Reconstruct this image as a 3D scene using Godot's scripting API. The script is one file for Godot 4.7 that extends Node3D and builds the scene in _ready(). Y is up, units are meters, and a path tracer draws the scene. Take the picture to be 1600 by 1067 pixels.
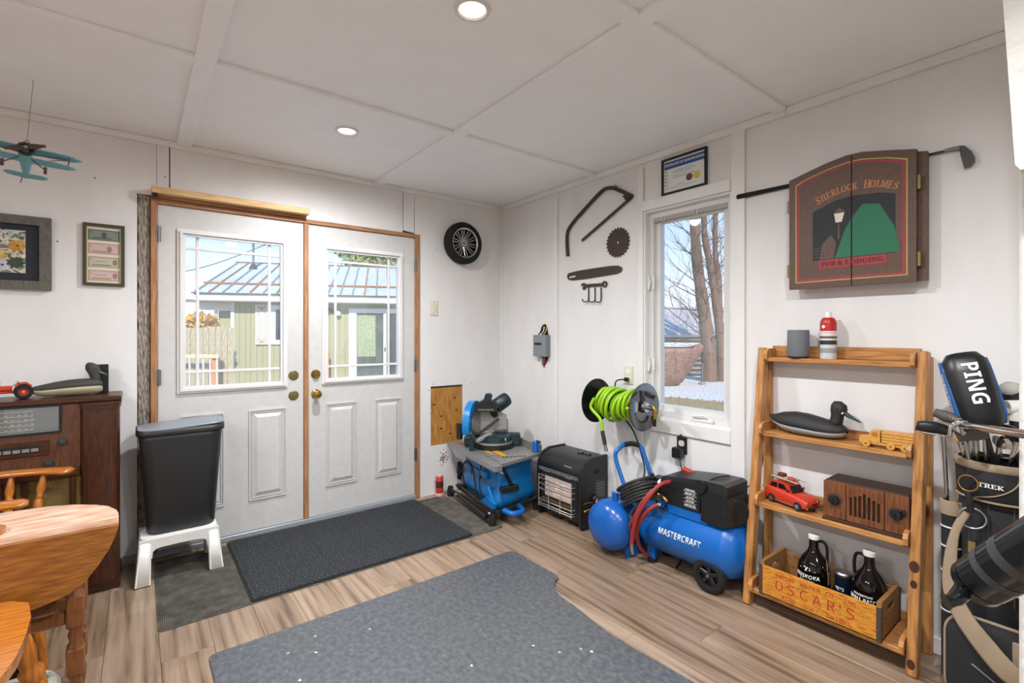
extends Node3D
# Garage den with double doors, a wooden ladder shelf, workshop tools and a golf bag.
# World: corner of the back wall (z = 0) and right wall (x = 0) on the floor is the origin, y up, metres.

const UP := Vector3.UP
const EAST := -PI / 2.0          # turn for things on the right wall: local x runs along the wall, local z points into the room
var M := {}
var taken := {}


class Geo:
	var st := SurfaceTool.new()
	var group := 0
	var uv_used := false
	func _init() -> void:
		st.begin(Mesh.PRIMITIVE_TRIANGLES)
	func tri(a: Vector3, b: Vector3, c: Vector3, inside: Vector3, sg := -1) -> void:
		var n := (b - a).cross(c - a)
		if n.length_squared() < 1e-18:
			return
		st.set_smooth_group(sg if sg >= 0 else 0xFFFFFFFF)
		if n.dot((a + b + c) / 3.0 - inside) > 0.0:
			st.add_vertex(a); st.add_vertex(c); st.add_vertex(b)
		else:
			st.add_vertex(a); st.add_vertex(b); st.add_vertex(c)
	func quad(a: Vector3, b: Vector3, c: Vector3, d: Vector3, inside: Vector3, sg := -1) -> void:
		tri(a, b, c, inside, sg)
		tri(a, c, d, inside, sg)
	# box by centre and size with chamfered edges
	func box(c: Vector3, s: Vector3, bev := 0.0, xf := Transform3D()) -> Geo:
		var h := s * 0.5
		var o := xf * c
		bev = minf(bev, minf(h.x, minf(h.y, h.z)) * 0.95)
		var p := func(x: float, y: float, z: float) -> Vector3: return xf * (c + Vector3(x, y, z))
		if bev <= 0.0:
			for k in 2:
				var q := 1.0 if k else -1.0
				quad(p.call(h.x * q, -h.y, -h.z), p.call(h.x * q, h.y, -h.z), p.call(h.x * q, h.y, h.z), p.call(h.x * q, -h.y, h.z), o)
				quad(p.call(-h.x, h.y * q, -h.z), p.call(h.x, h.y * q, -h.z), p.call(h.x, h.y * q, h.z), p.call(-h.x, h.y * q, h.z), o)
				quad(p.call(-h.x, -h.y, h.z * q), p.call(h.x, -h.y, h.z * q), p.call(h.x, h.y, h.z * q), p.call(-h.x, h.y, h.z * q), o)
			return self
		var i := h - Vector3.ONE * bev
		for k in 2:
			var q := 1.0 if k else -1.0
			quad(p.call(h.x * q, -i.y, -i.z), p.call(h.x * q, i.y, -i.z), p.call(h.x * q, i.y, i.z), p.call(h.x * q, -i.y, i.z), o)
			quad(p.call(-i.x, h.y * q, -i.z), p.call(i.x, h.y * q, -i.z), p.call(i.x, h.y * q, i.z), p.call(-i.x, h.y * q, i.z), o)
			quad(p.call(-i.x, -i.y, h.z * q), p.call(i.x, -i.y, h.z * q), p.call(i.x, i.y, h.z * q), p.call(-i.x, i.y, h.z * q), o)
			for m in 2:
				var r := 1.0 if m else -1.0
				quad(p.call(h.x * q, i.y * r, -i.z), p.call(h.x * q, i.y * r, i.z), p.call(i.x * q, h.y * r, i.z), p.call(i.x * q, h.y * r, -i.z), o)
				quad(p.call(h.x * q, -i.y, i.z * r), p.call(h.x * q, i.y, i.z * r), p.call(i.x * q, i.y, h.z * r), p.call(i.x * q, -i.y, h.z * r), o)
				quad(p.call(-i.x, h.y * q, i.z * r), p.call(i.x, h.y * q, i.z * r), p.call(i.x, i.y * q, h.z * r), p.call(-i.x, i.y * q, h.z * r), o)
				for w in 2:
					var t := 1.0 if w else -1.0
					tri(p.call(h.x * q, i.y * r, i.z * t), p.call(i.x * q, h.y * r, i.z * t), p.call(i.x * q, i.y * r, h.z * t), o)
		return self
	# box by two corners
	func bb(a: Vector3, b: Vector3, bev := 0.0) -> Geo:
		return box((a + b) * 0.5, (b - a).abs(), bev)
	# beam between two points with a rectangular section
	func beam(a: Vector3, b: Vector3, w: float, d: float, bev := 0.0, up := Vector3.UP) -> Geo:
		var y := (b - a).normalized()
		if absf(y.dot(up)) > 0.98:
			up = Vector3.BACK
		var x := up.cross(y).normalized()
		var z := x.cross(y)
		return box(Vector3.ZERO, Vector3(w, (b - a).length(), d), bev, Transform3D(Basis(x, y, z), (a + b) * 0.5))
	# round tube along points; radius a number or one per point
	func tube(pts: Array, radius, n := 8, closed := false, cap := true) -> Geo:
		group += 1
		var sg := group
		var count := pts.size()
		var rings := []
		var t0: Vector3 = (pts[1] - pts[0]).normalized()
		var u := t0.cross(Vector3.UP if absf(t0.y) < 0.9 else Vector3.RIGHT).normalized()
		for i in count:
			var a: Vector3 = pts[(i - 1 + count) % count] if closed else pts[maxi(i - 1, 0)]
			var b: Vector3 = pts[(i + 1) % count] if closed else pts[mini(i + 1, count - 1)]
			var t := (b - a).normalized()
			u = (u - t * u.dot(t)).normalized()
			var v := t.cross(u)
			var r: float = radius[i] if radius is Array else radius
			var ring := []
			for k in n:
				var f := TAU * k / n
				ring.append(pts[i] + (u * cos(f) + v * sin(f)) * r)
			rings.append(ring)
		for i in (count if closed else count - 1):
			var j := (i + 1) % count
			var mid: Vector3 = (pts[i] + pts[j]) * 0.5
			for k in n:
				var l := (k + 1) % n
				quad(rings[i][k], rings[i][l], rings[j][l], rings[j][k], mid, sg)
		if cap and not closed:
			for k in n:
				tri(pts[0], rings[0][k], rings[0][(k + 1) % n], pts[1])
				tri(pts[count - 1], rings[count - 1][k], rings[count - 1][(k + 1) % n], pts[count - 2])
		return self
	# surface of revolution round local y; profile of Vector2(radius, height)
	func lathe(profile: Array, n := 24, xf := Transform3D(), sharp := 35.0) -> Geo:
		group += 1
		var last := Vector2.ZERO
		for i in profile.size() - 1:
			var a: Vector2 = profile[i]
			var b: Vector2 = profile[i + 1]
			var d := (b - a).normalized()
			if i > 0 and absf(rad_to_deg(last.angle_to(d))) > sharp:
				group += 1
			last = d
			for k in n:
				var f := TAU * k / n
				var g := TAU * (k + 1) / n
				var p := func(q: Vector2, h: float) -> Vector3: return Vector3(q.x * cos(h), q.y, q.x * sin(h))
				# outward side is to the right of the profile's direction
				var mid: Vector2 = (a + b) * 0.5 - Vector2(d.y, -d.x) * 0.001
				var inn := xf * (p.call(mid, (f + g) * 0.5) as Vector3)
				quad(xf * p.call(a, f), xf * p.call(a, g), xf * p.call(b, g), xf * p.call(b, f), inn, group)
		return self
	# extrusion of a polygon in local xy along +z
	func prism(poly: Array, depth: float, xf := Transform3D(), smooth := 30.0) -> Geo:
		var pp := PackedVector2Array(poly)
		if Geometry2D.is_polygon_clockwise(pp):
			pp.reverse()
		var ids := Geometry2D.triangulate_polygon(pp)
		var n := pp.size()
		for i in range(0, ids.size(), 3):
			var a := pp[ids[i]]
			var b := pp[ids[i + 1]]
			var c := pp[ids[i + 2]]
			var m := (a + b + c) / 3.0
			var inside := xf * Vector3(m.x, m.y, depth * 0.5)
			tri(xf * Vector3(a.x, a.y, 0), xf * Vector3(b.x, b.y, 0), xf * Vector3(c.x, c.y, 0), inside)
			tri(xf * Vector3(a.x, a.y, depth), xf * Vector3(b.x, b.y, depth), xf * Vector3(c.x, c.y, depth), inside)
		group += 1
		for i in n:
			var a := pp[i]
			var b := pp[(i + 1) % n]
			var z := pp[(i - 1 + n) % n]
			if absf(rad_to_deg((a - z).angle_to(b - a))) > smooth:
				group += 1
			var out := Vector2((b - a).y, -(b - a).x).normalized()
			var m := (a + b) * 0.5 - out * 0.0005
			quad(xf * Vector3(a.x, a.y, 0), xf * Vector3(b.x, b.y, 0), xf * Vector3(b.x, b.y, depth), xf * Vector3(a.x, a.y, depth), xf * Vector3(m.x, m.y, depth * 0.5), group)
		return self
	# flat polygon band: outer and inner loop with the same count, extruded
	func band(outer: Array, inner: Array, depth: float, xf := Transform3D()) -> Geo:
		var n := outer.size()
		for i in n:
			var j := (i + 1) % n
			var a: Vector2 = outer[i]
			var b: Vector2 = outer[j]
			var c: Vector2 = inner[j]
			var d: Vector2 = inner[i]
			var m := (a + b + c + d) * 0.25
			var ins := xf * Vector3(m.x, m.y, depth * 0.5)
			var f := func(q: Vector2, z: float) -> Vector3: return xf * Vector3(q.x, q.y, z)
			quad(f.call(a, depth), f.call(b, depth), f.call(c, depth), f.call(d, depth), ins)
			quad(f.call(a, 0.0), f.call(b, 0.0), f.call(c, 0.0), f.call(d, 0.0), ins)
			quad(f.call(a, 0.0), f.call(b, 0.0), f.call(b, depth), f.call(a, depth), ins)
			quad(f.call(d, 0.0), f.call(c, 0.0), f.call(c, depth), f.call(d, depth), ins)
		return self
	# skin over rings of equal count
	func loft(rings: Array, cap := true, xf := Transform3D()) -> Geo:
		group += 1
		var sg := group
		var n: int = rings[0].size()
		var mids := []
		for r in rings:
			var m := Vector3.ZERO
			for q in r:
				m += q
			mids.append(m / n)
		for i in rings.size() - 1:
			var mid: Vector3 = (mids[i] + mids[i + 1]) * 0.5
			for k in n:
				var l := (k + 1) % n
				quad(xf * rings[i][k], xf * rings[i][l], xf * rings[i + 1][l], xf * rings[i + 1][k], xf * mid, sg)
		if cap:
			var e := rings.size() - 1
			for k in n:
				tri(xf * mids[0], xf * rings[0][k], xf * rings[0][(k + 1) % n], xf * mids[1], sg)
				tri(xf * mids[e], xf * rings[e][k], xf * rings[e][(k + 1) % n], xf * mids[e - 1], sg)
		return self
	func ball(c: Vector3, r: Vector3, n := 16, xf := Transform3D()) -> Geo:
		var prof := []
		for i in 11:
			var f := PI * i / 10.0 - PI / 2
			prof.append(Vector2(maxf(cos(f), 0.0001), sin(f)))
		return lathe(prof, n, xf * Transform3D(Basis.from_scale(r), c), 60.0)
	func disc(c: Vector3, normal: Vector3, r: float, thick: float, n := 24) -> Geo:
		return lathe([Vector2(0.0001, 0), Vector2(r, 0), Vector2(r, thick), Vector2(0.0001, thick)], n, aim(c, normal))
	# thin sheet on four corners
	func quad_sheet(c: Array, thick: float) -> Geo:
		var n: Vector3 = (c[1] - c[0]).cross(c[2] - c[0]).normalized() * thick
		var mid: Vector3 = (c[0] + c[1] + c[2] + c[3]) * 0.25
		quad(c[0] + n, c[1] + n, c[2] + n, c[3] + n, mid)
		quad(c[0] - n, c[1] - n, c[2] - n, c[3] - n, mid)
		for i in 4:
			var j := (i + 1) % 4
			quad(c[i] - n, c[j] - n, c[j] + n, c[i] + n, mid)
		return self
	static func aim(at: Vector3, y: Vector3) -> Transform3D:
		y = y.normalized()
		var x := (Vector3.RIGHT if absf(y.x) < 0.9 else Vector3.BACK)
		x = (x - y * x.dot(y)).normalized()
		return Transform3D(Basis(x, y, x.cross(y)), at)
	func mesh() -> ArrayMesh:
		st.generate_normals()
		st.index()
		return st.commit()


func geo() -> Geo:
	return Geo.new()


func numbered(called: String) -> String:
	taken[called] = taken.get(called, -1) + 1
	return called if taken[called] == 0 else "%s_%03d" % [called, taken[called]]


func meta(o: Node, label := "", category := "", group := "", kind := "") -> void:
	if label: o.set_meta("label", label)
	if category: o.set_meta("category", category)
	if group: o.set_meta("group", group)
	if kind: o.set_meta("kind", kind)


func thing(called: String, label: String, category: String, at := Vector3.ZERO, turn := 0.0, group := "") -> Node3D:
	var o := Node3D.new()
	o.name = numbered(called)
	add_child(o)
	o.position = at
	o.rotation.y = turn
	meta(o, label, category, group)
	return o


func structure(called: String, at := Vector3.ZERO, turn := 0.0) -> Node3D:
	var o := Node3D.new()
	o.name = called
	add_child(o)
	o.position = at
	o.rotation.y = turn
	o.set_meta("kind", "structure")
	return o


func part(g, called: String, m: Material, parent: Node, label := "") -> MeshInstance3D:
	var o := MeshInstance3D.new()
	o.name = called
	o.mesh = g.mesh() if g is Geo else g
	o.material_override = null
	for i in o.mesh.get_surface_count():
		o.set_surface_override_material(i, m)
	parent.add_child(o, true)
	if label:
		o.set_meta("label", label)
	return o


func put(mesh: Mesh, called: String, m: Material, parent: Node, at: Vector3, basis := Basis()) -> MeshInstance3D:
	var o := part(mesh, called, m, parent)
	o.transform = Transform3D(basis, at)
	return o


func copy(o: Node3D, label := "") -> Node3D:
	var c: Node3D = o.duplicate()
	var base := String(o.name)
	if base.length() > 4 and base[-4] == "_" and base.right(3).is_valid_int():
		base = base.left(-4)
	c.name = numbered(base)
	add_child(c)
	if label:
		c.set_meta("label", label)
	return c


# lettering: thin raised print in the local xy plane, centred, with cap height h
func text(words: String, h: float, m: Material, parent: Node, at: Vector3, basis := Basis(), face := "sans", stretch := 1.0, bold := 600, called := "lettering", depth := 0.0008) -> MeshInstance3D:
	var t := TextMesh.new()
	t.text = words
	var f := SystemFont.new()
	f.font_names = PackedStringArray(["Droid Serif" if face == "serif" else "Droid Sans Mono" if face == "mono" else "Droid Sans"])
	f.font_weight = bold
	t.font = f
	t.font_size = 64
	t.pixel_size = h / 46.0
	t.depth = depth
	t.curve_step = 3.0
	var o := part(t, called, m, parent)
	o.transform = Transform3D(basis * Basis.from_scale(Vector3(stretch, 1, 1)), at)
	return o


# lettering bent round a cylinder whose axis is local x (up the side at angle phi) or local y
func bent_text(words: String, h: float, m: Material, parent: Node, radius: float, centre: Vector3, angle: float, axis := "x", along := 0.0, bold := 700, stretch := 1.0, italic := 0.0, up := 0.0) -> MeshInstance3D:
	var t := TextMesh.new()
	t.text = words
	var f := SystemFont.new()
	f.font_names = PackedStringArray(["Droid Sans"])
	f.font_weight = bold
	t.font = f
	t.font_size = 64
	t.pixel_size = h / 46.0
	t.depth = 0.001
	var out := ArrayMesh.new()
	for s in t.get_surface_count():
		var arr := t.surface_get_arrays(s)
		var v: PackedVector3Array = arr[Mesh.ARRAY_VERTEX]
		for i in v.size():
			var q := v[i]
			q.x = q.x * stretch + q.y * italic
			if axis == "x":
				var a := angle + q.y / radius
				v[i] = centre + Vector3(along + q.x, (radius + q.z) * sin(a), (radius + q.z) * cos(a))
			else:
				var a := angle + q.x / radius
				v[i] = centre + Vector3((radius + q.z) * sin(a), up + q.y, (radius + q.z) * cos(a))
		var a2 := []
		a2.resize(Mesh.ARRAY_MAX)
		a2[Mesh.ARRAY_VERTEX] = v
		a2[Mesh.ARRAY_INDEX] = arr[Mesh.ARRAY_INDEX]
		var st := SurfaceTool.new()
		st.create_from_arrays(a2, Mesh.PRIMITIVE_TRIANGLES)
		st.set_smooth_group(0xFFFFFFFF)
		st.generate_normals()
		st.commit(out)
	return part(out, "lettering", m, parent)


func sub(pts: Array, step := 6) -> Array:   # smooth curve through points
	var c := Curve3D.new()
	for i in pts.size():
		var a: Vector3 = pts[maxi(i - 1, 0)]
		var b: Vector3 = pts[mini(i + 1, pts.size() - 1)]
		var t := (b - a) / 6.0
		c.add_point(pts[i], -t, t)
	var out := []
	for i in (pts.size() - 1):
		for k in step:
			out.append(c.sample(i, float(k) / step))
	out.append(pts[-1])
	return out


func ellipse(rx: float, ry: float, n := 24, c := Vector2.ZERO, from := 0.0, to := TAU) -> Array:
	var out := []
	var full := is_equal_approx(to - from, TAU)
	for k in (n if full else n + 1):
		var f := from + (to - from) * k / n
		out.append(c + Vector2(rx * cos(f), ry * sin(f)))
	return out


func rounded(w: float, h: float, r: float, n := 5, c := Vector2.ZERO) -> Array:
	var out := []
	for q in 4:
		var cc: Vector2 = c + Vector2([1, -1, -1, 1][q] * (w / 2 - r), [1, 1, -1, -1][q] * (h / 2 - r))
		for k in n + 1:
			var f := PI / 2 * (q + float(k) / n)
			out.append(cc + Vector2(cos(f), sin(f)) * r)
	return out


# ---------------------------------------------------------------- materials
func noise_tex(freq: float, ramp: Array, octaves := 4, sd := 1, size := 512, kind := FastNoiseLite.TYPE_SIMPLEX_SMOOTH, stops := []) -> NoiseTexture2D:
	var f := FastNoiseLite.new()
	f.noise_type = kind
	f.seed = sd
	f.frequency = freq
	f.fractal_octaves = octaves
	var t := NoiseTexture2D.new()
	t.width = size
	t.height = size
	t.seamless = true
	t.noise = f
	if ramp:
		var g := Gradient.new()
		var o := PackedFloat32Array()
		var c := PackedColorArray()
		for i in ramp.size():
			o.append(stops[i] if stops else float(i) / (ramp.size() - 1))
			c.append(Color(ramp[i]) if ramp[i] is String else ramp[i])
		g.offsets = o
		g.colors = c
		t.color_ramp = g
	return t


func mat(color, rough := 0.6, metal := 0.0) -> StandardMaterial3D:
	var m := StandardMaterial3D.new()
	m.albedo_color = Color(color) if color is String else color
	m.roughness = rough
	m.metallic = metal
	m.cull_mode = BaseMaterial3D.CULL_DISABLED
	return m


func textured(tex: Texture2D, scale: Vector3, rough := 0.6, bump: Texture2D = null, height := 0.1, world := false) -> StandardMaterial3D:
	var m := mat(Color.WHITE, rough)
	m.albedo_texture = tex
	m.uv1_triplanar = true
	m.uv1_world_triplanar = world
	m.uv1_scale = scale
	m.uv1_triplanar_sharpness = 8.0
	if bump:
		m.heightmap_enabled = true
		m.heightmap_texture = bump
		m.heightmap_scale = height
	return m


func varied(m: StandardMaterial3D, tint: Color, shift: Vector3) -> StandardMaterial3D:
	var c: StandardMaterial3D = m.duplicate()
	c.albedo_color = tint
	c.uv1_offset = shift
	return c


func materials() -> void:
	var fine := noise_tex(0.06, [], 5, 3)
	var soft := noise_tex(0.012, [], 3, 5)
	M.fine = fine
	M.wall = textured(noise_tex(0.008, ["#dcd9d5", "#e1dedb", "#e4e2df"], 5, 11), Vector3(0.9, 0.35, 0.9), 0.55, noise_tex(0.03, [], 4, 12), 0.05, true)
	M.ceiling = textured(noise_tex(0.008, ["#eef0f1", "#f1f2f3", "#f3f4f5"], 4, 13), Vector3.ONE * 0.8, 0.6, fine, 0.02, true)
	M.trim = textured(noise_tex(0.01, ["#dedbd6", "#e4e2de", "#e8e6e3"], 5, 14), Vector3(0.9, 0.4, 0.9), 0.45, fine, 0.02, true)
	M.drywall = textured(noise_tex(0.02, ["#cfccc4", "#d6d3cc"], 3, 15), Vector3.ONE, 0.8, noise_tex(0.035, [], 4, 16), 0.5, true)
	M.shell = mat("#8d887f", 0.9)
	M.underlay = mat("#2e2720", 0.95)
	M.gap = mat("#3d3a36", 0.9)
	M.door = textured(noise_tex(0.02, ["#c2c0bc", "#c7c5c1", "#cac8c5"], 4, 17), Vector3.ONE * 1.5, 0.38, fine, 0.012)
	M.vinyl = mat("#d9d7d3", 0.35)
	M.glass = mat(Color(0.93, 0.97, 0.98, 0.06), 0.02)
	M.glass.transparency = BaseMaterial3D.TRANSPARENCY_ALPHA
	# floor planks
	var fl := textured(noise_tex(0.011, ["#655547", "#83715f", "#8f7c6a", "#988573", "#a08e7c", "#8d7a68"], 8, 21, 1024, FastNoiseLite.TYPE_SIMPLEX_SMOOTH, [0.12, 0.3, 0.45, 0.6, 0.75, 1.0]), Vector3(1.6, 1.6, 0.09), 0.3, noise_tex(0.05, [], 4, 22), 0.03, true)
	M.planks = []
	for t in [["#fff8f0", Vector3.ZERO], ["#f3ebe2", Vector3(0.31, 0.2, 0.13)], ["#fffaf5", Vector3(0.7, 0.4, 0.57)], ["#ebe2d8", Vector3(0.11, 0.8, 0.83)], ["#f8f0ea", Vector3(0.47, 0.1, 0.29)]]:
		M.planks.append(varied(fl, Color(t[0]), t[1]))
	# woods: grain along y by default
	var pine := noise_tex(0.012, ["#85552a", "#a8713c", "#b98348", "#c69257"], 5, 31)
	M.pine_y = textured(pine, Vector3(9, 0.9, 9), 0.4, fine, 0.02)
	M.pine_x = textured(pine, Vector3(0.9, 9, 9), 0.4, fine, 0.02)
	var cut := noise_tex(0.012, ["#c29a6c", "#d8ad7a", "#e4c08f"], 5, 32)
	M.lumber_x = textured(cut, Vector3(0.8, 10, 10), 0.6, fine, 0.03)
	var jamb := noise_tex(0.012, ["#83573a", "#a6764f", "#bb8d66"], 5, 33)
	M.jamb_y = textured(jamb, Vector3(12, 0.7, 12), 0.6, fine, 0.03)
	M.jamb_x = textured(jamb, Vector3(0.7, 12, 12), 0.6, fine, 0.03)
	M.rough_wood = textured(noise_tex(0.02, ["#5a5047", "#8a7e71", "#ada396", "#c0b9ad"], 6, 34), Vector3(8, 1.6, 8), 0.95, noise_tex(0.02, [], 5, 35), 1.2)
	var maple := noise_tex(0.012, ["#8a4a12", "#ab641d", "#bf7a2c"], 5, 36)
	M.maple_x = textured(maple, Vector3(1.2, 14, 14), 0.22, fine, 0.01)
	M.maple_y = textured(maple, Vector3(14, 1.2, 14), 0.22, fine, 0.01)
	M.maple_x.clearcoat_enabled = true
	M.maple_x.clearcoat_roughness = 0.15
	M.table_top = textured(noise_tex(0.012, ["#b9886a", "#cba083", "#d9b79e", "#e6cdb9"], 6, 37), Vector3(1.0, 9, 5), 0.2, fine, 0.01)
	M.table_wood = textured(noise_tex(0.012, ["#6b3d12", "#84501c", "#9a6328"], 5, 38), Vector3(1.5, 14, 14), 0.3, fine, 0.02)
	M.table_leg = textured(noise_tex(0.012, ["#5e351a", "#7a4a26", "#8c5a31"], 5, 39), Vector3(12, 1.4, 12), 0.35, fine, 0.02)
	var walnut := noise_tex(0.014, ["#2a150c", "#40210f", "#552c16"], 5, 40)
	M.walnut_y = textured(walnut, Vector3(9, 1.0, 9), 0.3, fine, 0.01)
	M.walnut_x = textured(walnut, Vector3(1.0, 9, 9), 0.34, fine, 0.01)
	M.radio_wood = textured(noise_tex(0.014, ["#54301c", "#724326", "#875430"], 5, 41), Vector3(10, 1.5, 10), 0.35, fine, 0.01)
	M.console = textured(noise_tex(0.014, ["#43291b", "#573624", "#67432e"], 5, 49), Vector3(10, 1.5, 10), 0.34, fine, 0.01)
	M.radio_dark = textured(noise_tex(0.014, ["#2c1a10", "#402818"], 4, 42), Vector3(2, 10, 10), 0.45)
	M.plywood = textured(noise_tex(0.012, ["#8d5b22", "#ad7832", "#be8a42"], 5, 43), Vector3(6, 1.0, 6), 0.6, fine, 0.02)
	M.crate = textured(noise_tex(0.02, ["#7d4a12", "#b87418", "#c98826", "#d39a3a"], 6, 44), Vector3(2.0, 10, 10), 0.7, fine, 0.05)
	M.crate_bare = textured(noise_tex(0.02, ["#6f4a26", "#8f6436", "#a67a48"], 6, 45), Vector3(2.0, 8, 8), 0.75, fine, 0.05)
	M.cabinet = textured(noise_tex(0.025, ["#4b3527", "#5a4132", "#6a4e3c"], 5, 46), Vector3(14, 1.6, 14), 0.5, fine, 0.03)
	M.toy_wood = textured(noise_tex(0.012, ["#b87f33", "#cf9846", "#dba757"], 5, 47), Vector3(6, 40, 40), 0.45)
	M.grey_wood = textured(noise_tex(0.015, ["#4d4b44", "#5f5d54", "#6d6b61"], 5, 48), Vector3(10, 2, 10), 0.6, fine, 0.02)
	M.green_frame = mat("#3a3d2e", 0.45)
	# plain paints, plastics, metals
	M.black_plastic = textured(noise_tex(0.05, ["#161617", "#1c1d1e"], 3, 51), Vector3.ONE * 6, 0.36)
	M.black_gloss = mat("#101112", 0.18)
	M.black_matte = mat("#161616", 0.8)
	M.bin = mat("#242526", 0.42)
	M.bin_lid = mat("#7d8288", 0.35)
	M.white_plastic = mat("#e6e4de", 0.35)
	M.cream = mat("#d8d2bd", 0.4)
	M.rubber = mat("#141414", 0.85)
	M.steel = mat("#b9bbbd", 0.22, 1.0)
	M.chrome = mat("#d4d4d4", 0.08, 1.0)
	M.dull_steel = mat("#8d8c89", 0.4, 1.0)
	M.dark_steel = mat("#4c4a48", 0.35, 0.9)
	M.brass = mat("#b08d4a", 0.22, 1.0)
	M.old_brass = mat("#7d7448", 0.5, 0.8)
	M.alu = textured(noise_tex(0.03, ["#8f8e8a", "#a2a19d"], 4, 52), Vector3.ONE * 3, 0.4)
	M.alu.metallic = 0.5
	M.rust = textured(noise_tex(0.05, ["#2a1f19", "#43352b", "#574a3f"], 5, 53), Vector3.ONE * 6, 0.75, fine, 0.06)
	M.blue = mat("#0d5fae", 0.3)
	M.blue_tank = mat("#1257a4", 0.25)
	M.makita = mat("#0f6ba8", 0.32)
	M.teal = mat("#122a2f", 0.4)
	M.saw_blue = mat("#1479b8", 0.3)
	M.yellow = mat("#d69a12", 0.4)
	M.hose_green = mat("#93c21a", 0.35)
	M.hose_black = mat("#242322", 0.55)
	M.hose_red = mat("#8f2b26", 0.5)
	M.red = mat("#b3231b", 0.3)
	M.red_car = textured(noise_tex(0.03, ["#a12a1a", "#c3341f", "#cc3d24"], 4, 54), Vector3.ONE * 12, 0.4)
	M.white_print = mat("#e9e9e6", 0.6)
	M.orange_print = mat("#c17a4a", 0.6)
	M.red_print = mat("#a8331d", 0.7)
	M.maroon_print = mat("#9c3236", 0.6)
	M.gold_print = mat("#b09a5c", 0.6)
	M.black_print = mat("#1b1c1d", 0.6)
	M.green_print = mat("#1d6b4a", 0.6)
	M.grey_fabric = textured(noise_tex(0.2, ["#5d6165", "#7b7f84"], 2, 55), Vector3.ONE * 14, 0.9)
	M.bag_fabric = textured(noise_tex(0.15, ["#161617", "#202123"], 2, 56), Vector3.ONE * 8, 0.85, fine, 0.02)
	M.tan = textured(noise_tex(0.15, ["#8b7861", "#a18d74"], 2, 57), Vector3.ONE * 8, 0.85, fine, 0.02)
	M.amber = mat("#0a0605", 0.06)
	M.navy = mat("#0d1a2b", 0.3)
	M.ceramic = textured(noise_tex(0.05, ["#b39c8f", "#c4afa2", "#cdbbb0"], 3, 58), Vector3.ONE * 8, 0.85)
	M.carpet = textured(noise_tex(0.07, ["#141516", "#1f2123", "#303337", "#5f646a"], 5, 61, 512, FastNoiseLite.TYPE_SIMPLEX_SMOOTH, [0.3, 0.5, 0.62, 0.8]), Vector3.ONE * 2.6, 0.95, noise_tex(0.11, [], 4, 61), 0.6, true)
	M.ribbed = textured(noise_tex(0.02, ["#2f2d2a", "#49453e", "#6d6655"], 5, 62), Vector3(1.2, 1.2, 1.2), 0.75, null, 0.1, true)
	M.mat_grey = textured(noise_tex(0.02, ["#414345", "#4c4e50", "#535557", "#595b5d", "#6d6e70"], 8, 63, 1024, FastNoiseLite.TYPE_SIMPLEX_SMOOTH, [0.0, 0.35, 0.55, 0.75, 1.0]), Vector3(1.7, 1.7, 1.3), 0.34, noise_tex(0.12, [], 4, 64), 0.12, true)


func _ready() -> void:
	# ---- camera: level, lens shifted down a little so that verticals stay vertical
	var cam := Camera3D.new()
	cam.name = "camera"
	cam.projection = Camera3D.PROJECTION_FRUSTUM
	cam.near = 0.05
	cam.far = 200.0
	cam.size = 0.05 * 1067.0 / 756.0
	cam.frustum_offset = Vector2(0.0, -0.05 * 12.5 / 756.0)
	cam.position = Vector3(-2.56, 1.295, 3.467)
	cam.rotation.y = -deg_to_rad(37.733)
	add_child(cam)
	cam.current = true
	# ---- sky and exposure
	var sky_mat := ProceduralSkyMaterial.new()
	sky_mat.sky_top_color = Color("#4f93d8")
	sky_mat.sky_horizon_color = Color("#e6f1fa")
	sky_mat.sky_curve = 0.16
	sky_mat.ground_bottom_color = Color("#b9b5ad")
	sky_mat.ground_horizon_color = Color("#dfe4e8")
	sky_mat.sky_energy_multiplier = 1.3
	var env := Environment.new()
	env.background_mode = Environment.BG_SKY
	env.sky = Sky.new()
	env.sky.sky_material = sky_mat
	env.background_energy_multiplier = 1.0
	env.tonemap_mode = Environment.TONE_MAPPER_LINEAR
	env.tonemap_exposure = 1.0
	env.sdfgi_enabled = true
	env.ssao_enabled = true
	env.ssil_enabled = true
	var around := WorldEnvironment.new()
	around.name = "surroundings"
	around.environment = env
	add_child(around)
	# ---- sun: from behind the room, so that none of it falls in through the doors or the window
	var sun := DirectionalLight3D.new()
	sun.name = "sun"
	sun.light_energy = 2.0
	sun.light_color = Color("#fff3e0")
	sun.light_angular_distance = 0.6
	sun.shadow_enabled = true
	add_child(sun)
	sun.look_at_from_position(Vector3(-3.5, 6.0, 7.0), Vector3.ZERO)
	# ---- the rest
	materials()
	ceiling_lights()
	room()
	doors()
	window()
	outside_doors()
	outside_window()
	back_wall_things()
	right_wall_things()
	floor_mats()
	ladder_shelf()
	shelf_things()
	compressor_corner()
	saws()
	heater()
	hose_reel()
	bin_and_stool()
	console_radio()
	table_and_chairs()
	golf()


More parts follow.
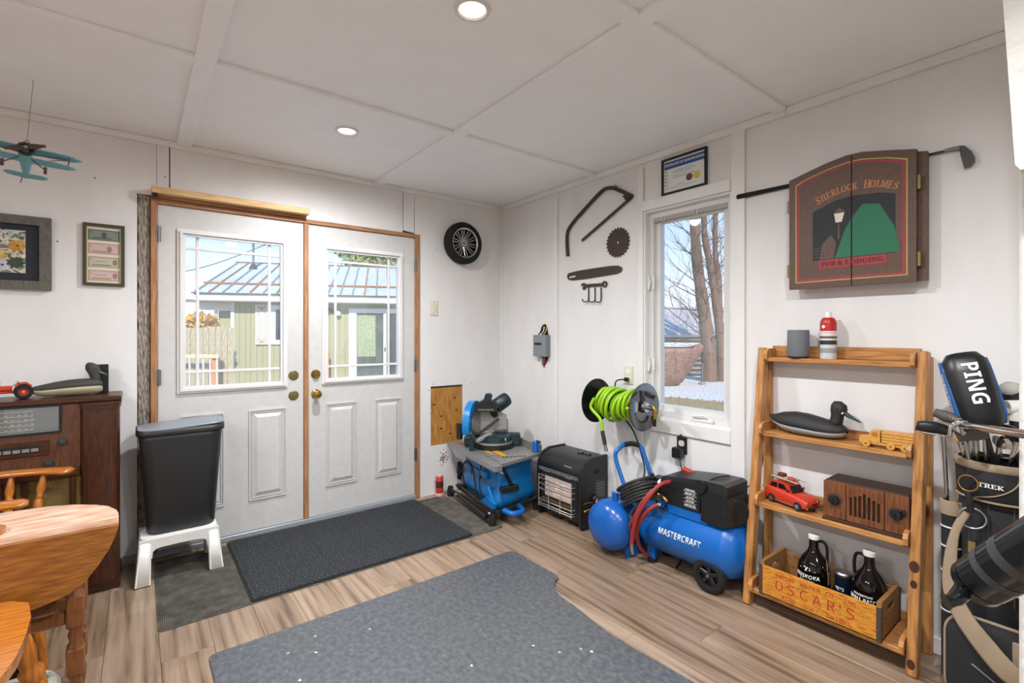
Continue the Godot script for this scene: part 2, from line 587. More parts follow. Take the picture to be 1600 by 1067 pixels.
func ceiling_lights() -> void:
	var says := ["round recessed ceiling light shining over the double doors", "round recessed ceiling light in the panel beside the heavy crossing battens", "round recessed ceiling light"]
	var i := 0
	for x in [-1.642, -4.05]:
		for z in ([0.785, 2.056, 3.33, 4.75] if x > -2.0 else [2.056, 3.33, 4.75]):
			var t := thing("recessed_light", says[mini(i, 2)], "ceiling light", Vector3(x, 2.42, z), 0, "recessed ceiling lights")
			i += 1
			part(geo().lathe([Vector2(0.046, -0.002), Vector2(0.05, -0.008), Vector2(0.062, -0.007), Vector2(0.064, 0.0), Vector2(0.046, 0.0), Vector2(0.046, -0.002)], 32), "trim_ring", M.vinyl, t)
			var glow := mat("#fff4e4", 0.5)
			glow.emission_enabled = true
			glow.emission = Color("#fff1de")
			glow.emission_energy_multiplier = 2.0
			part(geo().lathe([Vector2(0.0001, -0.003), Vector2(0.046, -0.002), Vector2(0.046, 0.0), Vector2(0.0001, 0.0)], 32), "lens", glow, t)
			var l := SpotLight3D.new()
			l.name = "lamp"
			l.light_size = 0.044
			l.light_energy = 5.3
			l.light_color = Color("#f7faff")
			l.shadow_enabled = true
			l.spot_range = 14.0
			l.spot_attenuation = 2.0
			l.spot_angle = 88.5
			l.spot_angle_attenuation = 1.0
			l.position = Vector3(0, -0.009, 0)
			l.rotation.x = -PI / 2
			t.add_child(l)


func room() -> void:
	# floor: planks 0.18 wide laid along z over a slab
	var f := structure("floor")
	part(geo().bb(Vector3(-5.55, -0.2, -0.14), Vector3(0.14, -0.012, 6.35)), "slab", M.underlay, f)
	var rng := RandomNumberGenerator.new()
	rng.seed = 7
	var lens := [1.22, 0.61, 0.8, 0.4, 1.0]
	var cache := {}
	var k := 0
	var x := -2.308 - 0.18 * 18
	while x < 0.0:
		var z: float = -[0.3, 0.9, 0.1, 0.65, 0.45][k % 5]
		var w := minf(0.18, 0.0 - x)
		x = maxf(x, -5.548)
		while z < 6.2:
			var a := maxf(z, 0.0)
			var b := minf(z + 1.22, 6.2)
			if b - a > 0.02:
				var key := "%.3f %.3f" % [w, b - a]
				if not cache.has(key):
					cache[key] = geo().box(Vector3.ZERO, Vector3(w - 0.0012, 0.012, b - a - 0.0012), 0.0006).mesh()
				put(cache[key], "plank", M.planks[rng.randi() % 5], f, Vector3(x + w / 2, -0.006, (a + b) / 2))
			z += 1.22
		x += 0.18
		k += 1
	# ceiling: painted sheets between battens
	var c := structure("ceiling")
	part(geo().bb(Vector3(-5.55, 2.43, -0.14), Vector3(0.14, 2.56, 6.35)), "deck", M.shell, c)
	var xs := [-5.55, -4.75, -3.545, -2.341, -1.14, 0.0]
	var zs := [0.0, 1.115, 2.37, 3.59, 4.8, 6.2]
	for i in 5:
		for j in 5:
			part(geo().bb(Vector3(xs[i] + 0.0015, 2.42, zs[j] + 0.0015), Vector3(xs[i + 1] - 0.0015, 2.43, zs[j + 1] - 0.0015), 0.001), "panel", M.ceiling, c)
	for i in range(1, 5):
		part(geo().bb(Vector3(xs[i] - 0.038, 2.402, 0.02), Vector3(xs[i] + 0.038, 2.42, 6.2), 0.002), "batten", M.ceiling, c)
		for j in 5:
			var e: float = -0.02 if j == 4 else xs[j + 1] - 0.038
			var s: float = -5.55 if j == 0 else xs[j] + 0.038
			part(geo().bb(Vector3(s, 2.402, zs[i] - 0.034), Vector3(e, 2.42, zs[i] + 0.034), 0.002), "batten", M.ceiling, c)
	# back wall with the door opening
	var a := structure("wall_back")
	var g := geo()
	g.bb(Vector3(-5.55, -0.1, -0.14), Vector3(-2.56, 2.43, -0.012))
	g.bb(Vector3(-0.80, -0.1, -0.14), Vector3(0.14, 2.43, -0.012))
	g.bb(Vector3(-2.56, 2.075, -0.14), Vector3(-0.80, 2.43, -0.012))
	part(g, "framing", M.gap, a)
	var front := Transform3D(Basis(), Vector3(0, 0, -0.012))
	part(geo().bb(Vector3(-5.55, 0, -0.012), Vector3(-3.692, 2.42, 0), 0.001), "panel", M.wall, a)
	part(geo().prism([Vector2(-3.69, 0.0), Vector2(-2.562, 0.0), Vector2(-2.562, 2.09), Vector2(-2.474, 2.09), Vector2(-2.474, 2.42), Vector2(-3.69, 2.42)], 0.012, front), "panel", M.wall, a)
	part(geo().bb(Vector3(-2.4725, 2.075, -0.012), Vector3(-2.4145, 2.42, 0), 0.001), "panel", M.wall, a)
	part(geo().bb(Vector3(-2.409, 2.075, -0.012), Vector3(-0.942, 2.42, 0), 0.001), "panel", M.wall, a)
	part(geo().prism([Vector2(-0.937, 2.092), Vector2(-0.845, 2.082), Vector2(-0.848, 2.15), Vector2(-0.843, 2.42), Vector2(-0.937, 2.42)], 0.012, front), "panel", M.wall, a)
	var p := geo()
	p.prism([Vector2(-0.801, 0.0), Vector2(-0.701, 0.0), Vector2(-0.701, 2.42), Vector2(-0.8415, 2.42), Vector2(-0.8415, 2.075), Vector2(-0.801, 2.07)], 0.012, front)
	p.bb(Vector3(-0.701, 0.0, -0.012), Vector3(-0.40, 0.39, 0))
	p.bb(Vector3(-0.701, 0.868, -0.012), Vector3(-0.40, 2.42, 0))
	p.bb(Vector3(-0.40, 0.0, -0.012), Vector3(0.0, 2.42, 0))
	part(p, "panel", M.wall, a)
	part(geo().bb(Vector3(-0.698, 0.392, -0.0119), Vector3(-0.403, 0.852, -0.0085)), "hatch_board", M.plywood, a, "bare plywood board filling a square cut-out")
	for q in [Vector2(-0.665, 0.72), Vector2(-0.60, 0.62), Vector2(-0.47, 0.76), Vector2(-0.46, 0.66), Vector2(-0.60, 0.52), Vector2(-0.52, 0.47)]:
		part(geo().prism(ellipse(0.011, 0.007, 10, q), 0.0012, Transform3D(Basis(), Vector3(0, 0, -0.0086))), "knot", M.walnut_y, a)
	# right wall with the window opening
	var b := structure("wall_right")
	g = geo()
	g.bb(Vector3(0.012, -0.1, -0.14), Vector3(0.14, 2.43, 1.541))
	g.bb(Vector3(0.012, -0.1, 2.114), Vector3(0.14, 2.43, 6.35))
	g.bb(Vector3(0.012, -0.1, 1.541), Vector3(0.14, 0.768, 2.114))
	g.bb(Vector3(0.012, 2.072, 1.541), Vector3(0.14, 2.43, 2.114))
	part(g, "framing", M.shell, b)
	for r in [[0.0, 0.72, 0.0, 2.42], [0.722, 1.54, 0.0, 2.42], [1.542, 2.113, 0.0, 0.768], [1.542, 2.113, 2.072, 2.42], [2.115, 3.39, 0.0, 2.42], [3.392, 4.6, 0, 2.42], [4.602, 6.2, 0, 2.42]]:
		part(geo().bb(Vector3(0.0, r[2], r[0]), Vector3(0.012, r[3], r[1]), 0.001), "panel", M.wall, b)
	for r in [[0.700, 0.742, 0.0, 2.38, 0.011], [1.497, 1.538, 0.0, 2.35, 0.012], [2.116, 2.192, 0.0, 2.38, 0.014], [0.0, 0.03, 0.0, 2.38, 0.008]]:
		part(geo().bb(Vector3(-r[4], r[2], r[0]), Vector3(0.0, r[3], r[1]), 0.002), "batten", M.trim, b)
	# walls behind the camera
	var left := structure("wall_left")
	part(geo().bb(Vector3(-5.7, -0.1, -0.14), Vector3(-5.55, 2.43, 6.35)), "sheathing", M.wall, left)
	var fr := structure("wall_front")
	part(geo().bb(Vector3(-5.55, -0.1, 6.2), Vector3(0.14, 2.43, 6.35)), "sheathing", M.wall, fr)
	# plastered partition end beside the golf bag
	var w := structure("wall_partition")
	part(geo().bb(Vector3(-0.55, 0, 3.258), Vector3(-0.43, 2.42, 3.39), 0.006), "post", M.drywall, w)
	part(geo().prism([Vector2(3.237, 2.42), Vector2(3.272, 1.735), Vector2(3.282, 1.719), Vector2(3.40, 1.716), Vector2(3.40, 2.42)], 0.2, Transform3D(Basis(Vector3(0, 0, 1), UP, Vector3(-1, 0, 0)), Vector3(-0.552, 0, 0))), "bulkhead", M.drywall, w)
	# trims along ceiling and floor
	var t1 := structure("trim_1")
	part(geo().bb(Vector3(-5.55, 2.384, 0.0005), Vector3(-0.0005, 2.4195, 0.018), 0.004), "crown_strip", M.trim, t1)
	var t2 := structure("trim_2")
	part(geo().bb(Vector3(-0.018, 2.378, 0.0185), Vector3(-0.0005, 2.4195, 2.40), 0.004), "crown_strip", M.trim, t2)
	part(geo().bb(Vector3(-0.02, 2.376, 2.402), Vector3(-0.0005, 2.4195, 6.2), 0.004), "crown_strip", M.trim, t2)
	var bs := structure("baseboard_back")
	part(geo().bb(Vector3(-5.55, 0.0005, 0.0005), Vector3(-2.563, 0.05, 0.012), 0.003), "board", mat("#9fa3a6", 0.5), bs)
	var bs2 := structure("baseboard_right")
	part(geo().bb(Vector3(-0.012, 0.0005, 2.2), Vector3(-0.0005, 0.07, 3.25), 0.003), "board", M.trim, bs2)


func hinge(parent: Node, at: Vector3) -> void:
	var g := geo()
	g.bb(at + Vector3(-0.012, -0.045, -0.002), at + Vector3(0.012, 0.045, 0.001), 0.0005)
	part(g, "hinge_leaf", M.dull_steel, parent)
	part(geo().lathe([Vector2(0.0001, -0.048), Vector2(0.005, -0.048), Vector2(0.005, 0.048), Vector2(0.0001, 0.048)], 10, Transform3D(Basis(), at + Vector3(0, 0, 0.003))), "hinge_pin", M.dull_steel, parent)


func doors() -> void:
	# rough frame
	var fr := structure("trim_3")
	part(geo().bb(Vector3(-2.502, 0.034, -0.13), Vector3(-2.468, 2.068, 0.012), 0.002), "jamb", M.jamb_y, fr)
	part(geo().bb(Vector3(-1.667, 0.034, -0.13), Vector3(-1.637, 2.044, 0.008), 0.002), "mullion", M.jamb_y, fr)
	part(geo().bb(Vector3(-0.84, 0.0, -0.13), Vector3(-0.803, 2.072, 0.012), 0.002), "jamb", M.jamb_y, fr)
	part(geo().bb(Vector3(-2.468, 2.045, -0.13), Vector3(-0.84, 2.072, 0.012), 0.002), "head_jamb", M.jamb_x, fr)
	# ragged sheathing edge left of the jamb
	var rng := RandomNumberGenerator.new()
	rng.seed = 3
	var poly := []
	for i in 24:
		poly.append(Vector2(-2.505, 0.04 + i * 0.09))
	for i in range(46, -1, -1):
		poly.append(Vector2(-2.5615 + rng.randf_range(0.0, 0.007), 0.04 + i * 0.045))
	part(geo().prism(poly, 0.071, Transform3D(Basis(), Vector3(0, 0, -0.075)), 20.0), "rough_stud", M.rough_wood, fr, "weathered splintered old stud beside the door jamb")
	for i in 9:
		var y := 0.2 + i * 0.22 + rng.randf() * 0.08
		part(geo().box(Vector3(-2.535 + rng.randf() * 0.012, y, -0.012), Vector3(0.02 + rng.randf() * 0.015, 0.05 + rng.randf() * 0.07, 0.014), 0.004, Transform3D(Basis(), Vector3.ZERO)), "splinter", M.rough_wood, fr)
	part(geo().bb(Vector3(-2.562, 0, -0.139), Vector3(-2.502, 2.09, -0.075)), "backing", mat("#574d43", 0.95), fr)
	part(geo().bb(Vector3(-2.56, 2.0725, -0.12), Vector3(-0.80, 2.0748, -0.001)), "shim", M.lumber_x, fr)
	# loose stud laid across the top
	var plank := thing("lumber_board", "length of pale bare lumber laid on the door frame above the left door", "lumber", Vector3(-2.075, 2.0885, 0.0455))
	part(geo().box(Vector3(0, 0.0195, 0), Vector3(0.848, 0.038, 0.088), 0.003), "board", M.lumber_x, plank)
	part(geo().bb(Vector3(-0.425, -0.0155, -0.043), Vector3(0.415, -0.0005, -0.008), 0.002), "packer", M.jamb_x, plank)
	part(geo().bb(Vector3(-0.418, -0.019, 0.004), Vector3(-0.396, -0.0005, 0.03), 0.002), "bracket", M.black_matte, plank)
	# sill
	var sill := structure("trim_4")
	part(geo().bb(Vector3(-2.56, 0.0005, -0.139), Vector3(-0.803, 0.033, 0.012), 0.004), "threshold", mat("#8b9399", 0.35), sill)
	for k in 2:
		var d := structure("door_%d" % (k + 1))
		var x0: float = [-2.466, -1.634][k]
		var x1: float = [-1.669, -0.842][k]
		var gl: Array = [[-2.34, -1.806, 0.973, 1.881], [-1.512, -0.976, 0.976, 1.877]][k]
		# slab: four boards round the light, recessed panels cut by bands
		var s := geo()
		s.bb(Vector3(x0, 0.036, -0.05), Vector3(gl[0], 2.043, -0.004))
		s.bb(Vector3(gl[1], 0.036, -0.05), Vector3(x1, 2.043, -0.004))
		s.bb(Vector3(gl[0], gl[3], -0.05), Vector3(gl[1], 2.043, -0.004))
		s.bb(Vector3(gl[0], 0.036, -0.05), Vector3(gl[1], gl[2], -0.004))
		part(s, "slab", M.door, d)
		# light frame: stepped moulding
		var cx: float = (gl[0] + gl[1]) / 2
		var cy: float = (gl[2] + gl[3]) / 2
		var w: float = gl[1] - gl[0]
		var h: float = gl[3] - gl[2]
		var at := Vector2(cx, cy)
		var fm := geo()
		fm.band(rounded(w + 0.07, h + 0.07, 0.002, 1, at), rounded(w + 0.044, h + 0.044, 0.002, 1, at), 0.011, Transform3D(Basis(), Vector3(0, 0, -0.004)))
		fm.band(rounded(w + 0.044, h + 0.044, 0.002, 1, at), rounded(w + 0.016, h + 0.016, 0.002, 1, at), 0.02, Transform3D(Basis(), Vector3(0, 0, -0.004)))
		fm.band(rounded(w + 0.016, h + 0.016, 0.002, 1, at), rounded(w - 0.012, h - 0.012, 0.002, 1, at), 0.022, Transform3D(Basis(), Vector3(0, 0, -0.018)))
		part(fm, "light_frame", M.vinyl, d)
		part(geo().bb(Vector3(gl[0], gl[2], -0.03), Vector3(gl[1], gl[3], -0.026)), "pane", M.glass, d)
		var mx: Array = [[-2.273, -1.876], [-1.448, -1.049]][k]
		for x in mx:
			part(geo().bb(Vector3(x - 0.0085, gl[2], -0.026), Vector3(x + 0.0085, gl[3], -0.017), 0.003), "muntin", M.vinyl, d)
		for y in [1.062, 1.806]:
			part(geo().bb(Vector3(gl[0], y - 0.0085, -0.0255), Vector3(gl[1], y + 0.0085, -0.0165), 0.003), "muntin", M.vinyl, d)
		for r in [[[-2.357, -2.133], [-1.999, -1.776]], [[-1.521, -1.299], [-1.166, -0.955]]][k]:
			var pc := Vector2((r[0] + r[1]) / 2, 0.515)
			var pw: float = r[1] - r[0]
			var ph := 0.58
			var g := geo()
			g.band(rounded(pw, ph, 0.002, 1, pc), rounded(pw - 0.018, ph - 0.018, 0.002, 1, pc), 0.009, Transform3D(Basis(), Vector3(0, 0, -0.0045)))
			g.band(rounded(pw - 0.032, ph - 0.032, 0.002, 1, pc), rounded(pw - 0.042, ph - 0.042, 0.002, 1, pc), 0.008, Transform3D(Basis(), Vector3(0, 0, -0.0045)))
			# raised field with sloping sides
			var o := rounded(pw - 0.044, ph - 0.044, 0.002, 1, pc)
			var i := rounded(pw - 0.095, ph - 0.1, 0.002, 1, pc)
			var rings := [[], []]
			for q in o.size():
				rings[0].append(Vector3(o[q].x, o[q].y, -0.0042))
				rings[1].append(Vector3(i[q].x, i[q].y, 0.008))
			for q in o.size():
				var n := (q + 1) % o.size()
				g.quad(rings[0][q], rings[0][n], rings[1][n], rings[1][q], Vector3(pc.x, pc.y, -0.05))
			g.bb(Vector3(pc.x - (pw - 0.095) / 2, pc.y - (ph - 0.1) / 2, -0.004), Vector3(pc.x + (pw - 0.095) / 2, pc.y + (ph - 0.1) / 2, 0.008))
			part(g, "raised_panel", M.door, d)
		for y in ([1.87, 1.04, 0.2] if k == 0 else [1.828, 1.048, 0.35]):
			hinge(d, Vector3(-2.464 if k == 0 else -0.838, y, 0.012))
		var knob_x: float = -1.731 if k == 0 else -1.588
		for y in [1.015, 0.88]:
			var ax := Geo.aim(Vector3(knob_x, y, -0.004), Vector3.BACK)
			if k == 0:
				part(geo().lathe([Vector2(0.0001, 0), Vector2(0.032, 0), Vector2(0.032, 0.004), Vector2(0.027, 0.008), Vector2(0.008, 0.009), Vector2(0.006, 0.012), Vector2(0.0001, 0.012)], 24, ax), "cover_plate", M.old_brass, d)
			elif y > 0.95:
				part(geo().lathe([Vector2(0.0001, 0), Vector2(0.031, 0), Vector2(0.031, 0.006), Vector2(0.024, 0.014), Vector2(0.0001, 0.015)], 24, ax), "deadbolt_rose", M.brass, d)
				part(geo().box(Vector3(knob_x, y, 0.018), Vector3(0.034, 0.012, 0.014), 0.003, Transform3D()), "thumb_turn", M.brass, d)
			else:
				part(geo().lathe([Vector2(0.0001, 0), Vector2(0.031, 0), Vector2(0.03, 0.005), Vector2(0.012, 0.012), Vector2(0.011, 0.03), Vector2(0.022, 0.036), Vector2(0.028, 0.05), Vector2(0.024, 0.063), Vector2(0.01, 0.068), Vector2(0.0001, 0.068)], 24, ax), "knob", M.brass, d)


func window() -> void:
	var w := structure("window_1")
	# casing on the wall face
	var t := structure("trim_5")
	part(geo().bb(Vector3(-0.018, 2.072, 1.5385), Vector3(-0.0005, 2.136, 2.1155), 0.002), "head_casing", M.trim, t)
	part(geo().bb(Vector3(-0.016, 0.69, 1.5385), Vector3(-0.0005, 0.766, 2.1155), 0.002), "apron", M.trim, t)
	part(geo().bb(Vector3(-0.004, 0.768, 1.5385), Vector3(-0.0002, 2.072, 1.55), 0.001), "side_casing", M.trim, t)
	# jamb liner
	var g := geo()
	g.bb(Vector3(0.0, 0.768, 1.541), Vector3(0.139, 2.072, 1.552))
	g.bb(Vector3(0.0, 0.768, 2.103), Vector3(0.139, 2.072, 2.114))
	g.bb(Vector3(0.0, 0.768, 1.552), Vector3(0.139, 0.779, 2.103))
	g.bb(Vector3(0.0, 2.06, 1.552), Vector3(0.139, 2.072, 2.103))
	part(g, "jamb_liner", M.trim, w)
	var at := Vector2(1.8275, 1.42)
	var face := Transform3D(Basis(Vector3(0, 0, 1), UP, Vector3(-1, 0, 0)), Vector3(0.11, 0, 0))
	part(geo().band(rounded(0.551, 1.281, 0.002, 1, at), rounded(0.49, 1.21, 0.002, 1, at), 0.075, face), "frame", M.vinyl, w)
	part(geo().band(rounded(0.49, 1.21, 0.002, 1, at), rounded(0.42, 1.145, 0.002, 1, at), 0.045, Transform3D(face.basis, Vector3(0.105, 0, 0))), "sash", M.vinyl, w)
	part(geo().bb(Vector3(0.078, 0.847, 1.617), Vector3(0.082, 1.993, 2.038)), "pane", M.glass, w)
	# screen track with two clips at the top
	part(geo().bb(Vector3(0.034, 2.0, 1.583), Vector3(0.05, 2.026, 2.07)), "screen_rail", mat("#a9a59d", 0.5), w)
	for z in [1.66, 1.88]:
		part(geo().tube([Vector3(0.03, 2.028, z - 0.012), Vector3(0.03, 1.995, z - 0.008), Vector3(0.03, 1.995, z + 0.008), Vector3(0.03, 2.028, z + 0.012)], 0.0028, 6), "clip", M.white_plastic, w)
	for y in [1.62, 1.1]:
		var lv := part(geo().bb(Vector3(0.012, y - 0.05, 1.552), Vector3(0.03, y + 0.045, 1.562), 0.003), "latch", M.white_plastic, w)
		part(geo().beam(Vector3(0.008, y - 0.045, 1.568), Vector3(0.014, y + 0.02, 1.575), 0.008, 0.008, 0.002), "lever", M.white_plastic, lv)
		part(geo().bb(Vector3(0.03, y - 0.04, 1.583), Vector3(0.036, y + 0.04, 1.592), 0.002), "keeper", M.white_plastic, w)
	var cr := part(geo().box(Vector3(0.022, 0.793, 1.93), Vector3(0.03, 0.028, 0.13), 0.008), "crank_housing", M.white_plastic, w)
	part(geo().tube(sub([Vector3(0.012, 0.806, 1.97), Vector3(-0.004, 0.822, 1.95), Vector3(-0.006, 0.818, 1.91), Vector3(0.0, 0.812, 1.88)]), 0.006, 8), "crank_handle", M.white_plastic, cr)


# a leafless tree: trunk part and one part for its branches
func bare_tree(t: Node3D, stems: Array, m: Material, sd: int, spread := 1.0, twig := 1.0, depth := 3) -> void:
	var rng := RandomNumberGenerator.new()
	rng.seed = sd
	for s in stems:
		var pts: Array = sub(s[0], 4)
		var rad := []
		for i in pts.size():
			var f := float(i) / (pts.size() - 1)
			rad.append(lerpf(s[1], s[2], f) * (1.0 + 0.08 * sin(i * 2.3)))
		part(geo().tube(pts, rad, 9), "trunk", m, t)
	var g := geo()
	for s in stems:
		var pts: Array = sub(s[0], 4)
		for i in range(int(pts.size() * 0.25), pts.size()):
			for k in (2 if i < pts.size() - 2 else 4):
				var dir := Vector3(rng.randf_range(-1, 1), rng.randf_range(0.1, 0.9), rng.randf_range(-1, 1)).normalized()
				grow(g, pts[i], dir, spread * rng.randf_range(0.5, 1.2), s[2] * 0.45 * twig, depth, rng)
	part(g, "branches", m, t)


func grow(g: Geo, at: Vector3, dir: Vector3, length: float, r: float, depth: int, rng: RandomNumberGenerator) -> void:
	var pts := [at]
	var p := at
	var d := dir
	for i in 3:
		d = (d + Vector3(rng.randf_range(-0.3, 0.3), rng.randf_range(-0.12, 0.28), rng.randf_range(-0.3, 0.3))).normalized()
		p += d * length / 3.0
		pts.append(p)
	g.tube(pts, [r, r * 0.8, r * 0.6, r * 0.35], 4, false, false)
	if depth <= 0:
		return
	for i in 3:
		var nd := (d + Vector3(rng.randf_range(-0.9, 0.9), rng.randf_range(-0.3, 0.7), rng.randf_range(-0.9, 0.9))).normalized()
		grow(g, pts[1 + i], nd, length * rng.randf_range(0.5, 0.75), r * 0.5, depth - 1, rng)


func foliage(centre: Vector3, size: Vector3, count: int, leaf: float, sd: int) -> Geo:
	var rng := RandomNumberGenerator.new()
	rng.seed = sd
	var g := geo()
	for i in count:
		var v := Vector3(rng.randf_range(-1, 1), rng.randf_range(-1, 1), rng.randf_range(-1, 1))
		if v.length() > 1.0:
			v = v.normalized() * rng.randf_range(0.6, 1.0)
		var c := centre + v * size
		var a := Vector3(rng.randf_range(-1, 1), rng.randf_range(-1, 1), rng.randf_range(-1, 1)).normalized() * leaf
		var b := a.cross(Vector3(rng.randf_range(-1, 1), rng.randf_range(-1, 1), rng.randf_range(-1, 1))).normalized() * leaf * 0.4
		g.quad(c - a, c + b, c + a, c - b, c - a.cross(b))
	return g


func outside_doors() -> void:
	var lawn := structure("ground")
	part(geo().bb(Vector3(-60, -0.75, -70), Vector3(70, -0.5, 40)), "soil", textured(noise_tex(0.03, ["#5c4a30", "#8c7448", "#b39a66"], 5, 71), Vector3.ONE * 0.5, 1.0, M.fine, 1.0, true), lawn)
	var siding := mat("#989a7a", 0.7)
	var siding_groove := siding
	var metal_roof := textured(noise_tex(0.02, ["#a7b0b8", "#b8c0c7", "#c6ccd1"], 4, 72), Vector3.ONE * 0.3, 0.4)
	var rusty := textured(noise_tex(0.03, ["#6b3f28", "#93603f", "#b98f75"], 5, 73), Vector3.ONE * 0.8, 0.8)
	var fascia := mat("#dededa", 0.5)
	var rib_m := mat("#7f8084", 0.6)
	var h := thing("neighbour_house", "green board sided house with a pale metal roof beyond the double doors", "house", Vector3(0.9707, -0.5, -12.7674), deg_to_rad(-22.733))
	part(geo().bb(Vector3(-1.36, 0, -7.9), Vector3(6.5, 2.82, -0.02)), "walls", siding_groove, h)
	# vertical siding boards
	var s := -1.34
	var widths := [0.17, 0.17, 0.14]
	var i := 0
	while s < 6.3:
		var w: float = widths[i % 3]
		if s < 1.98 or s > 4.6:
			part(geo().bb(Vector3(s, 0.02, -0.02), Vector3(s + w - 0.012, 2.8, 0.0), 0.004), "siding_board", siding, h)
		else:
			part(geo().bb(Vector3(s, 2.6, -0.02), Vector3(s + w - 0.012, 2.8, 0.0), 0.004), "siding_board", siding, h)
		s += w
		i += 1
	part(geo().bb(Vector3(-1.41, 0, -0.05), Vector3(-1.31, 2.82, 0.03), 0.005), "corner_post", fascia, h)
	part(geo().bb(Vector3(-2.2, 2.74, 0.0), Vector3(6.5, 2.78, 0.42)), "soffit", fascia, h)
	part(geo().bb(Vector3(-2.25, 2.76, 0.42), Vector3(6.5, 2.97, 0.46), 0.005), "fascia_board", fascia, h)
	# roof sheets and ribs
	var slope := Vector3(0, 1.45, -4.45)
	var r0 := Vector3(0, 2.99, 0.5)
	var g := geo()
	var ends := [-2.3, 6.7]
	for k in 2:
		var f0 := 0.0 if k == 0 else 0.245
		var f1 := 0.235 if k == 0 else 1.0
		var lift := Vector3(0, 0.03 * k, 0)
		var a := r0 + slope * f0 + lift
		var b := r0 + slope * f1 + lift
		g = geo()
		g.quad(Vector3(ends[0], a.y, a.z), Vector3(ends[1], a.y, a.z), Vector3(ends[1], b.y, b.z), Vector3(ends[0], b.y, b.z), Vector3(0, -9, 0))
		g.quad(Vector3(ends[0], a.y - 0.02, a.z), Vector3(ends[1], a.y - 0.02, a.z), Vector3(ends[1], a.y, a.z), Vector3(ends[0], a.y, a.z), Vector3(0, a.y, -9))
		part(g, "roof_sheet", metal_roof, h)
		var x: float = ends[0] + 0.1
		while x < 6.5:
			part(geo().beam(Vector3(x, a.y + 0.012, a.z), Vector3(x, b.y + 0.012, b.z), 0.045, 0.045), "roof_rib", rib_m if int(x * 5) % 3 else rusty, h)
			x += 0.36
	part(geo().beam(Vector3(ends[0], r0.y + slope.y * 0.24 + 0.03, r0.z + slope.z * 0.24), Vector3(ends[1], r0.y + slope.y * 0.24 + 0.03, r0.z + slope.z * 0.24), 0.12, 0.05), "flashing", rusty, h)
	part(geo().bb(Vector3(ends[0], 2.955, 0.47), Vector3(ends[1], 2.985, 0.52)), "drip_edge", mat("#3b3d40", 0.5), h)
	part(geo().beam(Vector3(-2.3, 4.47, -3.98), Vector3(6.7, 4.47, -3.98), 0.22, 0.05), "ridge_cap", mat("#5b4a42", 0.6), h)
	g = geo()
	g.quad(Vector3(ends[0], 4.44, -3.95), Vector3(ends[1], 4.44, -3.95), Vector3(ends[1], 3.0, -8.4), Vector3(ends[0], 3.0, -8.4), Vector3(0, -9, 0))
	g.tri(Vector3(-2.0, 2.9, 0.4), Vector3(-2.0, 4.4, -3.95), Vector3(-2.0, 2.9, -8.2), Vector3(5, 3, -4))
	part(g, "roof_back", metal_roof, h)
	part(geo().lathe([Vector2(0.04, 0), Vector2(0.04, 1.1), Vector2(0.0001, 1.1)], 10, Transform3D(Basis(), Vector3(-1.47, 4.1, -2.9))), "vent_pipe", M.dull_steel, h)
	part(geo().lathe([Vector2(0.2, -0.1), Vector2(0.05, 0.2), Vector2(0.0001, 0.2)], 10, Transform3D(Basis(), Vector3(-1.47, 4.12, -2.9))), "pipe_boot", M.dark_steel, h)
	# window with lattice shutter
	part(geo().bb(Vector3(-0.36, 1.45, 0.0), Vector3(0.62, 2.68, 0.05), 0.008), "window_casing", fascia, h)
	var dark_glass := mat("#27313b", 0.06)
	part(geo().bb(Vector3(-0.16, 1.6, 0.045), Vector3(0.42, 2.53, 0.056)), "window_pane", dark_glass, h)
	part(geo().bb(Vector3(-0.72, 1.46, 0.0), Vector3(-0.38, 2.67, 0.03)), "shutter_back", siding_groove, h)
	g = geo()
	g.band(rounded(0.345, 1.215, 0.002, 1, Vector2(-0.55, 2.065)), rounded(0.285, 1.155, 0.002, 1, Vector2(-0.55, 2.065)), 0.03, Transform3D(Basis(), Vector3(0, 0, 0.03)))
	part(g, "shutter_frame", fascia, h)
	g = geo()
	for k in range(-9, 20):
		for q in [-1, 1]:
			var y0: float = 1.49 + k * 0.075
			var p0 := Vector2(-0.69, y0)
			var p1 := Vector2(-0.41, y0 + 0.28)
			if q < 0:
				p0 = Vector2(-0.69, y0 + 0.28)
				p1 = Vector2(-0.41, y0)
			var lo := minf(p0.y, p1.y)
			if lo < 1.48 or lo + 0.28 > 2.65:
				continue
			g.beam(Vector3(p0.x, p0.y, 0.045), Vector3(p1.x, p1.y, 0.045), 0.028, 0.008, 0.0, Vector3.BACK)
	part(g, "shutter_lattice", fascia, h)
	# sliding glass door
	part(geo().band([Vector2(1.98, 0.1), Vector2(4.5, 0.1), Vector2(4.5, 2.6), Vector2(1.98, 2.6)], [Vector2(2.14, 0.2), Vector2(4.34, 0.2), Vector2(4.34, 2.45), Vector2(2.14, 2.45)], 0.07, Transform3D(Basis(), Vector3(0, 0, -0.02))), "slider_frame", fascia, h)
	part(geo().bb(Vector3(2.14, 0.2, -0.01), Vector3(3.1, 2.45, 0.0)), "slider_pane", mat("#4e5a57", 0.04), h)
	part(geo().bb(Vector3(3.1, 0.2, -0.015), Vector3(4.34, 2.45, -0.005)), "slider_pane", mat("#3c4247", 0.05), h)
	part(geo().bb(Vector3(2.14, 0.2, 0.0), Vector3(2.22, 2.45, 0.03)), "slider_stile", fascia, h)
	part(geo().bb(Vector3(3.05, 0.2, 0.0), Vector3(3.15, 2.45, 0.03)), "slider_stile", fascia, h)
	part(geo().bb(Vector3(3.08, 1.2, 0.03), Vector3(3.12, 1.35, 0.06), 0.008), "slider_pull", M.black_plastic, h)
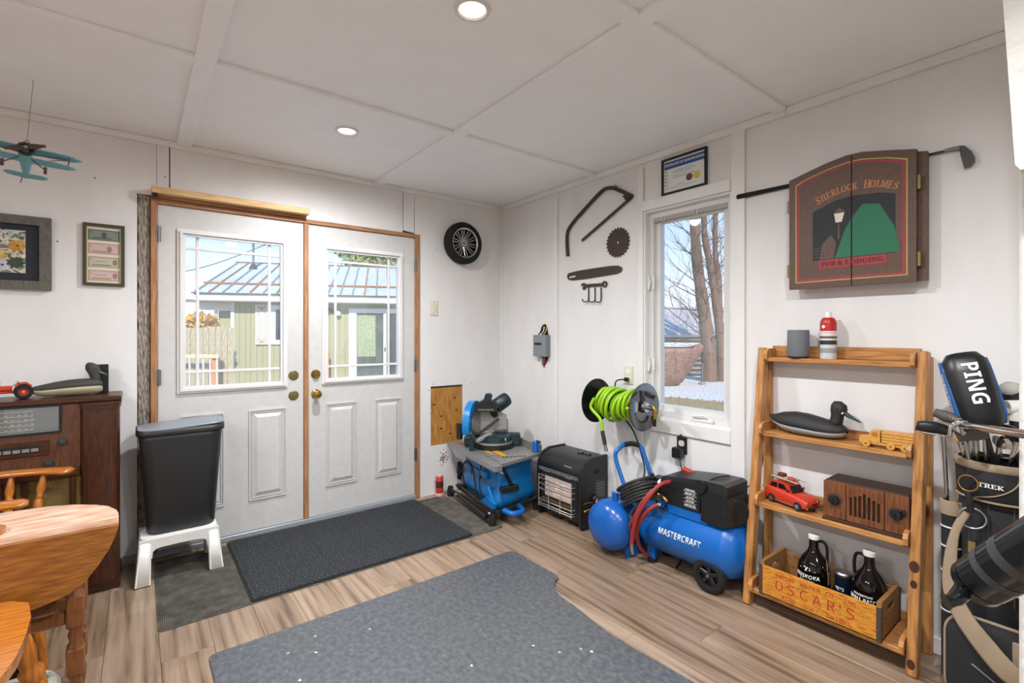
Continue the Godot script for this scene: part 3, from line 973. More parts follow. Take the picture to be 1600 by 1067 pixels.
	part(geo().bb(Vector3(2.24, 1.05, 0.0), Vector3(2.8, 2.38, 0.004)), "blind", textured(noise_tex(0.06, ["#4c5b41", "#8a9a78", "#c3cdb4"], 4, 74), Vector3.ONE * 0.7, 0.5), h)
	# twin wall lamp
	var lampm := part(geo().box(Vector3(1.5, 2.5, 0.05), Vector3(0.1, 0.1, 0.08), 0.02), "wall_lamp", M.black_plastic, h)
	part(geo().lathe([Vector2(0.0001, -0.09), Vector2(0.045, -0.09), Vector2(0.06, 0.05), Vector2(0.0001, 0.06)], 14, Geo.aim(Vector3(1.37, 2.54, 0.12), Vector3(-0.7, -0.2, 0.6))), "spot", M.black_plastic, lampm)
	part(geo().lathe([Vector2(0.0001, -0.09), Vector2(0.045, -0.09), Vector2(0.075, 0.05), Vector2(0.0001, 0.06)], 14, Geo.aim(Vector3(1.66, 2.44, 0.15), Vector3(0.5, -0.4, 0.8))), "spot", M.white_plastic, lampm)
	part(geo().bb(Vector3(1.2, 0.3, 0.3), Vector3(1.42, 1.22, 0.36), 0.01), "porch_post", textured(noise_tex(0.02, ["#a8663c", "#c98a5e"], 4, 75), Vector3(6, 0.6, 6), 0.8), h)
	# lean-to porch at the left end
	part(geo().bb(Vector3(-4.6, 2.5, -0.1), Vector3(-1.42, 2.76, -0.04), 0.006), "porch_fascia", fascia, h)
	part(geo().bb(Vector3(-4.6, 2.75, -1.6), Vector3(-1.42, 2.8, 0.0)), "porch_roof", metal_roof, h)
	part(geo().bb(Vector3(-4.6, 2.78, -0.02), Vector3(-1.42, 2.805, 0.02)), "porch_drip", mat("#3b3d40", 0.5), h)
	part(geo().bb(Vector3(-1.87, 0, -0.12), Vector3(-1.79, 2.5, -0.04), 0.006), "porch_column", fascia, h)
	part(geo().bb(Vector3(-1.8, 0, -1.2), Vector3(-1.38, 2.5, -0.2)), "porch_wall", siding, h)
	# fence
	var old_wood := textured(noise_tex(0.02, ["#7a7460", "#a19a82", "#bdb7a2"], 5, 76), Vector3(5, 0.6, 5), 0.9)
	var fence := thing("board_fence", "weathered grey board fence with a low rail beside the green house", "fence", Vector3(-2.5, -0.5, -11.63), deg_to_rad(-37.7))
	var rng := RandomNumberGenerator.new()
	rng.seed = 12
	for k in 15:
		part(geo().box(Vector3(0.1 + k * 0.152, 0.98 + rng.randf_range(-0.02, 0.02), 0), Vector3(0.142, 1.95, 0.02), 0.004), "fence_board", old_wood, fence)
	part(geo().bb(Vector3(0, 1.2, 0.3), Vector3(2.15, 1.29, 0.37), 0.006), "rail", textured(noise_tex(0.02, ["#b5a384", "#d6c6a8"], 4, 77), Vector3(0.6, 5, 5), 0.8), fence)
	part(geo().bb(Vector3(0, 0.3, 0.3), Vector3(2.15, 0.38, 0.36), 0.006), "rail", old_wood, fence)
	for k in 13:
		part(geo().bb(Vector3(0.1 + k * 0.165, 0.36, 0.31), Vector3(0.13 + k * 0.165, 1.2, 0.35), 0.003), "baluster", fascia, fence)
	part(geo().bb(Vector3(1.95, 0.0, 0.2), Vector3(2.09, 1.28, 0.3), 0.006), "gate_post", textured(noise_tex(0.02, ["#a8663c", "#c98a5e"], 4, 75), Vector3(6, 0.6, 6), 0.8), fence)
	# yellow shrubs behind the fence
	var ochre := mat("#c99a3a", 0.9)
	for k in 2:
		var sh := thing("ornamental_grass", "tuft of dry golden ornamental grass above the weathered fence", "shrub", [Vector3(-2.2, -0.5, -13.0), Vector3(-1.15, -0.5, -12.4)][k], 0, "golden grass behind the fence")
		part(foliage(Vector3(0, 1.85, 0), Vector3(0.5, 0.55, 0.4), 900, 0.09, 90 + k), "foliage", ochre, sh)
		part(geo().tube([Vector3.ZERO, Vector3(0, 1.6, 0)], 0.05, 6), "stem", M.rough_wood, sh)
	var grey_bark := mat("#7d7268", 0.95)
	for k in 3:
		var bt := thing("bare_tree", "thin bare grey tree behind the weathered fence", "tree", [Vector3(-3.4, -0.5, -20.0), Vector3(-1.9, -0.5, -22.0), Vector3(-5.2, -0.5, -19.0)][k], 0, "bare trees beyond the fence")
		bare_tree(bt, [[[Vector3.ZERO, Vector3(0.1, 1.6, 0), Vector3(0.0, 3.0, 0.1), Vector3(0.2, 4.4, 0)], 0.1, 0.03]], grey_bark, 40 + k, 0.9, 0.9, 3)
	var pine := thing("evergreen_tree", "yellow green leafy tree rising behind the metal roof", "tree", Vector3(7.5, -0.5, -20.0))
	part(geo().tube([Vector3.ZERO, Vector3(0, 6.5, 0)], [0.25, 0.1], 8), "trunk", M.rough_wood, pine)
	part(foliage(Vector3(0, 6.0, 0), Vector3(2.6, 1.7, 1.5), 5000, 0.14, 95), "foliage", mat("#8f9a5a", 0.9), pine)
	var wire := thing("power_line", "thin overhead power line crossing the sky above the house", "cable", Vector3(-4.0, 2.9, -14.4))
	part(geo().tube(sub([Vector3.ZERO, Vector3(2.6, 0.25, 0.6), Vector3(4.9, 1.35, 0.9)], 8), 0.012, 5), "cable", M.rubber, wire)


func outside_window() -> void:
	var snow_m := textured(noise_tex(0.05, ["#7d6a58", "#b9b6b4", "#dfe1e5", "#e6e8eb"], 5, 81, 512, FastNoiseLite.TYPE_SIMPLEX_SMOOTH, [0.32, 0.42, 0.56, 1.0]), Vector3.ONE * 0.55, 0.9, M.fine, 2.0, true)
	var rng := RandomNumberGenerator.new()
	rng.seed = 5
	var poly := []
	for i in 30:
		poly.append(Vector2(9.6 + rng.randf_range(-0.25, 0.25) - i * 0.02, -9.0 + i * 0.6))
	poly.append(Vector2(40, 9))
	poly.append(Vector2(40, -30))
	poly.append(Vector2(10, -30))
	var snow := thing("snow_cover", "patchy old snow lying over leaves in the yard", "snow", Vector3(0, -0.5, 0))
	meta(snow, "", "", "", "stuff")
	part(geo().prism(poly, 0.03, Transform3D(Basis(Vector3.RIGHT, Vector3.BACK, Vector3.UP), Vector3(0, 0.001, 0))), "crust", snow_m, snow)
	var drift := thing("snow_patch", "old snow lying on the yard between the doors and the green house", "snow", Vector3(0, -0.5, 0))
	meta(drift, "", "", "", "stuff")
	part(geo().prism([Vector2(-9, -0.4), Vector2(6, -0.4), Vector2(6, -9.5), Vector2(-9, -9.5)], 0.02, Transform3D(Basis(Vector3.RIGHT, Vector3.BACK, Vector3.UP), Vector3(0, 0.001, 0))), "crust", snow_m, drift)
	var bark := textured(noise_tex(0.03, ["#42322a", "#6a5243", "#8d705d", "#6f6a66"], 5, 82), Vector3(2.5, 0.5, 2.5), 0.95, noise_tex(0.04, [], 4, 83), 3.0)
	var t := thing("twin_tree", "tall bare twin-stemmed tree standing in the snow outside the window", "tree", Vector3(14.12, -0.4685, -6.2))
	bare_tree(t, [
		[[Vector3(0, 0.0, 0), Vector3(-0.02, 1.2, -0.02), Vector3(-0.16, 2.6, -0.12), Vector3(-0.42, 4.6, -0.25), Vector3(-0.55, 7.2, -0.3), Vector3(-0.6, 9.5, -0.3)], 0.29, 0.12],
		[[Vector3(0.38, 0.0, 0.3), Vector3(0.36, 1.2, 0.28), Vector3(0.25, 2.4, 0.2), Vector3(0.0, 4.2, 0.05), Vector3(-0.2, 5.6, -0.08), Vector3(-0.3, 8, 0)], 0.2, 0.08],
		[[Vector3(0.3, 2.3, 0.22), Vector3(0.28, 3.8, 0.2), Vector3(0.16, 5.0, 0.14), Vector3(0.18, 8.6, 0.2)], 0.14, 0.07]], bark, 77, 1.9, 0.5, 2)
	var tw := mat("#8d7668", 0.95)
	for k in 3:
		var s := thing("bare_sapling", "slim bare sapling with spreading twigs beyond the covered stack", "tree", [Vector3(17.6, -0.4685, -14.0), Vector3(21.0, -0.4685, -12.4), Vector3(24.2, -0.4685, -9.4)][k], k * 1.3, "bare saplings in the yard")
		bare_tree(s, [[[Vector3.ZERO, Vector3(0.1, 1.4, 0), Vector3(0.0, 2.7, 0.15), Vector3(0.3, 4.3, 0)], 0.07, 0.02], [[Vector3.ZERO, Vector3(-0.3, 1.5, 0.2), Vector3(-0.7, 3.0, 0.2)], 0.05, 0.015]], tw, 60 + k, 1.1, 1.2, 2)
	# stack under a brown tarpaulin
	var tarp_m := textured(noise_tex(0.02, ["#5e3f31", "#7d5848", "#8e6a58"], 5, 84), Vector3.ONE * 0.7, 0.6, noise_tex(0.015, [], 4, 85), 2.0)
	var tarp := thing("covered_stack", "stack under a brown tarpaulin with snow on top outside the window", "tarpaulin", Vector3(11.9, -0.42, -6.35), deg_to_rad(-37.7))
	var rings := []
	for j in 9:
		var y: float = [0.02, 0.25, 0.55, 0.85, 1.12, 1.24, 1.3, 1.31, 1.315][j]
		var sc: float = [0.62, 0.72, 0.85, 0.97, 1.05, 1.06, 0.97, 0.6, 0.1][j]
		var ring := []
		for k in 36:
			var f := TAU * k / 36
			var fold := 1.0 + 0.05 * sin(f * 9 + j * 0.4) * (1.0 - j / 9.0)
			var c := Vector2(signf(cos(f)) * pow(absf(cos(f)), 0.5) * 1.0, signf(sin(f)) * pow(absf(sin(f)), 0.5) * 0.7) * sc * fold
			ring.append(Vector3(c.x - (0.3 - y * 0.2 if c.x > 0 else 0.0), y + 0.06 * sin(f * 3), c.y))
		rings.append(ring)
	part(geo().loft(rings), "tarpaulin", tarp_m, tarp)
	part(geo().loft([rings[6], rings[7], rings[8]], true, Transform3D(Basis.from_scale(Vector3(0.96, 1, 0.96)), Vector3(0, 0.03, 0))), "snow_cap", snow_m, tarp)
	# long low shed with lap siding
	var shed := thing("low_shed", "long low shed with horizontal lap boards behind the twin tree", "shed", Vector3(15.6, -0.4685, -7.9), deg_to_rad(-37.7))
	part(geo().bb(Vector3(-2.8, 0, -2.4), Vector3(4, 1.7, -0.03)), "walls", mat("#7c7770", 0.9), shed)
	var lap := [textured(noise_tex(0.02, ["#7f7e80", "#9a9793"], 4, 86), Vector3(0.3, 4, 4), 0.8), textured(noise_tex(0.02, ["#a08467", "#b79a7c"], 4, 87), Vector3(0.3, 4, 4), 0.8)]
	for k in 8:
		part(geo().beam(Vector3(-2.8, 0.11 + k * 0.2, 0.0), Vector3(4, 0.11 + k * 0.2, 0.0), 0.2, 0.025), "siding_board", lap[k % 2], shed)
	part(geo().bb(Vector3(-2.9, 1.62, 0.0), Vector3(4.1, 1.75, 0.16), 0.01), "fascia_board", mat("#d8d6d2", 0.6), shed)
	var g := geo()
	g.quad(Vector3(-3.0, 1.76, 0.25), Vector3(4.2, 1.76, 0.25), Vector3(4.2, 3.05, -3.2), Vector3(-3.0, 3.05, -3.2), Vector3(0, -5, 0))
	g.quad(Vector3(-3.0, 1.70, 0.25), Vector3(4.2, 1.70, 0.25), Vector3(4.2, 1.76, 0.25), Vector3(-3.0, 1.76, 0.25), Vector3(0, 1.7, -5))
	part(g, "roof_sheet", textured(noise_tex(0.02, ["#8894a8", "#a9a4a6", "#c0aea0"], 5, 88), Vector3.ONE * 0.4, 0.7), shed)
	var post := thing("yard_stake", "slim grey metal stake standing in the snow before the tree", "stake", Vector3(12.9, -0.4685, -5.75))
	part(geo().tube([Vector3(0, 0, 0), Vector3(0, 0.75, 0)], 0.03, 8), "rod", M.dull_steel, post)
	part(geo().box(Vector3(0, 0.04, 0), Vector3(0.25, 0.08, 0.2), 0.02), "foot", M.rough_wood, post)


# where the line of sight through a pixel of the 1600 x 1067 photograph meets a plane of the room
func sight(px: float, py: float) -> Vector3:
	var f := Vector3(sin(deg_to_rad(37.733)), 0, -cos(deg_to_rad(37.733)))
	var r := Vector3(-f.z, 0, f.x)
	return f + r * ((px - 800.0) / 756.0) - UP * ((py - 521.0) / 756.0)


func on_plane(axis: int, value: float, px: float, py: float) -> Vector3:
	var c := Vector3(-2.56, 1.295, 3.467)
	var d := sight(px, py)
	return c + d * ((value - c[axis]) / d[axis])


func right(px: float, py: float, out := 0.0) -> Vector3:    # at a distance from the right wall
	return on_plane(0, -out, px, py)


func back(px: float, py: float, out := 0.0) -> Vector3:     # at a distance from the back wall
	return on_plane(2, out, px, py)


func ground(px: float, py: float, high := 0.0) -> Vector3:
	return on_plane(1, high, px, py)


# the same in the local frame of a thing on the right wall that stands at base
func rl(base: Vector3, px: float, py: float, out := 0.0) -> Vector3:
	var p := right(px, py, out) - base
	return Vector3(p.z, p.y, -p.x)


func back_wall_things() -> void:
	# light switch
	var t := thing("light_switch", "cream rocker light switch on the wall beside the right door", "light switch", Vector3(-0.675, 1.498, 0.0005))
	part(geo().box(Vector3(0, 0, 0.003), Vector3(0.072, 0.115, 0.006), 0.002), "plate", M.cream, t)
	part(geo().box(Vector3(0, 0, 0.008), Vector3(0.034, 0.066, 0.006), 0.002, Transform3D(Basis(Vector3.RIGHT, 0.06), Vector3.ZERO)), "rocker", M.cream, t)
	for y in [-0.048, 0.048]:
		part(geo().disc(Vector3(0, y, 0.006), Vector3.BACK, 0.003, 0.001, 10), "screw", M.dull_steel, t)
	# wheel shaped wall clock
	t = thing("wheel_clock", "black tyre and silver mesh rim hanging high beside the doors", "wheel", Vector3(-0.42, 2.043, 0.0005))
	var ax := Geo.aim(Vector3.ZERO, Vector3.BACK)
	part(geo().lathe([Vector2(0.12, 0.004), Vector2(0.15, 0.0), Vector2(0.168, 0.008), Vector2(0.173, 0.02), Vector2(0.173, 0.055), Vector2(0.166, 0.068), Vector2(0.15, 0.075), Vector2(0.131, 0.076), Vector2(0.124, 0.07), Vector2(0.12, 0.004)], 48, ax, 50), "tyre", M.rubber, t)
	var rim := part(geo().lathe([Vector2(0.112, 0.07), Vector2(0.116, 0.076), Vector2(0.124, 0.077), Vector2(0.126, 0.07), Vector2(0.112, 0.02), Vector2(0.105, 0.02), Vector2(0.112, 0.07)], 48, ax, 50), "rim", M.steel, t)
	part(geo().disc(Vector3(0, 0, 0.018), Vector3.BACK, 0.112, 0.003, 40), "back_disc", M.black_matte, t)
	for k in 10:
		var f := TAU * k / 10.0 + 0.16
		var d := Vector3(cos(f), sin(f), 0)
		var e := Vector3(cos(f + 0.2), sin(f + 0.2), 0)
		var e2 := Vector3(cos(f - 0.2), sin(f - 0.2), 0)
		var sp := geo()
		sp.beam(d * 0.016 + Vector3(0, 0, 0.044), e * 0.108 + Vector3(0, 0, 0.058), 0.008, 0.008, 0.001, Vector3.BACK)
		sp.beam(d * 0.016 + Vector3(0, 0, 0.044), e2 * 0.108 + Vector3(0, 0, 0.058), 0.008, 0.008, 0.001, Vector3.BACK)
		part(sp, "spoke", M.steel, rim)
	part(geo().disc(Vector3(0, 0, 0.04), Vector3.BACK, 0.024, 0.012, 24), "hub", M.steel, rim)
	part(geo().disc(Vector3(0, 0, 0.052), Vector3.BACK, 0.008, 0.003, 16), "hub_cap", M.rust, rim)
	for k in 5:
		var f := TAU * k / 5.0
		part(geo().disc(Vector3(cos(f) * 0.017, sin(f) * 0.017, 0.05), Vector3.BACK, 0.0028, 0.004, 8), "lug_nut", M.chrome, rim)
	# framed banknotes
	t = thing("banknote_frame", "narrow dark green frame with four old banknotes stacked on cream", "picture frame", Vector3(-2.705, 1.7235, 0.0005))
	var c := Vector2.ZERO
	part(geo().band(rounded(0.176, 0.337, 0.001, 1, c), rounded(0.146, 0.307, 0.001, 1, c), 0.016), "frame", M.green_frame, t)
	part(geo().band(rounded(0.146, 0.307, 0.001, 1, c), rounded(0.142, 0.303, 0.001, 1, c), 0.012), "inner_fillet", M.gold_print, t)
	part(geo().box(Vector3(0, 0, 0.003), Vector3(0.146, 0.307, 0.004)), "mount", mat("#d8cfbb", 0.8), t)
	var tones := [["#7d877b", "#4d564d"], ["#c9b0a4", "#a07a70"], ["#bcb89f", "#7f7f68"], ["#c9b3a8", "#9d7c74"]]
	for k in 4:
		var y := 0.108 - k * 0.0735
		var ink := mat(tones[k][1], 0.8)
		var n := part(geo().box(Vector3(0, y, 0.0055), Vector3(0.134, 0.06, 0.0006)), "banknote", mat(tones[k][0], 0.8), t)
		var g := geo()
		g.band(rounded(0.128, 0.053, 0.004, 3, Vector2(0, y)), rounded(0.122, 0.047, 0.003, 3, Vector2(0, y)), 0.0005, Transform3D(Basis(), Vector3(0, 0, 0.0058)))
		part(g, "border", ink, n)
		part(geo().prism(ellipse(0.011, 0.016, 16, Vector2([0.0, 0.022, 0.046, 0.046][k], y)), 0.0005, Transform3D(Basis(), Vector3(0, 0, 0.0058))), "oval_print", ink, n)
		part(geo().box(Vector3(-0.01, y - 0.016, 0.0059), Vector3(0.08, 0.006, 0.0005)), "band_print", ink, n)
		text("1" if k % 2 == 0 else "2", 0.01, ink, n, Vector3(0.053, y + 0.014, 0.006), Basis(), "serif", 1.0, 700, "numeral", 0.0004)
		text("1" if k % 2 == 0 else "2", 0.01, ink, n, Vector3(-0.053, y + 0.012, 0.006), Basis(), "serif", 1.0, 700, "numeral", 0.0004)
		if k >= 2:
			text("CANADA", 0.008, ink, n, Vector3(-0.012, y + 0.003, 0.006), Basis(), "serif", 1.1, 500, "lettering", 0.0004)
	# big floral picture
	t = thing("flower_picture", "wide grey wooden frame with a flower print in a black mount", "picture frame", Vector3(-3.1885, 1.7045, 0.0005))
	part(geo().band(rounded(0.549, 0.374, 0.002, 1, c), rounded(0.46, 0.285, 0.002, 1, c), 0.024), "frame", M.grey_wood, t)
	part(geo().box(Vector3(0, 0, 0.006), Vector3(0.462, 0.287, 0.004)), "mount", mat("#20242c", 0.7), t)
	var img := Image.create(256, 160, false, Image.FORMAT_RGB8)
	img.fill(Color("#c9c3ae"))
	var rng := RandomNumberGenerator.new()
	rng.seed = 19
	var shades := ["#9aa39a", "#6b7a63", "#aab5ae", "#d8d3c2", "#7d6a52", "#3c4438", "#b9b39c"]
	for k in 420:
		var col := Color(shades[rng.randi() % shades.size()])
		blot(img, Vector2(rng.randf() * 256, rng.randf() * 160), rng.randf_range(3, 14), rng.randf_range(2, 7), rng.randf() * PI, col)
	for k in 40:
		blot(img, Vector2(200 + rng.randf_range(-14, 14), rng.randf() * 110), rng.randf_range(2, 6), 2, rng.randf() * PI, Color(["#5d5244", "#cfc9bb", "#3a342c"][rng.randi() % 3]))
	for fl in [[150, 66, "#d4632a"], [236, 58, "#d99a2b"], [190, 96, "#d8b964"], [120, 40, "#e0ddd0"], [60, 70, "#c9702a"], [90, 110, "#e2d9b5"], [200, 132, "#c9ccd2"], [165, 128, "#2c3140"], [232, 122, "#31402e"], [100, 132, "#46563c"], [30, 40, "#d8a23a"]]:
		for q in 9:
			var f := TAU * q / 9.0
			blot(img, Vector2(fl[0], fl[1]) + Vector2(cos(f), sin(f)) * 11, 12, 6, f, Color(fl[2]).darkened(rng.randf() * 0.2))
		blot(img, Vector2(fl[0], fl[1]), 4, 4, 0, Color("#5a3a1c"))
	var pm := mat(Color.WHITE, 0.35)
	pm.albedo_texture = ImageTexture.create_from_image(img)
	var q := QuadMesh.new()
	q.size = Vector2(0.38, 0.215)
	put(q, "print", pm, t, Vector3(-0.012, 0.004, 0.0085))
	# stray screw holes and smudge on the right sheet
	var wl := get_node("wall_back")
	for p in [Vector2(683, 390), Vector2(677, 600), Vector2(737, 598), Vector2(670, 610), Vector2(672, 646), Vector2(148, 278), Vector2(90, 377), Vector2(622, 325), Vector2(258, 276)]:
		var s := back(p.x, p.y)
		part(geo().disc(Vector3(s.x, s.y, 0.0), Vector3.BACK, 0.004, 0.0012, 8), "screw_head", M.dark_steel, wl)
	var grime := mat("#8f7866", 0.95)
	var rs := RandomNumberGenerator.new()
	rs.seed = 44
	for k in 44:
		var r0 := absf(rs.randfn(0.0, 1.0))
		var f0 := rs.randf() * TAU
		var mid := back(692, 716) + Vector3(cos(f0) * r0 * 0.026, sin(f0) * r0 * 0.036, 0)
		part(geo().prism(ellipse(rs.randf_range(0.003, 0.009), rs.randf_range(0.004, 0.011), 8, Vector2(mid.x, mid.y)), 0.0003 + k * 0.00001), "stain", grime, wl)
	# red canister at the foot of the wall
	t = thing("red_canister", "small red canister with a pale cap and base by the wall corner of the doors", "canister", Vector3(-0.655, 0.0005, 0.06))
	part(geo().lathe([Vector2(0.0001, 0), Vector2(0.034, 0), Vector2(0.034, 0.022), Vector2(0.03, 0.026), Vector2(0.0001, 0.026)], 20), "base", mat("#d9a79d", 0.5), t)
	part(geo().lathe([Vector2(0.0001, 0.026), Vector2(0.029, 0.026), Vector2(0.03, 0.03), Vector2(0.03, 0.148), Vector2(0.026, 0.156), Vector2(0.0001, 0.157)], 20), "body", mat("#b8382c", 0.4), t)
	part(geo().lathe([Vector2(0.0001, 0.157), Vector2(0.022, 0.157), Vector2(0.022, 0.168), Vector2(0.0001, 0.168)], 20), "cap", mat("#dcb0a5", 0.5), t)
	part(geo().lathe([Vector2(0.0302, 0.07), Vector2(0.0306, 0.07), Vector2(0.0306, 0.12), Vector2(0.0302, 0.12)], 20), "label_band", mat("#4a1a16", 0.6), t)
	# biplane hanging on a thread
	airplane()


func blot(img: Image, c: Vector2, rx: float, ry: float, turn: float, col: Color) -> void:
	var m := ceili(maxf(rx, ry))
	for y in range(-m, m + 1):
		for x in range(-m, m + 1):
			var p := Vector2(x, y).rotated(-turn)
			if p.x * p.x / (rx * rx) + p.y * p.y / (ry * ry) <= 1.0:
				var u := int(c.x) + x
				var v := int(c.y) + y
				if u >= 0 and v >= 0 and u < img.get_width() and v < img.get_height():
					img.set_pixel(u, v, col)


func airplane() -> void:
	var at := on_plane(2, 0.62, 40, 243)
	var t := thing("model_biplane", "small teal metal model biplane hanging from the ceiling by threads", "model plane", at, 0.12)
	t.rotation.z = -0.06
	t.rotation.x = -0.28
	var teal := textured(noise_tex(0.03, ["#4d848e", "#67a5b0", "#86b9bf"], 4, 101), Vector3.ONE * 8, 0.5)
	var brown := mat("#4b322b", 0.5)
	var wing := func(span: float, chord: float, y: float, z: float) -> Geo:
		var rings := []
		for i in 13:
			var f := -1.0 + 2.0 * i / 12
			var cc: float = chord * sqrt(maxf(0.02, 1.0 - pow(absf(f), 6)))
			var ring := []
			for k in 10:
				var a := TAU * k / 10
				ring.append(Vector3(f * span / 2, y + sin(a) * 0.004 + 0.004 * absf(f), z + cos(a) * cc / 2))
			rings.append(ring)
		return geo().loft(rings)
	part(wing.call(0.35, 0.055, 0.026, 0.0), "upper_wing", teal, t)
	part(wing.call(0.32, 0.05, -0.022, 0.005), "lower_wing", teal, t)
	part(wing.call(0.14, 0.04, -0.005, -0.16), "tail_plane", teal, t)
	var body := []
	for s in [[-0.18, 0.006, 0.01], [-0.12, 0.013, 0.018], [-0.05, 0.02, 0.024], [0.02, 0.023, 0.026], [0.045, 0.022, 0.024]]:
		var ring := []
		for k in 12:
			ring.append(Vector3(cos(TAU * k / 12) * s[1], sin(TAU * k / 12) * s[2], s[0]))
		body.append(ring)
	part(geo().loft(body), "fuselage", teal, t)
	part(geo().prism([Vector2(-0.18, 0), Vector2(-0.12, 0.01), Vector2(-0.16, 0.055), Vector2(-0.19, 0.05)], 0.003, Transform3D(Basis(Vector3(0, 0, 1), UP, Vector3(-1, 0, 0)), Vector3(0.0015, 0, 0))), "fin", teal, t)
	part(geo().lathe([Vector2(0.012, 0.0), Vector2(0.028, 0.0), Vector2(0.03, 0.006), Vector2(0.026, 0.016), Vector2(0.02, 0.014), Vector2(0.012, 0.0)], 20, Geo.aim(Vector3(0, 0, 0.045), Vector3.BACK)), "engine_cowl", M.dark_steel, t)
	var hub := part(geo().ball(Vector3(0, 0, 0.066), Vector3(0.008, 0.008, 0.01), 12), "spinner", M.dull_steel, t)
	for s in [-1, 1]:
		var blade := []
		for i in 6:
			var f := i / 5.0
			var ring := []
			for k in 8:
				var a := TAU * k / 8
				var d: Vector3 = Vector3(cos(0.42), sin(0.42), 0) * s
				var n := Vector3(-sin(0.42), cos(0.42), 0)
				ring.append(Vector3(0, 0, 0.066) + d * (0.004 + f * 0.06) + n * cos(a) * (0.006 + 0.007 * sin(PI * minf(f * 1.1 + 0.1, 0.95))) + Vector3(0, 0, sin(a) * 0.0025))
			blade.append(ring)
		part(geo().loft(blade), "propeller_blade", brown, hub)
	for s in [-1, 1]:
		for z in [-0.015, 0.015]:
			part(geo().tube([Vector3(s * 0.13, -0.02, z), Vector3(s * 0.135, 0.03, z)], 0.0016, 6), "wing_strut", M.dark_steel, t)
		part(geo().tube([Vector3(s * 0.022, 0.01, 0), Vector3(s * 0.12, 0.024, 0)], 0.0014, 6), "brace_wire", brown, t)
		part(geo().tube([Vector3(s * 0.03, -0.022, 0), Vector3(s * 0.125, 0.022, 0)], 0.0014, 6), "brace_wire", brown, t)
		part(geo().tube([Vector3(s * 0.015, -0.02, 0.02), Vector3(s * 0.06, -0.062, 0.025)], 0.002, 6), "gear_leg", M.dark_steel, t)
		part(geo().lathe([Vector2(0.0001, -0.005), Vector2(0.014, -0.005), Vector2(0.016, 0), Vector2(0.014, 0.005), Vector2(0.0001, 0.005)], 16, Geo.aim(Vector3(s * 0.063, -0.066, 0.025), Vector3.RIGHT)), "wheel", brown, t)
		part(geo().tube([Vector3(s * 0.03, 0.03, 0), Vector3(0, 0.075, 0)], 0.0022, 6), "cabane_strut", M.dull_steel, t)
	part(geo().tube([Vector3(-0.01, -0.02, -0.15), Vector3(-0.015, -0.045, -0.16)], 0.0018, 6), "tail_skid", brown, t)
	var up := 2.4195 - at.y
	part(geo().tube([Vector3(0, 0.075, 0), Vector3(0, up - 0.06, 0.0), Vector3(0.0, up, 0)], 0.0007, 4), "thread", M.dark_steel, t)


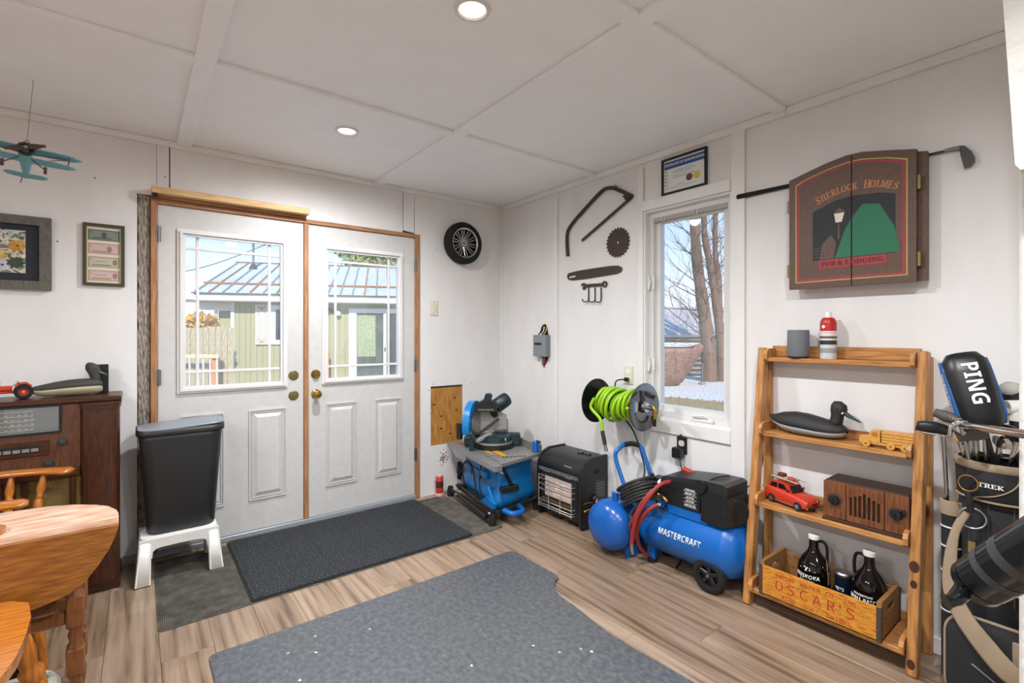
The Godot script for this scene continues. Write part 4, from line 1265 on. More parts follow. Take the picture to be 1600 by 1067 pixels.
func right_wall_things() -> void:
	var base := Vector3.ZERO
	# bow saw
	base = right(940, 340)
	base.x = -0.0005
	var t := thing("bow_saw", "rusty curved bow saw frame with loose straight blade on the white wall", "saw", base, EAST)
	var pts := []
	for p in [Vector2(887, 400), Vector2(886, 368), Vector2(893, 351), Vector2(918, 322), Vector2(940, 299), Vector2(950, 294), Vector2(962, 295), Vector2(988, 307)]:
		pts.append(rl(base, p.x, p.y, 0.014))
	part(geo().tube(sub(pts, 5), 0.0125, 8), "bow", M.rust, t)
	part(geo().beam(rl(base, 987, 308, 0.012), rl(base, 909, 376, 0.012), 0.02, 0.003, 0.0, Vector3.BACK), "blade", M.rust, t)
	part(geo().prism([Vector2(-0.02, -0.03), Vector2(0.03, 0.0), Vector2(-0.01, 0.02), Vector2(-0.05, 0.01)], 0.02, Transform3D(Basis(), rl(base, 985, 307, 0.004))), "corner_bracket", M.rust, t)
	part(geo().tube([rl(base, 964, 296, 0.014), rl(base, 963, 291, 0.03), rl(base, 961, 290, 0.02)], 0.004, 6), "lever", M.rust, t)
	part(geo().disc(rl(base, 964, 296, 0.0), Vector3.BACK, 0.004, 0.03, 8), "hanging_nail", M.dark_steel, t)
	# circular saw blade
	base = Vector3(-0.0005, 1.907, 1.328)
	t = thing("saw_blade", "rusty toothed circular saw blade on the white wall", "saw blade", base, EAST)
	var o := []
	var inn := []
	for k in 48:
		var f := TAU * (k / 2 + (0.25 if k % 2 else 0.0)) / 24.0
		var r := 0.104 if k % 2 == 0 else 0.09
		o.append(Vector2(cos(f), sin(f)) * r)
		inn.append(Vector2(cos(f), sin(f)) * 0.009)
	part(geo().band(o, inn, 0.003, Transform3D(Basis(), Vector3(0, 0, 0.003))), "toothed_disc", M.rust, t)
	part(geo().disc(Vector3(0.0, 0.012, 0.0), Vector3.BACK, 0.0035, 0.012, 8), "hanging_nail", M.dark_steel, t)
	# chainsaw bar
	base = right(930, 427)
	base.x = -0.0005
	t = thing("chainsaw_bar", "flat rusty chainsaw bar with rounded ends below the bow saw", "chainsaw bar", base, EAST)
	var poly := []
	for p in [Vector2(887, 432), Vector2(889, 427), Vector2(905, 423), Vector2(930, 419), Vector2(955, 415.5), Vector2(967, 415), Vector2(972, 417.5), Vector2(973, 421), Vector2(971, 425), Vector2(964, 428), Vector2(940, 432), Vector2(915, 436), Vector2(895, 438), Vector2(889, 437)]:
		var v := rl(base, p.x, p.y)
		poly.append(Vector2(v.x, v.y))
	part(geo().prism(poly, 0.005, Transform3D(Basis(), Vector3(0, 0, 0.003))), "bar", M.rust, t)
	part(geo().beam(rl(base, 890, 433.5, 0.0088), rl(base, 899, 431.5, 0.0088), 0.01, 0.001, 0.0, Vector3.BACK), "mounting_slot", M.wall, t)
	part(geo().disc(Vector3(0.2, 0.012, 0.0), Vector3.BACK, 0.0035, 0.011, 8), "hanging_nail", M.dark_steel, t)
	# wrench with hooks
	base = right(929, 447)
	base.x = -0.0005
	t = thing("wrench_hook", "dark iron wrench shaped key rack with three hooks", "hook rack", base, EAST)
	part(geo().beam(rl(base, 915, 446.5, 0.008), rl(base, 942, 444.5, 0.008), 0.022, 0.008, 0.002, Vector3.BACK), "shaft", M.rust, t)
	var rc := rl(base, 945.5, 444, 0.004)
	part(geo().band(ellipse(0.022, 0.022, 20, Vector2(rc.x, rc.y)), ellipse(0.012, 0.012, 20, Vector2(rc.x, rc.y)), 0.009, Transform3D(Basis(), Vector3(0, 0, 0.004))), "ring_end", M.rust, t)
	var jc := rl(base, 912.5, 447.5, 0.004)
	var jaw := []
	for k in 17:
		var f := 2.9 - 4.6 * k / 16.0
		jaw.append(Vector2(cos(f), sin(f)) * 0.025)
	jaw.append(Vector2(-0.008, -0.008))
	jaw.append(Vector2(0.004, 0.0))
	jaw.append(Vector2(-0.008, 0.008))
	part(geo().prism(jaw, 0.009, Transform3D(Basis(), Vector3(jc.x, jc.y, 0.004))), "open_jaw", M.rust, t)
	for px in [919.5, 929.5, 939.0]:
		var h := rl(base, px, 449, 0.008)
		part(geo().tube(sub([h, h + Vector3(0, -0.085, 0.0), h + Vector3(-0.006, -0.102, 0.012), h + Vector3(-0.022, -0.1, 0.03), h + Vector3(-0.028, -0.082, 0.034)], 4), 0.0045, 6), "hook", M.rust, t)
	# grey junction box over a ragged hole
	base = right(851, 540)
	base.x = -0.0005
	t = thing("junction_box", "grey electrical box over a ragged hole with loose wires", "junction box", base, EAST)
	var rng := RandomNumberGenerator.new()
	rng.seed = 8
	var hole := []
	for k in 26:
		var f := TAU * k / 26
		hole.append(Vector2(cos(f) * 0.062, sin(f) * 0.165) * rng.randf_range(0.88, 1.1))
	part(geo().prism(hole, 0.001), "ragged_hole", M.black_matte, t)
	part(geo().bb(Vector3(-0.078, -0.085, 0.001), Vector3(0.07, 0.085, 0.055), 0.003), "box", mat("#7f8487", 0.5), t)
	part(geo().bb(Vector3(-0.058, 0.006, 0.055), Vector3(0.022, 0.024, 0.057)), "slot", M.black_matte, t)
	var i := 0
	for w in [["#e8e2d4", 0.0], ["#1d1d1d", -0.03], ["#b9a05d", 0.03], ["#1d1d1d", 0.015]]:
		part(geo().tube(sub([Vector3(w[1], 0.15, 0.004), Vector3(w[1] + 0.01, 0.12, 0.02), Vector3(w[1] - 0.01, 0.085, 0.03)], 4), 0.004, 6), "wire", mat(w[0], 0.5), t)
		i += 1
	for w in [["#b23a34", 0.025], ["#1d1d1d", 0.0], ["#e8e2d4", -0.02], ["#e8e2d4", 0.0]]:
		part(geo().tube(sub([Vector3(w[1], -0.085, 0.03), Vector3(w[1] + 0.01, -0.12, 0.025), Vector3(w[1] * 0.4 - 0.012, -0.15, 0.012), Vector3(w[1] * 0.3, -0.17, 0.006)], 4), 0.004, 6), "wire", mat(w[0], 0.5), t)
	# outlet by the window with a plug
	base = Vector3(-0.0005, 1.02, 1.416)
	t = thing("wall_outlet", "white wall outlet with a black plug above the green hose reel", "outlet", base, EAST)
	part(geo().box(Vector3(0, 0, 0.003), Vector3(0.076, 0.118, 0.006), 0.002), "plate", M.cream, t)
	for y in [-0.026, 0.026]:
		part(geo().prism(rounded(0.036, 0.036, 0.012, 4, Vector2(0, y)), 0.002, Transform3D(Basis(), Vector3(0, 0, 0.006))), "receptacle", M.white_plastic, t)
	var plug := thing("power_plug", "black power plug and cord in the outlet above the hose reel", "plug", Vector3(-0.009, 0.994, 1.416), EAST)
	part(geo().box(Vector3(0, 0, 0.014), Vector3(0.03, 0.026, 0.028), 0.006), "plug_body", M.black_plastic, plug)
	part(geo().tube(sub([Vector3(-0.005, 0, 0.028), Vector3(-0.05, -0.01, 0.05), Vector3(-0.07, -0.06, 0.045), Vector3(-0.068, -0.2, 0.02), Vector3(0.06, -0.33, 0.02), Vector3(0.16, -0.50, 0.05), Vector3(0.22, -0.56, 0.12), Vector3(0.235, -0.60, 0.2)], 6), 0.0045, 7), "cord", M.rubber, plug)
	# outlet under the window with an adapter
	base = Vector3(-0.0005, 0.622, 1.813)
	t = thing("bare_outlet", "uncovered dark outlet box set in the wall under the window", "outlet", base, EAST)
	part(geo().box(Vector3(0, 0.01, 0.004), Vector3(0.066, 0.1, 0.008), 0.002), "box", M.black_matte, t)
	part(geo().prism(rounded(0.036, 0.034, 0.012, 4, Vector2(0, 0.022)), 0.004, Transform3D(Basis(), Vector3(0, 0, 0.008))), "receptacle", M.cream, t)
	part(geo().tube([Vector3(-0.01, 0.062, 0.006), Vector3(-0.004, 0.075, 0.016), Vector3(0.012, 0.07, 0.014)], 0.003, 6), "wire", M.rubber, t)
	var ad := thing("power_adapter", "square black power adapter plugged in under the window", "adapter", base + Vector3(-0.0085, -0.032, 0.0), EAST)
	part(geo().box(Vector3(-0.008, 0, 0.025), Vector3(0.062, 0.062, 0.046), 0.006), "adapter_body", M.black_plastic, ad)
	part(geo().tube(sub([Vector3(0.0, -0.031, 0.02), Vector3(0.008, -0.08, 0.018), Vector3(0.03, -0.14, 0.02), Vector3(0.05, -0.2, 0.06)], 5), 0.003, 6), "cord", M.rubber, ad)
	# certificate standing on the window casing
	base = Vector3(-0.0008, 2.137, 1.827)
	t = thing("framed_certificate", "black framed certificate with blue heading and two seals above the window", "certificate", base, EAST)
	var cc := Vector2(0, 0.11)
	part(geo().band(rounded(0.298, 0.219, 0.001, 1, cc), rounded(0.272, 0.193, 0.001, 1, cc), 0.016), "frame", M.black_gloss, t)
	part(geo().box(Vector3(0, 0.11, 0.005), Vector3(0.274, 0.195, 0.004)), "paper", mat("#dfe0de", 0.7), t)
	part(geo().box(Vector3(0, 0.176, 0.0072), Vector3(0.262, 0.044, 0.001)), "heading_band", mat("#35558c", 0.7), t)
	text("CERTIFICATE OF QUALIFICATION", 0.0125, M.white_print, t, Vector3(0, 0.178, 0.0078), Basis(), "sans", 0.99, 700)
	var grey := mat("#9b9ea2", 0.7)
	for l in [[0.138, 0.12], [0.128, 0.15], [0.12, 0.11], [0.104, 0.14], [0.094, 0.15], [0.05, 0.05], [0.038, 0.2]]:
		part(geo().box(Vector3(-0.02 if l[0] < 0.06 else 0.0, l[0], 0.0072), Vector3(l[1], 0.003, 0.0006)), "text_line", grey, t)
	for y in [0.06, 0.08, 0.1, 0.12, 0.14]:
		part(geo().box(Vector3(-0.118, y, 0.0072), Vector3(0.018, 0.008, 0.0006)), "margin_text", grey, t)
	part(geo().disc(Vector3(0.037, 0.075, 0.007), Vector3.BACK, 0.021, 0.0012, 28), "seal", mat("#6d3f42", 0.6), t, "round brown seal")
	part(geo().disc(Vector3(0.086, 0.075, 0.007), Vector3.BACK, 0.022, 0.0012, 28), "seal", mat("#d6c43f", 0.6), t, "round yellow seal")
	# golf club hung behind the cabinet
	base = Vector3(-0.0005, 2.0, 2.14)
	t = thing("hung_golf_club", "old golf iron with black grip hung across the wall behind the cabinet", "golf club", base, EAST)
	var a := rl(base, 1152, 308, 0.013)
	var b := rl(base, 1500, 231, 0.013)
	var mid := a + (b - a) * 0.3
	part(geo().tube([a, a + (mid - a) * 0.02, mid], [0.011, 0.0135, 0.0095], 12), "grip", M.rubber, t)
	part(geo().tube([mid, b], [0.0065, 0.005], 10), "shaft", M.dark_steel, t)
	part(geo().tube(sub([rl(base, 1476, 236, 0.013), rl(base, 1496, 231.5, 0.014), rl(base, 1503, 233, 0.016)], 3), [0.007, 0.0075, 0.008, 0.008, 0.008, 0.0085, 0.009], 10), "hosel", M.dull_steel, t)
	var head := []
	for p in [Vector2(1499, 228), Vector2(1508, 228), Vector2(1518, 236), Vector2(1523, 245), Vector2(1523, 252), Vector2(1517, 259), Vector2(1507, 263), Vector2(1505, 256), Vector2(1501, 242)]:
		var v := rl(base, p.x, p.y, 0.02)
		head.append(Vector2(v.x, v.y))
	part(geo().prism(head, 0.016, Transform3D(Basis(), Vector3(0, 0, 0.008))), "iron_head", M.dark_steel, t)
	pub_cabinet()
	# cord from the compressor plug up to the shelf speaker
	t = thing("speaker_cord", "thin black cord running up the wall beside the ladder shelf", "cord", Vector3(-0.03, 0.45, 2.22), EAST)
	part(geo().tube(sub([Vector3(-0.03, 0.02, 0.03), Vector3(0.02, 0.06, 0.02), Vector3(0.075, 0.17, 0.01), Vector3(0.085, 0.4, 0.0), Vector3(0.09, 0.62, 0.0), Vector3(0.12, 0.73, 0.03)], 6), 0.003, 6), "cord", M.rubber, t)


func pub_cabinet() -> void:
	var base := Vector3(-0.0005, 1.505, 2.68)
	var t := thing("dartboard_cabinet", "brown wooden arched wall cabinet with painted pub sign doors and gold border", "cabinet", base, EAST)
	var arch := [[-0.238, 0.523], [-0.17, 0.542], [-0.075, 0.566], [0.0, 0.578], [0.06, 0.576], [0.15, 0.556], [0.243, 0.533]]
	var body := [Vector2(-0.232, 0.004), Vector2(0.272, 0.004), Vector2(0.272, 0.522)]
	for i in range(arch.size() - 2, -1, -1):
		body.append(Vector2(arch[i][0], arch[i][1] - 0.006))
	part(geo().prism(body, 0.026, Transform3D(Basis(), Vector3(0, 0, 0.029))), "carcass", M.cabinet, t)
	for v in [Vector2(-0.2, 0.03), Vector2(0.24, 0.03), Vector2(-0.2, 0.3), Vector2(0.24, 0.3)]:
		part(geo().box(Vector3(v.x, v.y, 0.0145), Vector3(0.03, 0.03, 0.029)), "spacer", M.cabinet, t)
	# two doors
	var left := [Vector2(-0.238, 0.0), Vector2(0.017, 0.0), Vector2(0.017, 0.5777), Vector2(0.0, 0.578), Vector2(-0.075, 0.566), Vector2(-0.17, 0.542), Vector2(-0.238, 0.523)]
	var rgt := [Vector2(0.021, 0.0), Vector2(0.243, 0.0), Vector2(0.243, 0.533), Vector2(0.15, 0.556), Vector2(0.06, 0.576), Vector2(0.021, 0.5776)]
	var face := Transform3D(Basis(), Vector3(0, 0, 0.056))
	var dl := part(geo().prism(left, 0.024, face), "door", M.cabinet, t)
	var dr := part(geo().prism(rgt, 0.024, face), "door", M.cabinet, t)
	for s in [[dl, -0.243], [dr, 0.25]]:
		for y in [0.09, 0.4]:
			part(geo().box(Vector3(s[1], y, 0.07), Vector3(0.012, 0.06, 0.014), 0.002), "hinge", M.old_brass, s[0])
	# painted border: gold outside, red inside
	var z := 0.0801
	for b in [[0.028, 0.033, M.gold_print], [0.036, 0.0445, M.maroon_print]]:
		var outl := []
		var inl := []
		for k in 2:
			var o: float = b[k]
			var l := [Vector2(-0.238 + o, o), Vector2(0.243 - o, o)]
			for i in range(arch.size() - 1, -1, -1):
				l.append(Vector2(clampf(arch[i][0], -0.238 + o, 0.243 - o), arch[i][1] - o * 1.05))
			if k == 0: outl = l
			else: inl = l
		for side in [[-1.0, dl], [1.0, dr]]:
			# each half of the border belongs to its door
			var g := geo()
			var n := outl.size()
			for i in n:
				var j := (i + 1) % n
				var q := [outl[i], outl[j], inl[j], inl[i]]
				var c := []
				for p in q:
					c.append(Vector2(minf(p.x, 0.0165) if side[0] < 0 else maxf(p.x, 0.0215), p.y))
				if absf(c[0].x - c[1].x) < 1e-5 and absf(c[2].x - c[3].x) < 1e-5 and absf(c[0].x - c[2].x) < 1e-5:
					continue
				g.quad(Vector3(c[0].x, c[0].y, z), Vector3(c[1].x, c[1].y, z), Vector3(c[2].x, c[2].y, z), Vector3(c[3].x, c[3].y, z), Vector3(c[0].x, c[0].y, 0))
			part(g, "painted_border", b[2], side[1])
	# arched title
	var words := "SHERLOCK HOLMES"
	var n := words.length()
	for i in n:
		if words[i] == " ":
			continue
		var f := (float(i) / (n - 1) - 0.5) * 2.0
		var p := Vector3(0.03 + f * 0.142 + (0.006 if i > 8 else 0.0), 0.435 - 0.034 * f * f, z)
		text(words[i], 0.034 if i in [0, 9] else 0.029, M.orange_print, dl if p.x < 0.02 else dr, p, Basis(Vector3.BACK, -f * 0.42), "serif", 0.72, 700)
	# dark street scene with a lantern, plain green and brown fields
	part(geo().prism([Vector2(-0.135, 0.125), Vector2(0.0165, 0.125), Vector2(0.0165, 0.395), Vector2(-0.04, 0.388), Vector2(-0.135, 0.352)], 0.0006, Transform3D(Basis(), Vector3(0, 0, z - 0.0002))), "painted_night", M.black_print, dl)
	part(geo().prism([Vector2(0.0215, 0.125), Vector2(0.175, 0.125), Vector2(0.175, 0.37), Vector2(0.12, 0.386), Vector2(0.0215, 0.395)], 0.0006, Transform3D(Basis(), Vector3(0, 0, z - 0.0002))), "painted_night", M.black_print, dr)
	part(geo().prism([Vector2(-0.045, 0.128), Vector2(0.0165, 0.128), Vector2(0.0165, 0.295), Vector2(-0.01, 0.24)], 0.0006, Transform3D(Basis(), Vector3(0, 0, z + 0.0004))), "painted_field", M.green_print, dl)
	part(geo().prism([Vector2(0.0215, 0.128), Vector2(0.19, 0.128), Vector2(0.17, 0.24), Vector2(0.12, 0.34), Vector2(0.06, 0.35), Vector2(0.0215, 0.3)], 0.0006, Transform3D(Basis(), Vector3(0, 0, z + 0.0004))), "painted_field", M.green_print, dr)
	part(geo().prism([Vector2(-0.105, 0.128), Vector2(-0.05, 0.128), Vector2(-0.04, 0.2), Vector2(-0.06, 0.235), Vector2(-0.095, 0.2)], 0.0006, Transform3D(Basis(), Vector3(0, 0, z + 0.0003))), "painted_field", M.cabinet, dl)
	var lan := part(geo().prism([Vector2(-0.042, 0.288), Vector2(-0.018, 0.288), Vector2(-0.008, 0.328), Vector2(-0.048, 0.328)], 0.0006, Transform3D(Basis(), Vector3(0, 0, z + 0.0004))), "painted_lantern", mat("#d8d4c2", 0.6), dl)
	part(geo().prism([Vector2(-0.052, 0.33), Vector2(-0.004, 0.33), Vector2(-0.028, 0.352)], 0.0006, Transform3D(Basis(), Vector3(0, 0, z + 0.0005))), "lantern_cap", M.cabinet, lan)
	part(geo().box(Vector3(-0.03, 0.25, z + 0.0006), Vector3(0.006, 0.075, 0.0006)), "lantern_post", M.cabinet, lan)
	for k in 4:
		part(geo().box(Vector3(-0.115, 0.14 + k * 0.014, z + 0.0005), Vector3(0.036, 0.003, 0.0004)), "painted_step", M.cabinet, dl)
	# banner
	part(geo().prism(rounded(0.126, 0.04, 0.004, 3, Vector2(-0.0465, 0.105)), 0.0006, Transform3D(Basis(), Vector3(0, 0, z + 0.0006))), "painted_banner", M.maroon_print, dl)
	part(geo().prism(rounded(0.124, 0.04, 0.004, 3, Vector2(0.0835, 0.105)), 0.0006, Transform3D(Basis(), Vector3(0, 0, z + 0.0006))), "painted_banner", M.maroon_print, dr)
	text("PUB & L", 0.019, M.black_print, dl, Vector3(-0.044, 0.105, z + 0.0014), Basis(), "serif", 1.06, 700)
	text("ODGING", 0.019, M.black_print, dr, Vector3(0.074, 0.105, z + 0.0014), Basis(), "serif", 1.06, 700)


func floor_mats() -> void:
	# ribbed runner below the carpet mat
	var t := thing("rubber_runner", "long dark ribbed rubber runner lying under the carpet mat", "mat", Vector3(-1.56, 0.0003, 0.475))
	part(geo().prism(rounded(1.86, 0.81, 0.02, 4), 0.003, Transform3D(Basis(Vector3.RIGHT, Vector3.FORWARD, Vector3.UP), Vector3.ZERO)), "sheet", M.ribbed, t)
	var g := geo()
	var u := -0.918
	while u < 0.918:
		if u < -0.5 or u > 0.66:
			var a := Vector3(u - 0.0022, 0.003, -0.395)
			var b := Vector3(u, 0.0052, -0.395)
			var c := Vector3(u + 0.0022, 0.003, -0.395)
			var d := Vector3(0, 0, 0.79)
			g.quad(a, b, b + d, a + d, Vector3(u, 0, 0))
			g.quad(b, c, c + d, b + d, Vector3(u, 0, 0))
		u += 0.0075
	var ribs := part(g, "ribs", M.ribbed, t)
	ribs.set_meta("kind", "stuff")
	# carpet mat
	t = thing("carpet_mat", "charcoal speckled carpet door mat in front of the double doors", "mat", Vector3(-1.494, 0.0056, 0.456))
	part(geo().prism(rounded(1.268, 0.83, 0.02, 4), 0.004, Transform3D(Basis(Vector3.RIGHT, Vector3.FORWARD, Vector3.UP), Vector3.ZERO)), "rubber_backing", M.rubber, t)
	part(geo().prism(rounded(1.25, 0.812, 0.015, 4), 0.0045, Transform3D(Basis(Vector3.RIGHT, Vector3.FORWARD, Vector3.UP), Vector3(0, 0.004, 0))), "pile", M.carpet, t)
	# big worn grey mat with a notched edge
	t = thing("stall_mat", "large worn grey rubber mat with a ragged notched edge on the plank floor", "mat", Vector3(-1.6, 0.0003, 2.1))
	var poly := []
	for p in [Vector2(-2.335, 1.215), Vector2(-2.32, 1.2), Vector2(-1.6, 1.205), Vector2(-0.85, 1.198), Vector2(-0.822, 1.206), Vector2(-0.802, 1.24), Vector2(-0.8, 1.4), Vector2(-0.797, 1.585), Vector2(-0.81, 1.605), Vector2(-0.845, 1.618), Vector2(-0.885, 1.65), Vector2(-0.915, 1.7), Vector2(-0.927, 1.76), Vector2(-0.93, 1.84), Vector2(-0.945, 1.95), Vector2(-0.965, 2.1), Vector2(-0.952, 2.3), Vector2(-0.94, 2.46), Vector2(-0.94, 3.0), Vector2(-2.32, 3.0)]:
		poly.append(Vector2(p.x + 1.6, -(p.y - 2.1)))
	part(geo().prism(poly, 0.011, Transform3D(Basis(Vector3.RIGHT, Vector3.FORWARD, Vector3.UP), Vector3.ZERO), 15), "sheet", M.mat_grey, t)
	var rng := RandomNumberGenerator.new()
	rng.seed = 33
	var paint := mat("#b9b8b4", 0.8)
	for k in 34:
		var c := Vector2(rng.randf_range(-2.2, -1.0), rng.randf_range(1.3, 2.9))
		var sp := []
		for q in 9:
			sp.append(Vector2(c.x + 1.6, -(c.y - 2.1)) + Vector2(cos(TAU * q / 9), sin(TAU * q / 9)) * rng.randf_range(0.002, 0.009))
		part(geo().prism(sp, 0.0004, Transform3D(Basis(Vector3.RIGHT, Vector3.FORWARD, Vector3.UP), Vector3(0, 0.0109, 0))), "paint_fleck", paint, t)


func ladder_shelf() -> void:
	var t := thing("ladder_shelf", "golden pine ladder shelf with four stepped boards against the wall", "shelf", Vector3(-0.022, 0.0005, 2.632), EAST)
	var front := func(y: float) -> float: return 0.228 - 0.165 * y / 1.225 - 0.022 + 0.022
	for s in [-1, 1]:
		var g := geo()
		g.beam(Vector3(s * 0.313, 0.0, 0.212), Vector3(s * 0.313, 1.222, 0.05), 0.034, 0.05, 0.003, Vector3.BACK)
		var leg := part(g, "front_leg", M.pine_y, t)
		part(geo().beam(Vector3(s * 0.313, 0.0, 0.002), Vector3(s * 0.313, 1.2, 0.002), 0.034, 0.036, 0.003, Vector3.BACK), "back_leg", M.pine_y, t)
		if s > 0:
			for q in [[0.045, 0.013], [0.4, 0.016], [0.335, 0.011]]:
				var z: float = 0.212 - 0.162 * q[0] / 1.222
				part(geo().prism(ellipse(q[1], q[1] * 1.4, 12, Vector2(0.312, 0.0)), 0.0015, Transform3D(Basis(Vector3.RIGHT, -0.1318), Vector3(0, q[0], z + 0.0242))), "knot", M.walnut_y, leg)
	# boards: top height and front reach
	var boards := [[1.178, 0.083], [0.82, 0.135], [0.485, 0.18], [0.09, 0.236]]
	for i in 4:
		var y: float = boards[i][0]
		var w: float = boards[i][1]
		var inner := 0.294
		part(geo().bb(Vector3(-inner, y - 0.022, -0.014), Vector3(inner, y, w), 0.003), "board", M.pine_x, t)
		part(geo().bb(Vector3(-inner, y, -0.014), Vector3(inner, y + (0.055 if i == 0 else 0.04), 0.0), 0.003), "back_rail", M.pine_x, t)
		for s in [-1, 1]:
			var poly := [Vector2(0.0, y - 0.022), Vector2(w - 0.002, y - 0.022), Vector2(w + 0.012, y - 0.01), Vector2(w + 0.014, y + 0.016), Vector2(w + 0.004, y + 0.034), Vector2(w - 0.016, y + 0.042), Vector2(0.0, y + 0.042)]
			part(geo().prism(poly, 0.016, Transform3D(Basis(Vector3(0, 0, 1), UP, Vector3(-1, 0, 0)), Vector3(s * 0.286 + 0.008, 0, 0)), 25), "cheek", M.pine_y, t)


func shelf_at(u: float, level: int, w: float) -> Vector3:
	return Vector3(-0.022 - w, [1.1785, 0.8205, 0.4855, 0.0905][level] + 0.0003, 2.632 + u)


func shelf_things() -> void:
	# smart speaker
	var t := thing("smart_speaker", "grey fabric cylinder speaker on the top board of the ladder shelf", "speaker", shelf_at(-0.153, 0, 0.05), EAST)
	part(geo().lathe([Vector2(0.0001, 0), Vector2(0.042, 0), Vector2(0.045, 0.003), Vector2(0.045, 0.008), Vector2(0.0001, 0.008)], 32), "base_ring", M.black_plastic, t)
	part(geo().lathe([Vector2(0.044, 0.008), Vector2(0.046, 0.011), Vector2(0.046, 0.128), Vector2(0.043, 0.133), Vector2(0.04, 0.133)], 40), "fabric_sleeve", M.grey_fabric, t)
	part(geo().lathe([Vector2(0.0001, 0.12), Vector2(0.042, 0.12), Vector2(0.042, 0.1325), Vector2(0.0001, 0.1325)], 32), "top", mat("#5d6165", 0.5), t)
	# spray can
	t = thing("spray_can", "red and white spray can on the top board of the ladder shelf", "spray can", shelf_at(-0.028, 0, 0.045), EAST)
	part(geo().lathe([Vector2(0.0001, 0), Vector2(0.031, 0), Vector2(0.033, 0.003), Vector2(0.033, 0.12), Vector2(0.0331, 0.12)], 32), "lower_body", mat("#d6d3cd", 0.35), t)
	part(geo().lathe([Vector2(0.033, 0.12), Vector2(0.033, 0.163), Vector2(0.03, 0.176), Vector2(0.022, 0.188), Vector2(0.0001, 0.19)], 32), "red_body", M.red, t)
	part(geo().lathe([Vector2(0.015, 0.188), Vector2(0.015, 0.2), Vector2(0.011, 0.214), Vector2(0.0001, 0.216)], 20), "nozzle_cap", M.white_plastic, t)
	for q in [[0.028, 0.05, "#8f9496"], [0.066, 0.085, "#23282e"], [0.094, 0.104, "#5b4b42"], [0.122, 0.127, "#e8e6e2"]]:
		part(geo().lathe([Vector2(0.0332, q[0]), Vector2(0.0335, q[0]), Vector2(0.0335, q[1]), Vector2(0.0332, q[1])], 32), "label_band", mat(q[2], 0.5), t)
	part(geo().prism([Vector2(0, 0.138), Vector2(0.008, 0.147), Vector2(0, 0.156), Vector2(-0.008, 0.147)], 0.0008, Transform3D(Basis(), Vector3(-0.008, 0, 0.0322))), "diamond_print", M.white_print, t)
	duck(shelf_at(-0.105, 1, 0.065), EAST, 1.05, "decoy_duck", "black wooden duck decoy with green bill on the ladder shelf", false)
	# wooden truck, cab to the left
	t = thing("toy_truck", "small plain wooden toy truck beside the duck decoy on the shelf", "toy truck", shelf_at(0.205, 1, 0.09), EAST)
	part(geo().bb(Vector3(-0.094, 0.012, -0.024), Vector3(0.088, 0.022, 0.024), 0.002), "chassis", M.toy_wood, t)
	part(geo().prism([Vector2(-0.092, 0.022), Vector2(-0.02, 0.022), Vector2(-0.02, 0.07), Vector2(-0.05, 0.07), Vector2(-0.062, 0.045), Vector2(-0.092, 0.04)], 0.05, Transform3D(Basis(), Vector3(0, 0, -0.025))), "cab", M.toy_wood, t)
	part(geo().disc(Vector3(-0.038, 0.055, 0.0249), Vector3.BACK, 0.011, 0.0012, 18), "cab_window", mat("#a5702c", 0.5), t)
	for k in 4:
		part(geo().bb(Vector3(-0.015, 0.024 + k * 0.0122, -0.026), Vector3(0.09, 0.035 + k * 0.0122, 0.026), 0.0015), "plank", M.toy_wood, t)
	for x in [-0.066, 0.018, 0.064]:
		for z in [-0.03, 0.03]:
			var wh := part(geo().lathe([Vector2(0.0001, -0.006), Vector2(0.014, -0.006), Vector2(0.015, -0.004), Vector2(0.015, 0.004), Vector2(0.014, 0.006), Vector2(0.0001, 0.006)], 20, Geo.aim(Vector3(x, 0.0152, z), Vector3.BACK)), "wheel", M.toy_wood, t)
			part(geo().disc(Vector3(x, 0.0152, z + (0.006 if z > 0 else -0.007)), Vector3.BACK, 0.004, 0.0015, 10), "axle_peg", mat("#7d4c1c", 0.5), wh)
	toy_car()
	mantel_radio()
	crate_and_jugs()


